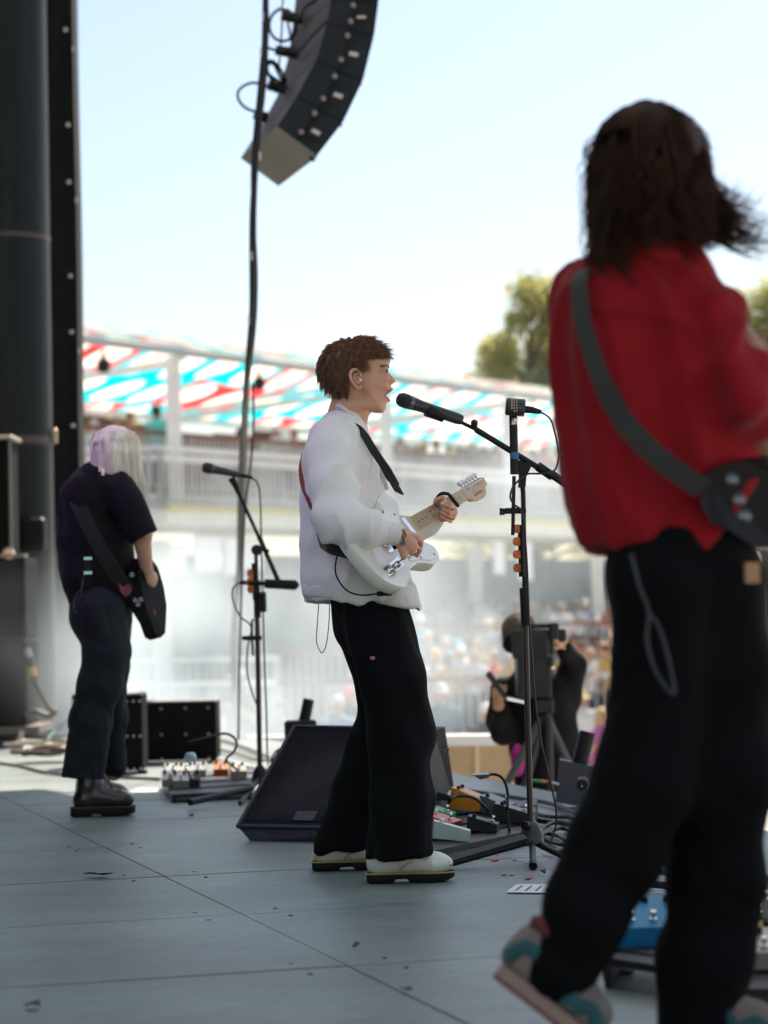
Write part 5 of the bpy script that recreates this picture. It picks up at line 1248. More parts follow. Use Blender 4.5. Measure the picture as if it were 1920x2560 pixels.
# singer's microphone
def axis_mic(name, label, p0, p1, prof, mats, cat="microphone"):
    d = p1 - p0; t = thing(name, label, cat, p0)
    for nm, pr, mt in prof:
        m_ = MB(); m_.lathe(p0, d, [(h * d.length, r) for h, r in pr], 18); m_.build(nm, mats[mt], t, smooth=True)
    return t
MM = {"g": M("mic_grille", (.02, .021, .023), .45, .3, bump=(900, .5)), "b": M("mic_body", (.028, .030, .033), .38, spec=.5), "r": M("mic_ring", (.16, .17, .18), .3, .7), "k": BLK}
m0, m1 = P(992, 995, Y1 - .21), P(1154, 1050, Y1 - .13)
mic = axis_mic("microphone", "black wireless vocal microphone right in front of the singer's mouth", m0, m1, [("grille", [(0, .008), (.02, .018), (.07, .0245), (.14, .0255), (.19, .0235)], "g"), ("ring", [(.19, .024), (.24, .024)], "r"), ("handle", [(.24, .0225), (.42, .0195), (.52, .019), (.66, .0195), (.94, .0195), (1.0, .017)], "b")], MM)
m_ = MB(); m_.tube([m0.lerp(m1, .46) + Vector((0, 0, -.006)), m0.lerp(m1, .72) + Vector((0, 0, -.010))], [.023, .020], 12); m_.build("clip", STM, mic, smooth=True)
# stubby broadcast microphone
q0, q1 = P(1264, 1016, Y1 - .05), P(1312, 1020, Y1 - .05)
mic = axis_mic("microphone", "stubby black cylindrical microphone upright on the main stand", q0, q1, [("grille", [(0, .024), (.02, .029), (.10, .030)], "g"), ("housing", [(.10, .0305), (.95, .0305), (1.0, .028)], "b")], MM)
tube_part("neck_stem", [P(1287, 1036, Y1 - .05), P(1285, 1050, Y1 - .04)], .008, mic); tube_part("plug", [P(1310, 1023, Y1 - .05), P(1330, 1025, Y1 - .045), P(1352, 1030, Y1 - .04)], [.013, .012, .008], mic)
for i in range(3):
    for k_ in range(4 if i == 0 else 5):
        m_ = MB(); m_.box(P(1280 + i * 6, 999 + k_ * 7, Y1 - .0815 + .0006 * i), (.004 if i else .007, .001, .006)); m_.build("lettering", M("print_gold", (.42, .36, .24), .5), mic)
cable("microphone_cable", [P(1352, 1030, Y1 - .04), P(1376, 1048, Y1), P(1388, 1085, Y1), P(1396, 1125, Y1), P(1396, 1150, Y1), P(1384, 1178, Y1 - .01), P(1350, 1184, Y1 - .03), P(1316, 1186, Y1 - .045), P(1290, 1208, Y1 - .05), P(1279, 1225, Y1 - .05), P(1276, 1245, Y1 - .05), P(1286, 1262, Y1 - .05), P(1302, 1275, Y1 - .035), P(1310, 1310, Y1 - .035), P(1318, 1420, Y1 - .035), P(1322, 1540, Y1 - .03), P(1330, 1640, Y1 - .035), P(1338, 1750, Y1 - .05), P(1352, 1850, Y1 - .06), P(1370, 1930, Y1 - .07), P(1388, 2010, Y1 - .05), P(1390, 2060, Y1), G(1375, 2110, .02)], .0035, "black cable looping from the stubby microphone down the main stand")
# left stand (guitarist in black)
b0 = G(648, 1985); Y0 = b0.y
sl = thing("microphone_stand", "black microphone stand behind the wedge monitor with boom angled to the left", "microphone stand", (b0.x, Y0, 0))
tube_part("lower_pole", [P(650, 1950, Y0), P(643, 1550, Y0)], .0125, sl, STB); tube_part("upper_pole", [P(643, 1550, Y0), P(640, 1385, Y0)], .0095, sl); tube_part("clutch_grip", [P(644, 1545, Y0), P(641, 1450, Y0)], .017, sl)
tube_part("pick_holder", [P(639, 1500, Y0 - .02), P(636, 1408, Y0 - .02)], .014, sl, n=4); picks(sl, ((628, 1433), (628, 1454), (629, 1473)), Y0 - .025)
tube_part("boom_arm", [P(600, 1240, Y0 - .05), P(648, 1345, Y0 - .02)], .009, sl); tube_part("boom_rear", [P(648, 1342, Y0 - .02), P(672, 1398, Y0), P(697, 1455, Y0)], [.013, .011, .012], sl); tube_part("mic_holder", [P(578, 1195, Y0 - .06), P(588, 1212, Y0 - .06), P(600, 1240, Y0 - .05)], [.018, .015, .011], sl)
m_ = MB(); m_.lathe(P(641, 1375, Y0 - .04), (0, 1, 0), [(0, .026), (.05, .027), (.06, .02)], 16); m_.build("swivel_joint", STM, sl, smooth=True)
m_ = MB(); m_.lathe(P(668, 1377, Y0 - .02), (1, 0, 0), [(-.04, .004), (0, .004), (0, .009), (.01, .009)], 10); m_.build("joint_knob", STM, sl, smooth=True)
m_ = MB(); m_.box(P(630, 1595, Y0 - .015), (.095, .03, .022), bev=.004); m_.build("side_clamp", STM, sl); tube_part("hook_rod", [P(637, 1548, Y0 - .02), P(630, 1552, Y0 - .02), P(630, 1600, Y0 - .02), P(633, 1640, Y0 - .02)], .006, sl)
m_ = MB(); m_.lathe(P(650, 1940, Y0), (0, 0, 1), [(-.04, .03), (-.02, .045), (.03, .03), (.05, .015)], 14); m_.build("tripod_hub", STM, sl, smooth=True)
for ex_, ey_ in ((600, 2008), (700, 2008), (660, 1960)):
    tube_part("leg", [P(650, 1945, Y0), G(ex_, ey_, .012)], .011, sl, n=8)
n0, n1 = P(505, 1167, Y0 - .08), P(602, 1188, Y0 - .06)
MM["w"] = M("mic_grille_wine", (.05, .028, .03), .45, .3, bump=(900, .5))
mic = axis_mic("microphone", "dark vocal microphone on the left boom in front of the guitarist in black", n0, n1, [("grille", [(0, .012), (.03, .022), (.12, .0275), (.24, .0265), (.27, .022)], "w"), ("ring", [(.27, .0265), (.31, .0265)], "r"), ("handle", [(.31, .0215), (.7, .0165), (1.0, .0145)], "b"), ("plug", [(1.0, .011), (1.08, .010), (1.3, .008)], "k")], MM)
cable("microphone_cable", [P(628, 1194, Y0 - .06), P(645, 1210, Y0 - .05), P(651, 1260, Y0 - .04), P(654, 1400, Y0 - .03), P(657, 1500, Y0 - .03), P(661, 1650, Y0 - .03), P(666, 1780, Y0 - .03), P(668, 1880, Y0 - .02), G(672, 1925, .02)], .0042, "black cable dropping straight from the left vocal microphone")
t = thing("microphone", "foam-covered shotgun microphone lying crosswise on the left stand", "microphone", P(700, 1460, Y0 - .02))
m_ = MB(); m_.lathe(P(660, 1459, Y0 - .03), (P(746, 1463, Y0 - .03) - P(660, 1459, Y0 - .03)), [(0, .008), (.004, .022), (.15, .0245), (.155, .022), (.168, .008)], 16); m_.build("foam_windscreen", M("foam_black", (.012, .012, .013), .95, bump=(200, .8)), t, smooth=True)
tube_part("barrel", [P(600, 1456, Y0 - .03), P(664, 1459, Y0 - .03)], .0105, t); m_ = MB(); m_.tube([P(612, 1456.5, Y0 - .03), P(620, 1457, Y0 - .03)], .0115, 12); m_.build("red_band", M("band_red", (.5, .04, .07), .5), t, smooth=True)
tube_part("holder", [P(657, 1480, Y0 - .03), P(659, 1530, Y0 - .03)], .016, t)
cable("microphone_cable", [P(600, 1456, Y0 - .03), P(583, 1470, Y0 - .04), P(582, 1500, Y0 - .05), P(600, 1540, Y0 - .05), P(628, 1568, Y0 - .035), P(619, 1620, Y0 - .04), P(618, 1680, Y0 - .05), P(630, 1730, Y0 - .03), P(646, 1772, Y0 - .02)], .004, "black cable curling from the shotgun microphone down the left stand")

# ------------------------------------------------------------------ wedge monitor
wy0 = G(620, 2105).y
def wp(px, py, Y): return P(px, py, Y)
wl0, wl1 = G(622, 2100), G(1060, 2112)
wd = thing("wedge_monitor", "black wedge floor monitor with perforated grille behind the singer's legs", "loudspeaker", ((wl0.x + wl1.x) / 2, wl0.y, 0))
# profile across: front foot, slanted grille, top, back; given as pixel edge points left and right
Lf = [G(625, 2102), P(596, 2068, wl0.y - .02), P(738, 1818, wl0.y + .36), P(760, 1812, wl0.y + .46), G(770, 2045)]
Rt = [G(1040, 2110), P(1052, 2074, wl1.y - .02), P(1085, 1828, wl1.y + .34), P(1112, 1817, wl1.y + .44), G(1146, 2042)]
m_ = MB(); m_.loft([Lf, Rt]); m_.build("cabinet", M("wedge_paint", (.05, .047, .046), .7, var=(30, .25), bump=(160, .5)), wd)
# grille face: frame and a raised field of ribs
a_, b_, c_, d_ = Lf[1], Lf[2], Rt[2], Rt[1]
nf = (b_ - a_).cross(d_ - a_).normalized(); nf = nf if nf.y < 0 else -nf
GRM = M("grille_dark", (.005, .005, .009), .5, spec=.2)
bk = MB(); bq_ = [a_.lerp(b_, .03).lerp(d_.lerp(c_, .03), u) for u in (.01, .99)] + [a_.lerp(b_, .985).lerp(d_.lerp(c_, .985), u) for u in (.99, .01)]
bk.loft([[p + nf * .0005 for p in bq_], [p + nf * .003 for p in bq_]]); bk.build("grille_backing", M("backing_black", (.005, .005, .008), .8), wd)
ribs = MB()
nr = 62
for i in range(nr):
    u = .025 + .95 * i / (nr - 1); p0 = a_.lerp(d_, u).lerp(b_.lerp(c_, u), .05); p1 = a_.lerp(d_, u).lerp(b_.lerp(c_, u), .97); ribs.tube([p0 + nf * .006, p1 + nf * .006], .0026, 4)
for i in range(44):
    v = .05 + .92 * i / 43; p0 = a_.lerp(b_, v).lerp(d_.lerp(c_, v), .02); p1 = a_.lerp(b_, v).lerp(d_.lerp(c_, v), .98); ribs.tube([p0 + nf * .005, p1 + nf * .005], .0022, 4)
ribs.build("grille_mesh", GRM, wd, kind="stuff")
for p0, p1, r_ in ((a_, b_, .011), (b_, c_, .009), (a_, d_, .008)):
    m_ = MB(); m_.tube([p0 + nf * .002, p1 + nf * .002], r_, 8); m_.build("frame_edge", M("wedge_frame", (.012, .012, .014), .4), wd, smooth=True)
bdg = MB(); cc = a_.lerp(d_, .345).lerp(b_.lerp(c_, .345), .055); ex = (d_ - a_).normalized(); ey_ = (b_ - a_).normalized()
bdg.prism([cc + nf * .009 + ex * x + ey_ * y for x, y in ((-.04, 0), (.05, 0), (.05, .05), (-.04, .05))], nf * .002); bo = bdg.build("badge", M("badge_navy", (.012, .012, .03), .4), wd)
fc = bpy.data.curves.new("maker_lettering", 'FONT'); fc.body = "d&b\naudiotechnik"; fc.size = .016; fc.space_line = .9
_tmp = bpy.data.objects.new("tmp_text", fc); COL.objects.link(_tmp)
bpy.context.view_layer.update(); _me = bpy.data.meshes.new_from_object(_tmp.evaluated_get(bpy.context.evaluated_depsgraph_get())); bpy.data.objects.remove(_tmp); _me.materials.clear()
fo = bpy.data.objects.new("badge_lettering", _me); COL.objects.link(fo); fo.parent = bo
fo.matrix_local = Matrix.Translation(-origin_of(wd)) @ Matrix.Translation(cc + nf * .0115 - ex * .036 + ey_ * .030) @ Matrix((ex, ey_, nf)).transposed().to_4x4(); _me.materials.append(M("badge_blue_print", (.05, .05, .16), .5))
m_ = MB(); m_.box(G(1090, 2045, .30) + Vector((0, 0, 0)), (.01, .12, .12)); 
for k_ in range(5):
    an = k_ * 1.256; q = P(1112 + 8 * math.cos(an), 1874 + 9 * math.sin(an), wl1.y + .15); m_ = MB(); m_.lathe(q, (1, -.35, .1), [(0, .005), (.004, .004)], 8); m_.build("screw", BLK, wd)
# ------------------------------------------------------------------ small upright tubes (uplight fixtures)
def uplight(name, label, x0, y0, x1, y1, w_, Y, box=None):
    t = thing(name, label, "stage light", P(x0, y0, Y))
    d = (P(x1, y1, Y) - P(x0, y0, Y)); L_ = d.length
    m_ = MB(); m_.lathe(P(x0, y0, Y), d, [(0, w_), (.01, w_ * 1.03), (L_ - .01, w_ * 1.03), (L_, w_), (L_ - .02, w_ * .85)], 18); m_.build("barrel", STM, t, smooth=True)
    return t
t = uplight("tube_light", "slanted black tube light standing behind the wedge monitor", 758, 1815, 772, 1748, .028, 12.2)
m_ = MB(); m_.box(P(752, 1840, 12.2), (.16, .12, .16), bev=.01); m_.build("base_box", STM, t)
yq = G(1440, 2022).y
t = uplight("tube_light", "black fixture with a dial box and fat slanted tube near the right trouser leg", 1448, 1915, 1470, 1830, .034, yq + .05)
q = [P(x, y, yq) for x, y in ((1400, 1900), (1500, 1920), (1484, 2022), (1388, 2006))]
m_ = MB(); m_.loft([q, [p + Vector((.01, .14, 0)) for p in q]]); m_.build("dial_box", M("box_grey", (.055, .055, .058), .6), t)
m_ = MB(); m_.lathe(P(1456, 1962, yq - .001), (0, -1, 0), [(0, .022), (.010, .021), (.012, .012)], 20); m_.build("dial", STM, t, smooth=True)
for i in range(11):
    an = -.6 + i * .27; m_ = MB(); c = P(1456, 1962, yq - .003); m_.box(c + Vector((.031 * math.cos(an), 0, .031 * math.sin(an))), (.009, .002, .0025), Matrix.Rotation(-an, 3, 'Y')); m_.build("dial_tick", PG, t)
m_ = MB(); m_.lathe(P(1455, 1966, yq - .012), (0, -1, 0), [(0, .005), (.004, .004)], 10); m_.build("indicator", CHROME, t)

# ------------------------------------------------------------------ amplifiers and cases at the left
def case(label, x0, x1, yt, yb, depth, Y=None, name="flight_case", rim=True):
    q0, q1 = G(x0, yb), G(x1, yb); Yc = Y or q0.y; z1 = P((x0 + x1) / 2, yt, Yc).z
    xx0, xx1 = P(x0, yb, Yc).x, P(x1, yb, Yc).x
    t = thing(name, label, "amplifier", ((xx0 + xx1) / 2, Yc, 0)); CA = M("tolex_black", (.009, .008, .008), .8, spec=.08, var=(8, .3), bump=(250, .4))
    m_ = MB(); m_.box(((xx0 + xx1) / 2, Yc + depth / 2, z1 / 2 + .01), (xx1 - xx0, depth, z1 - .02), bev=.008); m_.build("cabinet", CA, t)
    m_ = MB(); m_.box(((xx0 + xx1) / 2, Yc + depth / 2, z1 + .004), (xx1 - xx0 - .01, depth - .01, .008)); m_.build("top_panel", M("case_top", (.20, .19, .18), .35), t)
    for u in (.06, .32, .62, .9):
        for z_ in (.03, z1 * .48, z1 - .035):
            m_ = MB(); m_.lathe((xx0 + (xx1 - xx0) * u, Yc - .001, z_), (0, -1, 0), [(0, .008), (.004, .006), (.005, .002)], 8); m_.build("rivet", M("rivet_steel", (.45, .43, .4), .3, .7), t, smooth=True)
    for u in (.03, .97):
        m_ = MB(); m_.box((xx0 + (xx1 - xx0) * u, Yc + .02, .012), (.05, .05, .022), bev=.004); m_.build("rubber_foot", BLK, t)
    return t
case("small black amplifier on the deck beside the pedalboard of the guitarist in black", 340, 543, 1756, 1912, .34)
case("black amplifier partly hidden behind the small amplifier and the jeans", 300, 357, 1737, 1896, .30, Y=13.3)
case("black amplifier corner behind the jeans at left", 181, 262, 1737, 1880, .3, Y=13.9)
RK = G(30, 1868).y
rk = thing("amplifier_rack", "tall black amplifier rack on red-wheeled casters at the left edge", "rack", (P(0, 1868, RK).x, RK, 0))
CA = MATS["tolex_black"]; x1 = P(66, 1700, RK).x; x0 = x1 - .75
zt = P(30, 1392, RK).z; zb = P(30, 1835, RK).z; zm = P(30, 1598, RK).z
m_ = MB(); m_.box(((x0 + x1) / 2, RK + .3, (zb + .05 + zm) / 2), (x1 - x0, .6, zm - zb - .05 - .01), bev=.012); m_.build("lower_cabinet", CA, rk)
m_ = MB(); m_.box(((x0 + x1) / 2, RK + .3, (zm + zt) / 2), (x1 - x0, .6, zt - zm - .01), bev=.012); m_.build("upper_cabinet", CA, rk)
m_ = MB(); m_.box(((x0 + x1) / 2 + .03, RK + .3, zb + .025), (x1 - x0 + .12, .7, .05)); m_.build("dolly_board", M("dolly_ply", (.16, .13, .11), .7), rk)
m_ = MB(); m_.box((x1 - .15, RK + .02, zt + .008), (.32, .1, .016)); m_.build("top_shelf", M("shelf_tan", (.32, .28, .24), .5), rk)
for px, py in ((46, 1862), (-60, 1862)):
    wq = P(px, py, RK - .02); wr_ = .055
    m_ = MB(); m_.lathe(wq + Vector((0, -.02, 0)), (0, 1, 0), [(0, .045), (.002, wr_), (.03, wr_), (.032, .045)], 24); wo = m_.build("caster", M("caster_red", (.36, .03, .035), .5), rk, smooth=True)
    m_ = MB(); m_.lathe(wq + Vector((0, -.024, 0)), (0, 1, 0), [(0, .02), (.004, .026)], 18); m_.build("hub", M("hub_steel", (.45, .44, .42), .4, .5), wo, smooth=True)
    m_ = MB(); m_.box(wq + Vector((.02, -.026, .05)), (.04, .012, .10), Matrix.Rotation(.25, 3, 'Y'), bev=.004); m_.build("fork", M("fork_steel", (.5, .48, .44), .4, .6), wo)
hdz = P(30, 1090, RK).z
hd_ = thing("speaker_cabinet", "narrow dark cabinet with a pale top edge standing on the amplifier rack", "amplifier", (P(0, 1390, RK).x, RK + .2, zt))
xh = P(18, 1200, RK).x
m_ = MB(); m_.box((xh - .3, RK + .3, (zt + .016 + hdz) / 2), (.6, .4, hdz - zt - .03), bev=.015); m_.build("cabinet", CA, hd_)
m_ = MB(); m_.box((xh - .28, RK + .28, hdz), (.62, .42, .03), bev=.01); m_.build("top_edge", M("shelf_tan2", (.36, .31, .27), .5), hd_)
tube_part("corner_pole", [Vector((xh + .005, RK + .09, zt + .02)), Vector((xh + .005, RK + .09, hdz - .03))], .011, hd_, M("pole_grey", (.16, .15, .145), .4))
pt_ = thing("tape_roll", "pale tape roll with an orange centre lying on the amplifier rack shelf", "tape", P(24, 1385, RK)); 
m_ = MB(); m_.lathe(P(24, 1386, RK + .02), (-.3, -1, .35), [(0, .022), (0, .038), (.03, .038), (.03, .022)], 20); m_.build("roll", M("tape_cream", (.62, .58, .48), .6), pt_, smooth=True)
m_ = MB(); m_.ell(P(18, 1385, RK - .03), (.018, .015, .014)); m_.build("orange_core", M("core_orange", (.75, .12, .03), .5), pt_, smooth=True)
# heavy power plug and coiled cables on the floor at left
pg_ = thing("power_connector", "heavy ringed power connector and tan cable leaning on the rack", "connector", P(85, 1720, RK - .1))
pl_ = [P(68, 1622, RK - .05), P(74, 1645, RK - .05), P(80, 1668, RK - .06), P(84, 1690, RK - .06)]
for a, b, r_, mt in ((0, 1, .022, M("conn_grey", (.35, .34, .32), .3, .6)), (1, 2, .027, M("conn_dark", (.06, .06, .06), .4)), (2, 3, .026, M("conn_yellow", (.55, .35, .06), .5))):
    m_ = MB(); m_.tube([pl_[a], pl_[b]], r_, 14); m_.build("connector_ring", mt, pg_, smooth=True)
m_ = MB(); m_.tube(bez([pl_[3], P(98, 1725, RK - .08), P(120, 1765, RK - .1), P(138, 1780, RK - .1), P(120, 1790, RK - .1), P(90, 1778, RK - .1), P(66, 1788, RK - .08)], 6), .017, 10); m_.build("lead", M("cable_brown", (.14, .11, .085), .5), pg_, smooth=True)
CT = [M("cable_tan", (.30, .25, .20), .5), M("cable_grey", (.32, .31, .29), .5), M("cable_darktan", (.12, .095, .075), .5), M("cable_teal", (.12, .3, .32), .5)]
desc = ["tan looped cable nearest the red caster", "grey looped cable among the coils by the red caster", "dark tan cable coil at the foot of the rack", "loose pale cable loop against the jeans", "tan cable heap beneath the power connector", "grey cable bundle behind the red caster", "short dark cable loop beside the trouser cuff", "teal thin cable rising towards the jeans"]
for i in range(8):
    cx, cy = 70 + 12 * i + random.uniform(-8, 8), 1862 + random.uniform(-12, 16)
    n_ = 14; base_ = G(cx, cy + 22, .02); pts = []
    for k_ in range(n_):
        a = k_ * 1.05 + i; rr = .10 + .035 * math.sin(k_ * 1.7 + i)
        pts.append(base_ + Vector((rr * 1.3 * math.cos(a), rr * .8 * math.sin(a), .012 + .028 * abs(math.sin(k_ * .8 + i)) + .006 * i)))
    if i == 7: pts = [G(100, 1880, .02), P(130, 1835, RK - .2), P(170, 1800, RK - .2), P(190, 1780, RK - .15)]
    cable("floor_cable", pts, .011 if i != 7 else .006, desc[i], CT[i % 3 if i != 7 else 3], group="cables heaped by the rack", k=4)
cable("floor_cable", [G(-20, 1905, .012), G(50, 1915, .012), G(110, 1930, .012), G(180, 1938, .012), G(300, 1943, .012), G(400, 1948, .012)], .009, "long thin cable crossing the sunlit deck behind the boots", M("cable_olive", (.09, .085, .06), .6))

# ------------------------------------------------------------------ pedalboards
PB = M("board_black", (.012, .012, .013), .5)
def pedal(t, c, size, yaw, mat, knobs=2, sw=1, name="effects_pedal", label=None, tilt=.12):
    rot = rotz(yaw) @ Matrix.Rotation(tilt, 3, 'X'); o = thing(name, label, "effects pedal", c, None)
    m_ = MB(); sx, sy, sz = size; pr = [(-sy / 2, 0), (sy / 2, 0), (sy / 2, sz), (-sy / 2, sz * .62)]
    m_.loft([[c + rot @ Vector((-sx / 2, y, z)) for y, z in pr], [c + rot @ Vector((sx / 2, y, z)) for y, z in pr]]); m_.build("enclosure", mat, o)
    for k_ in range(knobs):
        p = c + rot @ Vector((sx * (-.3 + .6 * k_ / max(1, knobs - 1)), sy * .3, sz * .92)); m_ = MB(); m_.lathe(p, rot @ Vector((0, -.1, 1)), [(0, .008), (.012, .007), (.013, .004)], 10); m_.build("knob", PG if mat.name in ("pedal_red", "pedal_white") else BLK, o, smooth=True)
    for k_ in range(sw):
        p = c + rot @ Vector((sx * (-.3 + .6 * k_ / max(1, sw - 1)) if sw > 1 else 0, -sy * .28, sz * .72)); m_ = MB(); m_.lathe(p, rot @ Vector((0, -.15, 1)), [(0, .009), (.004, .009), (.006, .005), (.016, .005), (.017, .008), (.022, .007)], 12); m_.build("footswitch", CHROME, o, smooth=True)
    return o
def board(label, corners, z0, z1):
    t = thing("pedalboard", label, "pedalboard", corners[0]); n = 4
    # slatted frame
    a, b, c, d = [Vector((q.x, q.y, 0)) for q in corners]
    H = lambda p, u: Vector((p.x, p.y, z0 + (z1 - z0) * u))
    for i in range(n):
        u0, u1 = i / n + .02, (i + 1) / n - .04
        q = [H(a.lerp(d, u0), u0), H(b.lerp(c, u0), u0), H(b.lerp(c, u1), u1), H(a.lerp(d, u1), u1)]
        m_ = MB(); m_.loft([q, [p + Vector((0, 0, .018)) for p in q]]); m_.build("rail", PB, t)
    for p0, p1 in ((a, d), (b, c)):
        m_ = MB(); m_.prism([Vector((p0.x, p0.y, .002)), Vector((p1.x, p1.y, .002)), H(p1, 1) - Vector((0, 0, .002)), H(p0, 0) - Vector((0, 0, .002))], (b - a).normalized() * .02 * (1 if p0 is a else -1)); m_.build("side_plate", PB, t)
    return t, H, (a, b, c, d)
cn = [G(1085, 2165), G(1330, 2110), G(1345, 2052), G(1075, 2080)]
t, H, q = board("black slatted pedalboard at the singer's feet", cn, .03, .075)
def on(q, H, u, v, dz=.020): p = q[0].lerp(q[1], u).lerp(q[3].lerp(q[2], u), v); return Vector((p.x, p.y, H(p, v).z + dz))
yw = math.atan2((q[1] - q[0]).y, (q[1] - q[0]).x) 
pedal(t, on(q, H, .17, .18), (.085, .13, .06), yw + .5, M("pedal_white", (.50, .66, .66), .35), 2, 0, label="pale mint effects pedal at the front of the singer's pedalboard")
pedal(t, on(q, H, .08, .45), (.12, .12, .055), yw + .1, M("pedal_red", (.50, .05, .03), .4), 3, 1, label="red effects pedal with white knobs beside the black trousers")
pedal(t, on(q, H, .07, .68), (.07, .11, .05), yw, M("pedal_green", (.03, .28, .10), .4), 3, 1, label="green effects pedal half hidden by the trouser leg")
pedal(t, on(q, H, .34, .80, .03), (.12, .12, .08), yw + .25, M("pedal_orange", (.62, .22, .015), .4), 2, 0, label="orange effects pedal at the back of the singer's pedalboard")
pedal(t, on(q, H, .20, .95, .05), (.16, .10, .03), yw + .3, M("pedal_glass", (.06, .09, .10), .15), 0, 0, label="flat dark tuner with glossy top behind the orange pedal")
pedal(t, on(q, H, .62, .66), (.12, .11, .065), yw + .1, M("pedal_slate", (.085, .10, .105), .4), 1, 1, label="slate grey effects pedal in the middle of the singer's board")
pedal(t, on(q, H, .48, .25), (.09, .11, .05), yw + .35, PB, 1, 1, label="small black pedal with a chrome switch near the mint one")
pedal(t, on(q, H, .78, .35), (.10, .14, .065), yw + .3, M("pedal_jet", (.018, .019, .02), .35), 2, 1, label="black treadle pedal beside the stand's tripod hub")
tube_part("flat_bar", [G(1090, 2160, .05), G(1310, 2095, .09)], .014, t, PB, 4)
# gooseneck lamp
gl2 = thing("gooseneck_lamp", "small flat-headed gooseneck lamp over the singer's pedalboard", "lamp", G(1272, 2075))
tube_part("gooseneck", bez([G(1274, 2078, .05), P(1268, 2030, Y1 + .05), P(1270, 1990, Y1 + .05), P(1262, 1955, Y1 + .05), P(1245, 1938, Y1 + .05), P(1222, 1936, Y1 + .05)], 5), .005, gl2)
m_ = MB(); m_.prism([P(x, y, Y1 + .03) for x, y in ((1182, 1938), (1226, 1936), (1222, 1944), (1200, 1949))], (.0, .05, .004)); m_.build("lamp_head", M("lamp_head", (.05, .055, .06), .3), gl2)
# left pedalboard
cn = [G(430, 2008), G(628, 1998), G(640, 1950), G(405, 1972)]
t, H, q = board("black pedalboard crowded with silver pedals beside the boots", cn, .02, .05); yw = 0.1
for k_, (u, v, nm, mt) in enumerate(((.03, .45, "silver effects pedal at the near left corner of the left pedalboard", "s"), (.14, .35, "second silver effects pedal from the boots on the left pedalboard", "s"), (.10, .85, "silver effects pedal in the back row nearest the boots", "s"), (.24, .8, "pale effects pedal in the back row of the left pedalboard", "s"), (.28, .35, "dark effects pedal in the middle of the left pedalboard", "k"), (.38, .8, "grey effects pedal behind the dark one on the left pedalboard", "s"), (.62, .75, "amber effects pedal on the left pedalboard", "o"), (.82, .6, "beige boxy power unit at the right end of the left pedalboard", "b"))):
    pedal(t, on(q, H, u, v), (.075, .10, .06), yw + .1 * math.sin(k_), {"s": M("pedal_silver", (.36, .36, .34), .3, .5), "k": PB, "o": M("pedal_amber", (.35, .10, .02), .4), "b": M("pedal_beige", (.30, .26, .21), .5)}[mt], 2, 1, label=nm)
bb = thing("cup", "small blue-grey cup standing on the left pedalboard", "cup", on(q, H, .30, .9)); m_ = MB(); m_.lathe(on(q, H, .30, 1.02, .04), (0, 0, 1), [(0, .02), (.01, .028), (.05, .030), (.065, .026), (.075, .020)], 16); m_.build("vessel", M("cup_blue", (.22, .33, .42), .3), bb, smooth=True)
cable("pedal_lead", [on(q, H, .82, .6, .05), P(566, 1900, q[1].y + .1), P(584, 1880, q[1].y + .1), P(592, 1858, q[1].y + .1), P(580, 1840, q[1].y + .1), P(555, 1834, q[1].y + .1), P(510, 1846, q[1].y + .05), P(470, 1856, q[1].y + .05)], .006, "black lead arching up from the left pedalboard in front of the amplifier")
m_ = MB(); m_.tube([G(475, 2006, .03), G(628, 1970, .06)], [.016, .014], 8); m_.build("folded_stand_leg", STM, None, smooth=True, label="black stand tube lying along the left pedalboard", cat="stand tube")
# right foreground board
cn = [G(1512, 2470), G(1800, 2520), G(1830, 2420), G(1560, 2395)]
t, H, q = board("black pedalboard with wooden end behind the raised shoe", cn, .05, .06)
m_ = MB(); e0, e3 = G(1508, 2466), G(1556, 2393); m_.prism([Vector((e0.x, e0.y, .012)), Vector((e3.x, e3.y, .012)), Vector((e3.x, e3.y, .085)), Vector((e0.x, e0.y, .085))], (.02, 0, 0)); m_.build("wooden_end", M("wood_red", (.22, .07, .04), .5), t)
pedal(t, on(q, H, .30, .62, .03), (.17, .15, .075), .12, M("pedal_blue", (.015, .20, .40), .4), 3, 3, label="blue three-switch effects pedal left of the dark trouser leg", tilt=.2)
cn = [G(1800, 2560), G(2050, 2560), G(2050, 2380), G(1800, 2380)]
t, H, q = board("crowded pedalboard at the bottom right frame edge", cn, .05, .08)
for k_, (u, v, nm, mt) in enumerate(((.25, .25, "grey effects pedal lowest at the right frame edge", "s"), (.22, .7, "black two-switch pedal at the right frame edge", "k"), (.45, .9, "rear black pedal at the right frame edge", "k"), (.5, .35, "yellow-edged pedal at the right frame edge", "y"))):
    pedal(t, on(q, H, u, v, .03), (.13, .12, .06), 0, {"s": MATS["pedal_silver"], "k": PB, "y": M("pedal_yellow", (.45, .30, .05), .4)}[mt], 3, 3, label=nm)
# ------------------------------------------------------------------ papers, tape, cables on the deck
PAPER = M("paper_white", (.72, .73, .78), .7)
def sheet(label, pts, lines):
    q = [G(*p, .003) for p in pts]; t = thing("set_list", label, "paper", q[0])
    m_ = MB(); m_.loft([q, [p + Vector((0, 0, .0012)) for p in q]]); m_.build("sheet", PAPER, t)
    for i in range(lines):
        u = .12 + .75 * i / max(1, lines - 1)
        for k_ in range(5):
            v0 = .18 + .13 * k_; p = [q[0].lerp(q[1], u).lerp(q[3].lerp(q[2], u), v0), q[0].lerp(q[1], u + .05).lerp(q[3].lerp(q[2], u + .05), v0), q[0].lerp(q[1], u + .05).lerp(q[3].lerp(q[2], u + .05), v0 + .09), q[0].lerp(q[1], u).lerp(q[3].lerp(q[2], u), v0 + .09)]
            m_ = MB(); m_.loft([[x + Vector((0, 0, .0014)) for x in p], [x + Vector((0, 0, .0018)) for x in p]]); m_.build("text_block", M("print_black", (.06, .06, .07), .7), t)
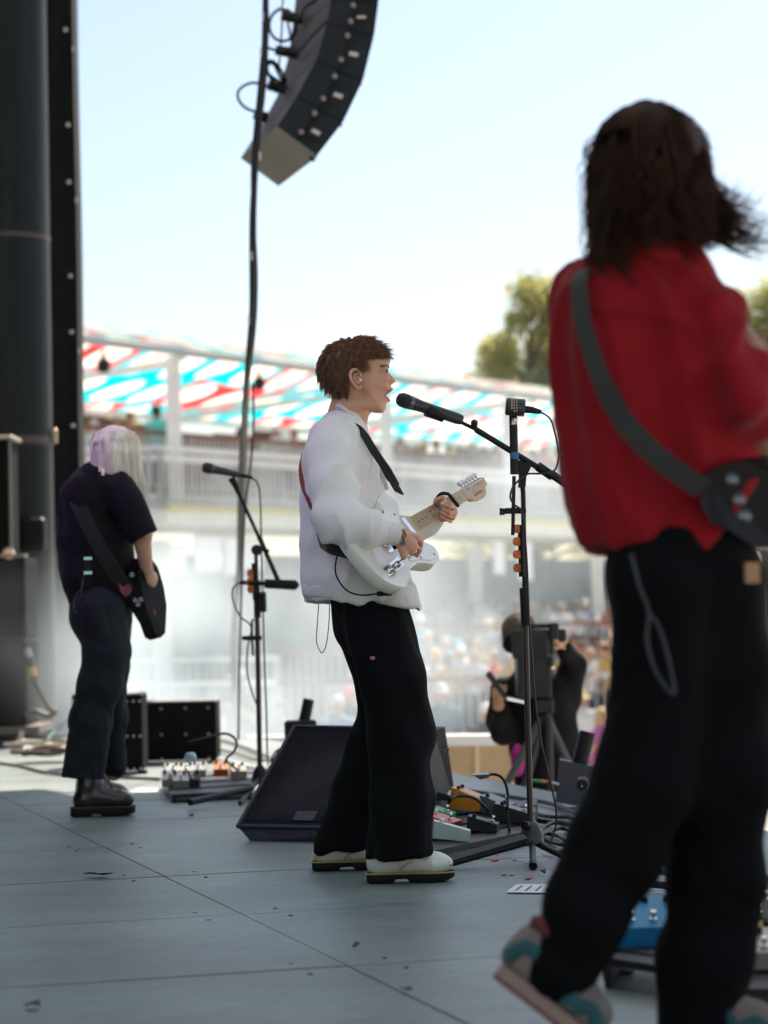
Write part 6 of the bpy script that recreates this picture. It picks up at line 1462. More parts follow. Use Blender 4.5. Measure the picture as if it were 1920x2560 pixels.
sheet("printed white set list taped to the deck by the raised leg", [(1265, 2231), (1400, 2233), (1420, 2212), (1292, 2211)], 5)
sheet("pale sheet of paper under the blue pedal", [(1505, 2425), (1580, 2430), (1600, 2395), (1540, 2398)], 1)
sheet("white sheet behind the pedals at the right frame edge", [(1865, 2370), (1940, 2375), (1950, 2340), (1880, 2338)], 1)
sheet("white paper lying in the light by the left pedalboard", [(325, 1980), (410, 1980), (412, 1972), (345, 1972)], 0)
TO = M("tape_orange", (.55, .26, .04), .6); TR = M("tape_red", (.62, .05, .04), .6)
for lab, pts, mt in (("small orange tape mark on the deck, left of its pair", [(1253, 2186), (1266, 2186), (1264, 2182), (1256, 2182)], TO), ("small orange tape mark on the deck, right of its pair", [(1272, 2187), (1284, 2186), (1286, 2183), (1276, 2183)], TO), ("red arrow-like tape mark near the set list", [(1309, 2195), (1320, 2197), (1335, 2193), (1320, 2192)], TR), ("red tape bit under the pedalboard edge", [(1228, 2152), (1246, 2150), (1246, 2144), (1230, 2146)], TR)):
    q = [G(*p, .003) for p in pts]; m_ = MB(); m_.loft([q, [p + Vector((0, 0, .0008)) for p in q]]); m_.build("tape_mark", mt, None, label=lab, cat="tape")
DEB = M("leaf_litter", (.06, .05, .04), .8)
for lab, px, py, s_ in (("torn black gaffer scrap on the deck seam at left", 242, 2190, .05), ("small dried leaf near the lower left corner", 85, 2516, .025), ("tiny dark scrap below the wedge monitor", 478, 2040, .016), ("dark scrap on the deck in the lower middle", 892, 2366, .012), ("dark scrap beside the right seam at the bottom", 1016, 2476, .016), ("black tape scrap above the set list", 1358, 2184, .012)):
    c = G(px, py, .006); m_ = MB(); n_ = 7; ring = [c + Vector((s_ * random.uniform(.5, 1.2) * math.cos(6.283 * i / n_), s_ * random.uniform(.4, .9) * math.sin(6.283 * i / n_), random.uniform(-.002, .012))) for i in range(n_)]
    m_.loft([ring, [p + Vector((0, 0, .002)) for p in ring]]); m_.build("floor_scrap", DEB if s_ < .04 else BLKFAB, None, label=lab, cat="scrap")
# cables on the right half of the deck
def fc(label, pts, r_=.008, mat=CBL, z=.01): cable("stage_cable", [G(x, y, z + .012 * abs(math.sin(i * 2.1 + x))) for i, (x, y) in enumerate(pts)], r_, label, mat, group="cables on the deck")
fc("black cable along the stage lip, farthest of the run", [(1150, 1974), (1220, 1984), (1300, 1996), (1380, 2010), (1460, 2040), (1560, 2075)], .010)
fc("black cable running from the wedge monitor to the right, second row", [(1148, 2000), (1210, 1998), (1290, 2016), (1360, 2040), (1440, 2048), (1540, 2100)], .009)
fc("thick black cable behind the orange pedal", [(1130, 2030), (1200, 2018), (1270, 2030), (1350, 2052), (1420, 2060), (1500, 2090)], .011)
fc("black cable coiling beside the tripod hub", [(1340, 2090), (1400, 2070), (1435, 2085), (1425, 2110), (1380, 2105), (1350, 2080), (1390, 2055), (1440, 2062)], .009)
fc("grey-black cable looping below the tripod hub", [(1345, 2080), (1390, 2088), (1420, 2105), (1440, 2125), (1460, 2160), (1480, 2200)], .009, M("cable_slate", (.035, .04, .045), .45))
fc("cable crossing from the hub towards the raised leg", [(1355, 2120), (1400, 2130), (1430, 2128), (1470, 2135), (1540, 2150)], .007)
fc("uppermost cable seen between the two trouser legs", [(1560, 2105), (1640, 2118), (1720, 2128), (1800, 2135)], .010)
fc("middle cable seen between the two trouser legs", [(1580, 2170), (1640, 2178), (1700, 2190), (1800, 2200)], .009)
fc("blue-black thick cable seen between the trouser legs", [(1560, 2205), (1630, 2210), (1700, 2216), (1800, 2222)], .013, M("cable_navy", (.012, .022, .03), .4))
fc("upper cable at the right frame edge", [(1880, 2180), (1930, 2200), (1990, 2230)], .010); fc("lower thick cable at the right frame edge", [(1870, 2265), (1920, 2290), (1990, 2320)], .013)
fc("red-brown thin cable by the right frame edge", [(1880, 2362), (1910, 2352), (1950, 2345)], .005, M("cable_rust", (.35, .08, .03), .5))
cable("stage_cable", [G(1115, 2045, .02), P(1122, 2005, 9.2), P(1145, 1990, 9.2), P(1185, 1995, 9.2), P(1215, 2020, 9.2), G(1230, 2045, .02)], .006, "black cable arching beside the right end of the wedge", group="cables on the deck")
for i, (pts, lab) in enumerate((([(540, 1900), (590, 1912), (640, 1922), (700, 1925)], "pale cable on the bright deck right of the small amplifier"), ([(545, 1872), (600, 1885), (650, 1900), (720, 1895)], "grey cable on the bright deck behind the left microphone stand"), ([(548, 1925), (600, 1932), (650, 1938), (720, 1940)], "dark cable between the small amplifier and the wedge"), ([(545, 1850), (580, 1858), (620, 1872), (700, 1905)], "tan cable slanting over the far deck edge"))):
    fc(lab, pts, .010, [CT[1], CT[1], CBL, CT[2]][i])
cable("stage_cable", [G(690, 1935, .02), P(680, 1905, Y0 + .3), P(690, 1880, Y0 + .3), P(715, 1868, Y0 + .3), P(740, 1872, Y0 + .3)], .007, "cable loop standing up at the foot of the left stand", group="cables on the deck")
# signal plugs near the dial box
sp = thing("plug_adapter", "row of coloured plugs beside the dial box", "connector", P(1350, 1955, yq))
for a, b, mt in (((1332, 1952), (1352, 1953), M("plug_green", (.05, .25, .12), .4)), ((1352, 1953), (1366, 1955), M("plug_yellow", (.6, .3, .03), .4)), ((1366, 1955), (1380, 1957), M("plug_maroon", (.2, .05, .08), .4)), ((1380, 1957), (1397, 1962), M("plug_steel", (.5, .5, .5), .3, .7))):
    m_ = MB(); m_.tube([P(*a, yq), P(*b, yq)], .008, 10); m_.build("plug", mt, sp, smooth=True)
# ------------------------------------------------------------------ camera operator in the pit
F = Fig(13.4); J = F.J
op = thing("person", "camera operator in black with headphones crouched behind a broadcast camera", "person", (J(1370, 1900).x, 13.6, J(1370, 1900).z - .9))
F.Y = 13.75; 
bd = SDF(.010)
bd.ell(J(1300, 1590), (.085, .10, .125)); bd.chain([J(1310, 1640), J(1330, 1690)], [.055, .07], .03)
bd.chain([J(1345, 1720), J(1355, 1900), J(1360, 2050)], [.15, .15, .14], .05, .8)
bd.chain([J(1275, 1720), J(1255, 1810, -.05), J(1246, 1760, -.29)], [.06, .05, .032], .02)
def ch(*p): return [J(*q) for q in p]
hand(bd, F, J(1245, 1755, -.3), ch((1236, 1728, -.32), (1244, 1722, -.33), (1252, 1720, -.33), (1258, 1722, -.33)), F.r(15), [ch((1236, 1728, -.32), (1230, 1738, -.36), (1238, 1746, -.38)), ch((1244, 1722, -.33), (1238, 1732, -.37), (1246, 1742, -.39)), ch((1252, 1720, -.33), (1248, 1730, -.37), (1254, 1740, -.39)), ch((1258, 1722, -.33), (1257, 1730, -.37), (1262, 1738, -.38))], [.010, .010, .010, .009], ch((1256, 1740, -.3), (1264, 1722, -.34), (1266, 1710, -.35)), .011)
bd.chain([J(1410, 1720), J(1425, 1650), J(1402, 1600, -.15)], [.06, .05, .035], .02)
hand(bd, F, J(1400, 1612, -.15), ch((1380, 1602, -.2), (1384, 1598, -.2), (1390, 1594, -.2), (1396, 1592, -.2)), F.r(14), [ch((1380, 1602, -.2), (1374, 1610, -.24), (1378, 1616, -.26)), ch((1384, 1598, -.2), (1376, 1602, -.25), (1372, 1610, -.26)), ch((1390, 1594, -.2), (1380, 1590, -.25), (1372, 1594, -.26)), ch((1396, 1592, -.2), (1386, 1586, -.25), (1378, 1588, -.26))], [.010, .010, .010, .009], ch((1402, 1615, -.16), (1392, 1620, -.22), (1384, 1618, -.24)), .011)
bd.chain([J(1340, 2050), J(1335, 2250), J(1330, 2420)], [.09, .07, .05], .03); bd.chain([J(1390, 2050), J(1400, 2250), J(1405, 2420)], [.09, .07, .05], .03)
bd.mesh("body", SKIN, op)
OPB = M("crew_black", (.008, .008, .009), .85, spec=.2, var=(10, .3))
sh = SDF(.010)
sh.chain([J(1330, 1690), J(1345, 1740)], [.09, .20], .06, .75); sh.chain([J(1350, 1750), J(1362, 1860), J(1372, 2050)], [.20, .19, .18], .06, .8)
sh.chain([J(1262, 1730), J(1250, 1800), J(1258, 1830, -.1), J(1252, 1775, -.24)], [.085, .075, .07, .05], .04)
sh.chain([J(1420, 1740), J(1432, 1660), J(1410, 1618, -.12)], [.085, .07, .045], .04)
sh.mesh("jacket", OPB, op, disp=lambda p: .010 * nz(p, 9, 9, 9, 3))
tr_ = SDF(.012); tr_.chain([J(1362, 2000), J(1340, 2060), J(1335, 2250), J(1330, 2420)], [.19, .11, .10, .09], .04); tr_.chain([J(1390, 2060), J(1400, 2250), J(1405, 2420)], [.11, .10, .09], .04); tr_.mesh("trousers", OPB, op)
hr = SDF(.008); hr.ell(J(1296, 1578), (.092, .11, .10)); hr.mesh("cap", M("hair_crew", (.10, .07, .05), .7), op, disp=lambda p: .008 * nz(p, 40, 40, 40))
m_ = MB(); m_.tube(bez([J(1262, 1600, -.02), J(1262, 1562, -.02), J(1285, 1540, -.02), J(1320, 1540, -.02), J(1336, 1565, -.02)], 6), .017, 8); m_.build("headphone_band", M("headset_tan", (.20, .15, .11), .4), op, smooth=True)
m_ = MB(); m_.lathe(J(1282, 1610, -.12), (-.5, -1, 0), [(0, .05), (.03, .052), (.045, .03)], 18); m_.build("ear_cup", OPB, op, smooth=True)
m_ = MB(); m_.lathe(J(1405, 1622, -.13), (.3, 0, 1), [(0, .037), (.018, .037)], 14); m_.build("wristwatch", M("brass_watch", (.5, .35, .15), .3, .7), op, smooth=True)
cmv = thing("broadcast_camera", "black broadcast video camera with pan handle on a tripod beyond the stage edge", "video camera", J(1370, 1650, -.35))
CB = M("camera_black", (.013, .013, .014), .5, var=(20, .3)); YC = F.Y - .42
def cbox(name, x0, y0, x1, y1, d0, d1, mat=CB, par=cmv, bev=.01):
    a, b = P(x0, y1, YC + d0), P(x1, y0, YC + d0); m_ = MB(); m_.box(((a.x + b.x) / 2, YC + (d0 + d1) / 2, (a.z + b.z) / 2), (b.x - a.x, d1 - d0, b.z - a.z), bev=bev); return m_.build(name, mat, par)
cbox("viewfinder_screen", 1282, 1572, 1372, 1648, -.10, -.04); cbox("camera_body", 1296, 1640, 1378, 1745, -.08, .25); cbox("lens_housing", 1330, 1582, 1385, 1640, -.02, .35)
cbox("top_handle", 1300, 1558, 1396, 1572, -.06, .02); cbox("hood", 1374, 1556, 1398, 1600, -.10, .0); cbox("side_monitor", 1396, 1572, 1416, 1606, .0, .04)
m_ = MB(); m_.lathe(P(1378, 1668, YC - .12), (0, 0, 1), [(0, .01), (.06, .01)], 10); m_.build("side_knob", CB, cmv, smooth=True)
for a, b in (((1310, 1755), (1265, 1745)), ((1265, 1745), (1221, 1684))):
    m_ = MB(); m_.tube([P(*a, YC - .12), P(*b, YC - .2)], [.012, .012] if a[0] == 1310 else [.013, .019], 10); m_.build("pan_handle", CB if a[0] != 1310 else CHROME, cmv, smooth=True)
cbox("tripod_head", 1340, 1745, 1385, 1785, -.06, .12)
for x, y, d in ((1250, 1990, -.25), (1300, 2010, -.1), (1455, 1980, .15)):
    zz = P(1362, 1785, YC); e = P(x, y, YC + d); e2 = zz + (e - zz) * 1.55; m_ = MB(); m_.tube([zz, e2], [.026, .018], 10); m_.build("tripod_leg", M("tripod_grey", (.06, .06, .065), .4, .3), cmv, smooth=True)
m_ = MB(); m_.tube([P(1368, 1790, YC - .05), P(1372, 1980, YC - .05)], .03, 10); m_.build("centre_column", CB, cmv, smooth=True)
m_ = MB(); m_.ell(P(1295, 1900, YC - .1), (.04, .03, .09)); m_.build("cable_wrap", M("wrap_magenta", (.42, .02, .22), .6), cmv, smooth=True)
pr_ = MB(); pr_.box((J(1370, 1900).x, 13.75, -1.55), (2.2, 1.4, .7)); pr_.build("camera_riser", CONC, kind="structure")

# ------------------------------------------------------------------ spectators: three poses, each with its parts, then copied
SK = M("skin_mixed", (.40, .22, .14), .55, objcol=True); CLOTH = M("cloth_any", (.5, .5, .5), .85, objcol=True, var=(8, .15)); HR = M("hair_any", (.1, .07, .05), .7, objcol=True, var=(30, .4))
def proto(pose):
    t = bpy.data.objects.new("person", None); COL.objects.link(t); V = Vector
    bd = SDF(.016)
    bd.ell(V((0, 0, 1.62)), (.078, .095, .115)); bd.ell(V((0, -.045, 1.575)), (.058, .055, .07), k=.03); bd.ell(V((0, -.10, 1.60)), (.014, .02, .02), k=.01)
    for s_ in (-1, 1): bd.ell(V((s_ * .082, .0, 1.60)), (.014, .022, .034), k=.008)
    bd.cap(V((0, .01, 1.54)), V((0, .01, 1.44)), .055, .065, .02)
    bd.chain([V((0, 0, 1.36)), V((0, 0, 1.0))], [.13, .12], .04, .8)
    sh = SDF(.016)
    sh.chain([V((0, 0, 1.42)), V((0, 0, 1.34)), V((0, 0, 1.10)), V((0, 0, .93))], [.09, .17, .17, .175], .06, .72)
    for s_ in (-1, 1):
        if pose == 'down': el, wr_ = V((s_ * .27, -.02, 1.10)), V((s_ * .25, -.16, .90))
        elif pose == 'lean': el, wr_ = V((s_ * .34, -.12, 1.13)), V((s_ * .13, -.30, 1.10))
        else: el, wr_ = V((s_ * .30, -.08, 1.14)), V((s_ * .10, -.26, 1.28))
        so = V((s_ * .19, 0, 1.38))
        bd.chain([so, el, wr_], [.05, .045, .034], .02)
        hv = (wr_ - el).normalized(); kc = wr_ + hv * .07
        bd.cap(wr_, kc, .034, .036, .015)
        for f in range(4): bd.chain([kc + V((s_ * .02 * (f - 1.5), 0, 0)), kc + V((s_ * .02 * (f - 1.5), 0, 0)) + hv * .05, kc + V((s_ * .02 * (f - 1.5), -.01, -.03)) + hv * .06], [.011, .010, .009], .004)
        bd.chain([wr_ + V((-s_ * .02, 0, .01)), wr_ + hv * .04 + V((-s_ * .05, 0, .02))], [.013, .011], .006)
        sh.chain([so, so.lerp(el, .72)], [.075, .068], .04)
        bd.chain([V((s_ * .09, 0, .95)), V((s_ * .10, -.01, .50)), V((s_ * .10, .01, .09))], [.085, .06, .042], .03); bd.chain([V((s_ * .10, .02, .05)), V((s_ * .11, -.14, .04))], [.045, .04], .02)
    bo = bd.mesh("body", SK, t); so_ = sh.mesh("shirt", CLOTH, t, disp=lambda p: .010 * nz(p, 8, 8, 6, 2))
    tr_ = SDF(.018); tr_.chain([V((0, 0, .98)), V((0, 0, .90))], [.165, .17], .04, .75)
    for s_ in (-1, 1): tr_.chain([V((s_ * .09, 0, .90)), V((s_ * .10, -.01, .50)), V((s_ * .10, .01, .12))], [.105, .08, .07], .03)
    tr_.mesh("trousers", CLOTH, t)
    return t
def headgear(kind):
    V = Vector; h = SDF(.014)
    if kind == 'hair': h.ell(V((0, .012, 1.645)), (.092, .108, .105)); h.cut(V((0, -.075, 1.64)), V((0, -1, -.55)))
    elif kind == 'long': h.ell(V((0, .015, 1.645)), (.100, .11, .11)); h.chain([V((0, .05, 1.60)), V((0, .06, 1.42))], [.095, .085], .03, .7); h.cut(V((0, -.07, 1.62)), V((0, -1, -.15)))
    elif kind == 'cap': h.ell(V((0, .0, 1.665)), (.094, .112, .09)); h.ell(V((0, -.13, 1.655)), (.075, .085, .014), k=.01); h.cut(V((0, 0, 1.635)), V((0, .1, -1)))
    elif kind == 'hat': h.ell(V((0, .0, 1.70)), (.085, .10, .085)); h.ell(V((0, .0, 1.66)), (.19, .20, .016), k=.015)
    elif kind == 'beanie': h.ell(V((0, .01, 1.67)), (.098, .115, .115)); h.cut(V((0, 0, 1.62)), V((0, .25, -1)))
    return h.mesh({'hair': 'hair', 'long': 'hair', 'cap': 'cap', 'hat': 'sun_hat', 'beanie': 'beanie'}[kind], HR, None)
PRO = {k: proto(k) for k in ('down', 'lean', 'up')}
HG = {k: headgear(k) for k in ('hair', 'long', 'cap', 'hat', 'beanie')}
KID = {k: [c for c in bpy.data.objects if c.parent == PRO[k]] for k in PRO}
def person(px, py_top, Y, pose, shirt, hg, hgc, skin, label, group, zbase, yaw=0.0, trou=(.05, .06, .09)):
    top = P(px, py_top, Y); hgt = 1.755 if hg != 'hat' else 1.79
    k = (top.z - zbase) / hgt; k = min(max(k, .86), 1.16)
    t = PRO[pose].copy(); COL.objects.link(t); t.location = (top.x, Y, top.z - hgt * k); t.scale = (k * .98, k * .98, k); t.rotation_euler = (0, 0, yaw)
    tag(t, label, "person", group)
    for c in KID[pose]:
        o = c.copy(); COL.objects.link(o); o.parent = t
        o.color = (*(skin if o.name.startswith("body") else shirt if o.name.startswith("shirt") else trou), 1)
    o = HG[hg].copy(); COL.objects.link(o); o.parent = t; o.color = (*hgc, 1)
    return t
FA, TN, DK = (.48, .27, .18), (.40, .20, .12), (.16, .08, .05)
BR, BN, GY, BK = (.10, .05, .03), (.5, .36, .18), (.55, .54, .52), (.02, .018, .016)
GP_, GT, GU, GB_, GR = "spectators in the pit", "crowd leaning on the lower tier rail", "crowd on the upper tier", "people on the upper balcony", "people on the balcony platform"
pit = PIT
L = [
 (594, 1669, 31, 'up', (.055, .065, .07), 'cap', (.55, .55, .52), TN, "worker in a dark shirt and pale cap beside the left microphone stand", GP_, pit + .3, -.6),
 (843, 1736, 31, 'lean', (.22, .36, .48), 'hair', GY, TN, "grey-haired man in a light blue shirt above the wedge monitor", GP_, pit, .1),
 (872, 1716, 33, 'down', (.10, .10, .11), 'cap', (.70, .12, .10), TN, "bearded man in a red and white cap behind the grey-haired man", GP_, pit + .2, -.5),
 (1102, 1707, 32, 'down', (.06, .11, .18), 'cap', (.55, .54, .52), TN, "man in a navy shirt and pale cap right of the singer's trousers", GP_, pit, .2),
 (1214, 1757, 30, 'down', (.03, .03, .035), 'cap', (.62, .60, .56), TN, "man in black with an off-white cap left of the camera operator", GP_, pit, .3),
 (1505, 1768, 29, 'up', (.55, .16, .42), 'long', BN, FA, "blonde woman in sunglasses and magenta near the red-shirted man's leg", GP_, pit, .2),
 (1452, 1722, 33, 'down', (.70, .70, .68), 'hat', (.62, .48, .26), TN, "person in white with a straw hat beside the operator's elbow", GP_, pit + .2, 0),
 (1560, 1790, 30, 'down', (.10, .11, .12), 'hair', BR, FA, "dark-clad person half hidden behind the black trouser leg", GP_, pit, 0),
 (700, 1752, 34, 'lean', (.30, .32, .33), 'hair', BR, TN, "brown-haired spectator in grey low behind the tube light", GP_, pit, .1),
 (1088, 1626, 39, 'lean', (.60, .58, .55), 'beanie', (.85, .42, .06), TN, "spectator in an orange beanie leaning on the redwood rail", GT, -1.3, .1),
 (1152, 1612, 38.9, 'lean', (.78, .78, .80), 'cap', (.75, .74, .70), TN, "man in a white t-shirt and white cap leaning on the redwood rail", GT, -1.3, 0),
 (1143, 1597, 40.6, 'down', (.45, .30, .22), 'cap', (.08, .50, .62), TN, "spectator in a turquoise cap behind the white t-shirt man", GT, -1.3, .2),
 (1190, 1602, 40.4, 'down', (.55, .42, .25), 'long', (.42, .22, .08), FA, "ginger-haired spectator in tan behind the redwood rail", GT, -1.3, 0),
 (1236, 1628, 39, 'lean', (.62, .06, .05), 'hair', (.48, .18, .05), TN, "person in a red top next to the camera operator's pan handle", GT, -1.3, .1),
 (1218, 1540, 43.5, 'down', (.52, .58, .42), 'hat', (.70, .58, .38), TN, "spectator in a straw hat and pale green top above the redhead", GT, -.85, 0),
 (1250, 1545, 43, 'up', (.62, .62, .66), 'long', (.30, .17, .08), FA, "brown-haired woman in pale clothes left of the camera's headset", GT, -.85, 0),
 (1048, 1536, 44, 'down', (.05, .42, .50), 'cap', (.70, .72, .70), TN, "person in a teal t-shirt at the singer's cardigan hem", GT, -.85, .6),
 (1452, 1600, 39.5, 'down', (.42, .48, .52), 'hair', BR, TN, "man in a grey-blue t-shirt right of the operator's arm", GT, -1.3, -.2),
 (1502, 1606, 39.5, 'lean', (.30, .42, .40), 'long', (.20, .10, .05), FA, "woman in dusty green leaning on the white topped rail", GT, -1.3, 0),
 (1545, 1612, 40, 'down', (.55, .50, .46), 'hair', BR, TN, "spectator in beige at the edge of the black trousers by the rail", GT, -1.3, 0),
 (1402, 1506, 46.6, 'down', (.72, .71, .70), 'hair', (.40, .28, .20), TN, "balding man in a white shirt above the video camera", GU, -.5, 0),
 (1490, 1538, 46.6, 'lean', (.10, .11, .13), 'cap', (.45, .45, .43), TN, "man in a dark shirt leaning on the upper tier rail at right", GU, -.5, 0),
]
for a in L: person(*a)
ORD = ['first', 'second', 'third', 'fourth', 'fifth', 'sixth', 'seventh', 'eighth', 'ninth', 'tenth', 'eleventh', 'twelfth', 'thirteenth', 'fourteenth']
dim = [(1212, 1494), (1248, 1500), (1290, 1492), (1330, 1504), (1366, 1498), (1440, 1502), (1462, 1496), (1530, 1500), (1180, 1503), (1100, 1500), (930, 1510)]
for i, (x, y) in enumerate(dim):
    person(x, y, 49 + (i * 37 % 5) * .5, ('down', 'lean', 'up')[i % 3], [(.45, .45, .47), (.12, .16, .22), (.35, .15, .12), (.20, .25, .22), (.55, .52, .5)][i % 5], ('hair', 'long', 'cap', 'hair')[i % 4], [BR, BK, (.4, .4, .38), BN][i % 4], (TN, FA, DK)[i % 3], "%s spectator with %s, %s from left, under balcony" % (("grey-shirted", "navy-shirted", "rust-shirted", "moss-shirted", "cream-shirted")[i % 5], ("brown hair", "long black hair", "a grey cap", "fair hair")[i % 4], ORD[sorted(q[0] for q in dim).index(x)]), "spectators in the shade under the balcony", -.5, .3 * math.sin(i * 2))
CN = [("white", (.75, .75, .74)), ("sky blue", (.28, .48, .62)), ("coral", (.70, .26, .18)), ("cream", (.72, .64, .50)), ("mustard", (.66, .42, .10)), ("grey", (.42, .43, .44)), ("navy", (.06, .09, .17)), ("pink", (.70, .38, .40))]
HN = [("brown hair", 'hair', BR), ("a white cap", 'cap', (.74, .73, .70)), ("long fair hair", 'long', BN), ("a straw hat", 'hat', (.66, .52, .30)), ("long dark hair", 'long', BK), ("a tan cap", 'cap', (.55, .40, .25)), ("grey hair", 'hair', GY)]
rows = [("front", 38.8, -1.3, [1052, 1118, 1186, 1268, 1300, 1425, 1478, 1522, 1565], 1624), ("second", 41.2, -1.2, [1066, 1118, 1172, 1262, 1298, 1436, 1482, 1530], 1584)]
for ri, (rn, Yr, zb_, xs_, y_) in enumerate(rows):
    for i, x in enumerate(xs_):
        k_ = (i * 5 + ri * 3); cn_, cc_ = CN[(k_ * 7 + i) % 8]; hn_, hk_, hc_ = HN[(k_ * 4 + i * i) % 7]
        person(x + random.uniform(-4, 4), y_ + random.uniform(-9, 9) - .021 * (x - 1100), Yr + random.uniform(-.3, .3), ('lean', 'down', 'up', 'down')[(i + ri) % 4], cc_, hk_, hc_, (TN, FA, FA, DK)[(i * 3 + ri) % 4], "spectator in %s with %s, %s from left, %s crowd row" % (cn_, hn_, ORD[i], rn), "sunlit crowd on the lower tier", zb_, random.uniform(-.5, .5))
# balcony
def bal(px, py, d, *a):
    s = s_at(px, d); Yb = FB(s, d, 0).y; return person(px, py, Yb, *a)
bal(391, 1012, 1.2, 'down', (.12, .50, .47), 'hair', BK, DK, "man in a turquoise shirt standing on the upper balcony with his back turned", GB_, 3.1, 2.6)
bal(325, 1028, 1.6, 'down', (.42, .20, .12), 'hair', BR, TN, "tan-clothed person beside the turquoise shirt on the balcony", GB_, 3.1, .4)
bal(236, 1048, 1.0, 'lean', (.62, .60, .58), 'cap', (.5, .5, .5), TN, "person in pale clothes on the balcony next to the drape", GB_, 2.9, .2)
bal(292, 1044, 2.4, 'up', (.5, .3, .25), 'long', BR, FA, "person with long brown hair on the balcony above the blonde head", GB_, 3.0, .2)
bal(688, 1062, .8, 'lean', (.66, .66, .66), 'cap', (.7, .68, .65), TN, "person in white leaning on the balcony rail left of the singer", GB_, 3.0, -.2)
bal(735, 1072, 1.0, 'down', (.4, .28, .22), 'hair', BR, TN, "brown-clothed person on the balcony just behind the singer's shoulder", GB_, 3.0, 0)
bal(600, 1068, 2.0, 'down', (.25, .10, .08), 'hair', BK, DK, "dark-haired person on the balcony near the hanging cable", GB_, 3.0, .5)
for i, px in enumerate(range(1000, 1420, 30)):
    bal(px, 1092 + (i * 29 % 17) + (px - 1000) * .045, .5 + (i % 3) * .7, ('lean', 'down', 'up')[i % 3], [(.6, .58, .55), (.2, .25, .32), (.55, .22, .18), (.7, .7, .72), (.3, .3, .28)][i % 5], ('hair', 'cap', 'long', 'hat')[i % 4], [BR, (.6, .6, .58), BN, BK][i % 4], (TN, FA, DK)[i % 3], "balcony spectator in %s with %s, %s from left beyond the singer" % (("white", "slate blue", "dusty red", "pale grey", "olive grey")[i % 5], ("brown hair", "a pale cap", "long blonde hair", "a dark sun hat")[i % 4], ORD[i]), "hazy row of people on the far balcony", 3.0, .3 * math.sin(i))
for t in list(PRO.values()):
    for c in [x for x in bpy.data.objects if x.parent == t]: bpy.data.objects.remove(c)
    bpy.data.objects.remove(t)
for t in HG.values(): bpy.data.objects.remove(t)

# ------------------------------------------------------------------ stage lamps hung upstage, out of the picture (their purple and teal light is seen on hair, knitwear and wedge)
def stage_lamp(label, pos, target, col, watts, size):
    pos = Vector(pos); target = Vector(target); d = (target - pos).normalized()
    t = thing("stage_lamp", label, "stage light", pos)
    m_ = MB(); m_.lathe(pos - d * .35, d, [(0, .09), (.05, .13), (.30, .14), (.34, .15), (.34, .13), (.25, .12)], 20); m_.build("housing", BLK, t, smooth=True)
    m_ = MB(); m_.tube([pos - d * .15 + Vector((-.18, 0, 0)), pos - d * .15 + Vector((-.18, 0, .3)), pos - d * .15 + Vector((.18, 0, .3)), pos - d * .15 + Vector((.18, 0, 0))], .02, 6); m_.build("yoke", BLK, t)
    ld = bpy.data.lights.new("stage_lamp_light", 'SPOT'); ld.energy = watts; ld.color = col; ld.spot_size = size; ld.spot_blend = .6; ld.shadow_soft_size = .12
    lo = bpy.data.objects.new("stage_lamp_light", ld); COL.objects.link(lo); lo.parent = t; lo.location = d * .02; lo.rotation_euler = (-d).to_track_quat('Z', 'Y').to_euler()
stage_lamp("purple stage lamp hung high at the back left of the stage", (-4.2, 9.8, 4.0), (-1.15, 10.6, 1.45), (.55, .14, 1.0), 90, R(20))
stage_lamp("violet stage lamp hung at the back of the stage behind the singer", (-4.0, 7.2, 4.4), (-.22, 7.9, 1.5), (.62, .25, 1.0), 75, R(16))
stage_lamp("teal stage lamp at the side of the stage", (-3.2, 3.2, 4.6), (.0, 8.0, .4), (.05, .75, .62), 45, R(22))
stage_lamp("blue stage lamp low at the back of the stage", (-3.4, 6.2, 2.2), (-.32, 9.3, .28), (.03, .03, 1.0), 60, R(12))

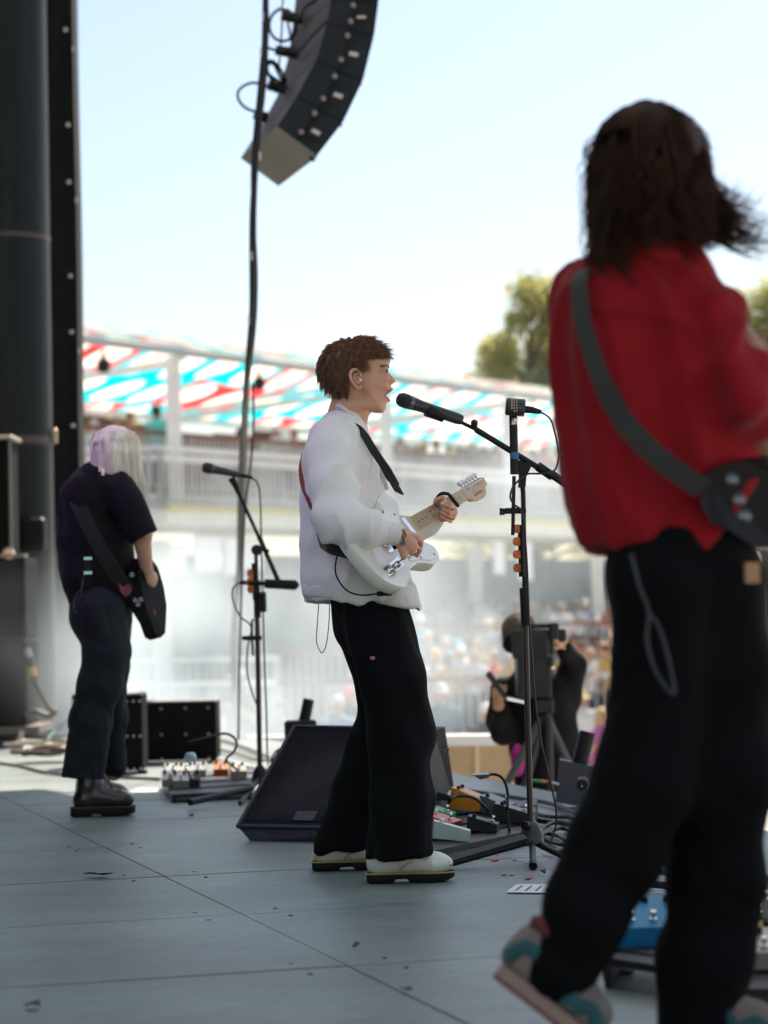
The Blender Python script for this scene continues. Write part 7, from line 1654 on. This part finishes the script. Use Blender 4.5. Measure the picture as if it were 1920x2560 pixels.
# ------------------------------------------------------------------ stage smoke drifting from the left, lit by the sun beyond the roof
def smoke(name, lo, hi, dens, blobs, nscale, label):
    m = bpy.data.materials.new(name + "_air"); m.use_nodes = True; t = m.node_tree; L = t.links.new; t.nodes.clear()
    out = t.nodes.new("ShaderNodeOutputMaterial"); pv = t.nodes.new("ShaderNodeVolumePrincipled"); L(pv.outputs[0], out.inputs["Volume"])
    pv.inputs["Color"].default_value = (.80, .92, 1, 1); pv.inputs["Anisotropy"].default_value = .35
    tc = t.nodes.new("ShaderNodeTexCoord")
    def mth(op, a, b=None, c=None):
        n = t.nodes.new("ShaderNodeMath"); n.operation = op
        for i, q in enumerate((a, b, c)):
            if q is None: continue
            if isinstance(q, (int, float)): n.inputs[i].default_value = q
            else: L(q, n.inputs[i])
        return n.outputs[0]
    tot = None
    for c, r_, k in blobs:
        mp = t.nodes.new("ShaderNodeMapping"); mp.vector_type = 'POINT'
        mp.inputs["Location"].default_value = tuple(-c[i] / r_[i] for i in range(3)); mp.inputs["Scale"].default_value = tuple(1 / r_[i] for i in range(3)); L(tc.outputs["Object"], mp.inputs[0])
        ln = t.nodes.new("ShaderNodeVectorMath"); ln.operation = 'LENGTH'; L(mp.outputs[0], ln.inputs[0])
        f = mth('MULTIPLY', mth('SMOOTHSTEP', 0, 1, 0) if False else mth('MAXIMUM', mth('SUBTRACT', 1.0, ln.outputs["Value"]), 0.0), k)
        tot = f if tot is None else mth('ADD', tot, f)
    nz_ = t.nodes.new("ShaderNodeTexNoise"); nz_.inputs["Scale"].default_value = nscale; nz_.inputs["Detail"].default_value = 3; L(tc.outputs["Object"], nz_.inputs["Vector"])
    w_ = mth('MAXIMUM', mth('MULTIPLY_ADD', nz_.outputs["Fac"], 5.0, -1.9), 0.0)
    L(mth('MULTIPLY', mth('MULTIPLY', tot, w_), dens), pv.inputs["Density"])
    m_ = MB(); c = [(a + b) / 2 for a, b in zip(lo, hi)]; m_.box(c, [b - a for a, b in zip(lo, hi)]); o = m_.build(name, m, kind="stuff"); o["label"] = label
    return o
smoke("smoke", (-5.5, 15.5, -1.8), (6.5, 30.0, 4.5), .15, [((-2.0, 19, .25), (1.9, 3.0, 1.6), 3.6), ((-.6, 21, .7), (2.1, 4, 1.5), 1.7), ((1.1, 24, 1.9), (2.2, 5, 1.6), .5), ((2.6, 25, 1.8), (2.2, 5, 1.2), .14)], .75, "drifting white stage smoke in front of the balcony")
smoke("smoke", (-3.6, 12.6, .02), (-1.2, 15.9, 2.0), .05, [((-2.15, 14.6, .75), (.8, .8, .6), 1.6), ((-1.75, 14.9, .35), (.6, .8, .4), 1.6)], 2.6, "wisps of stage smoke around the foot of the steel column")
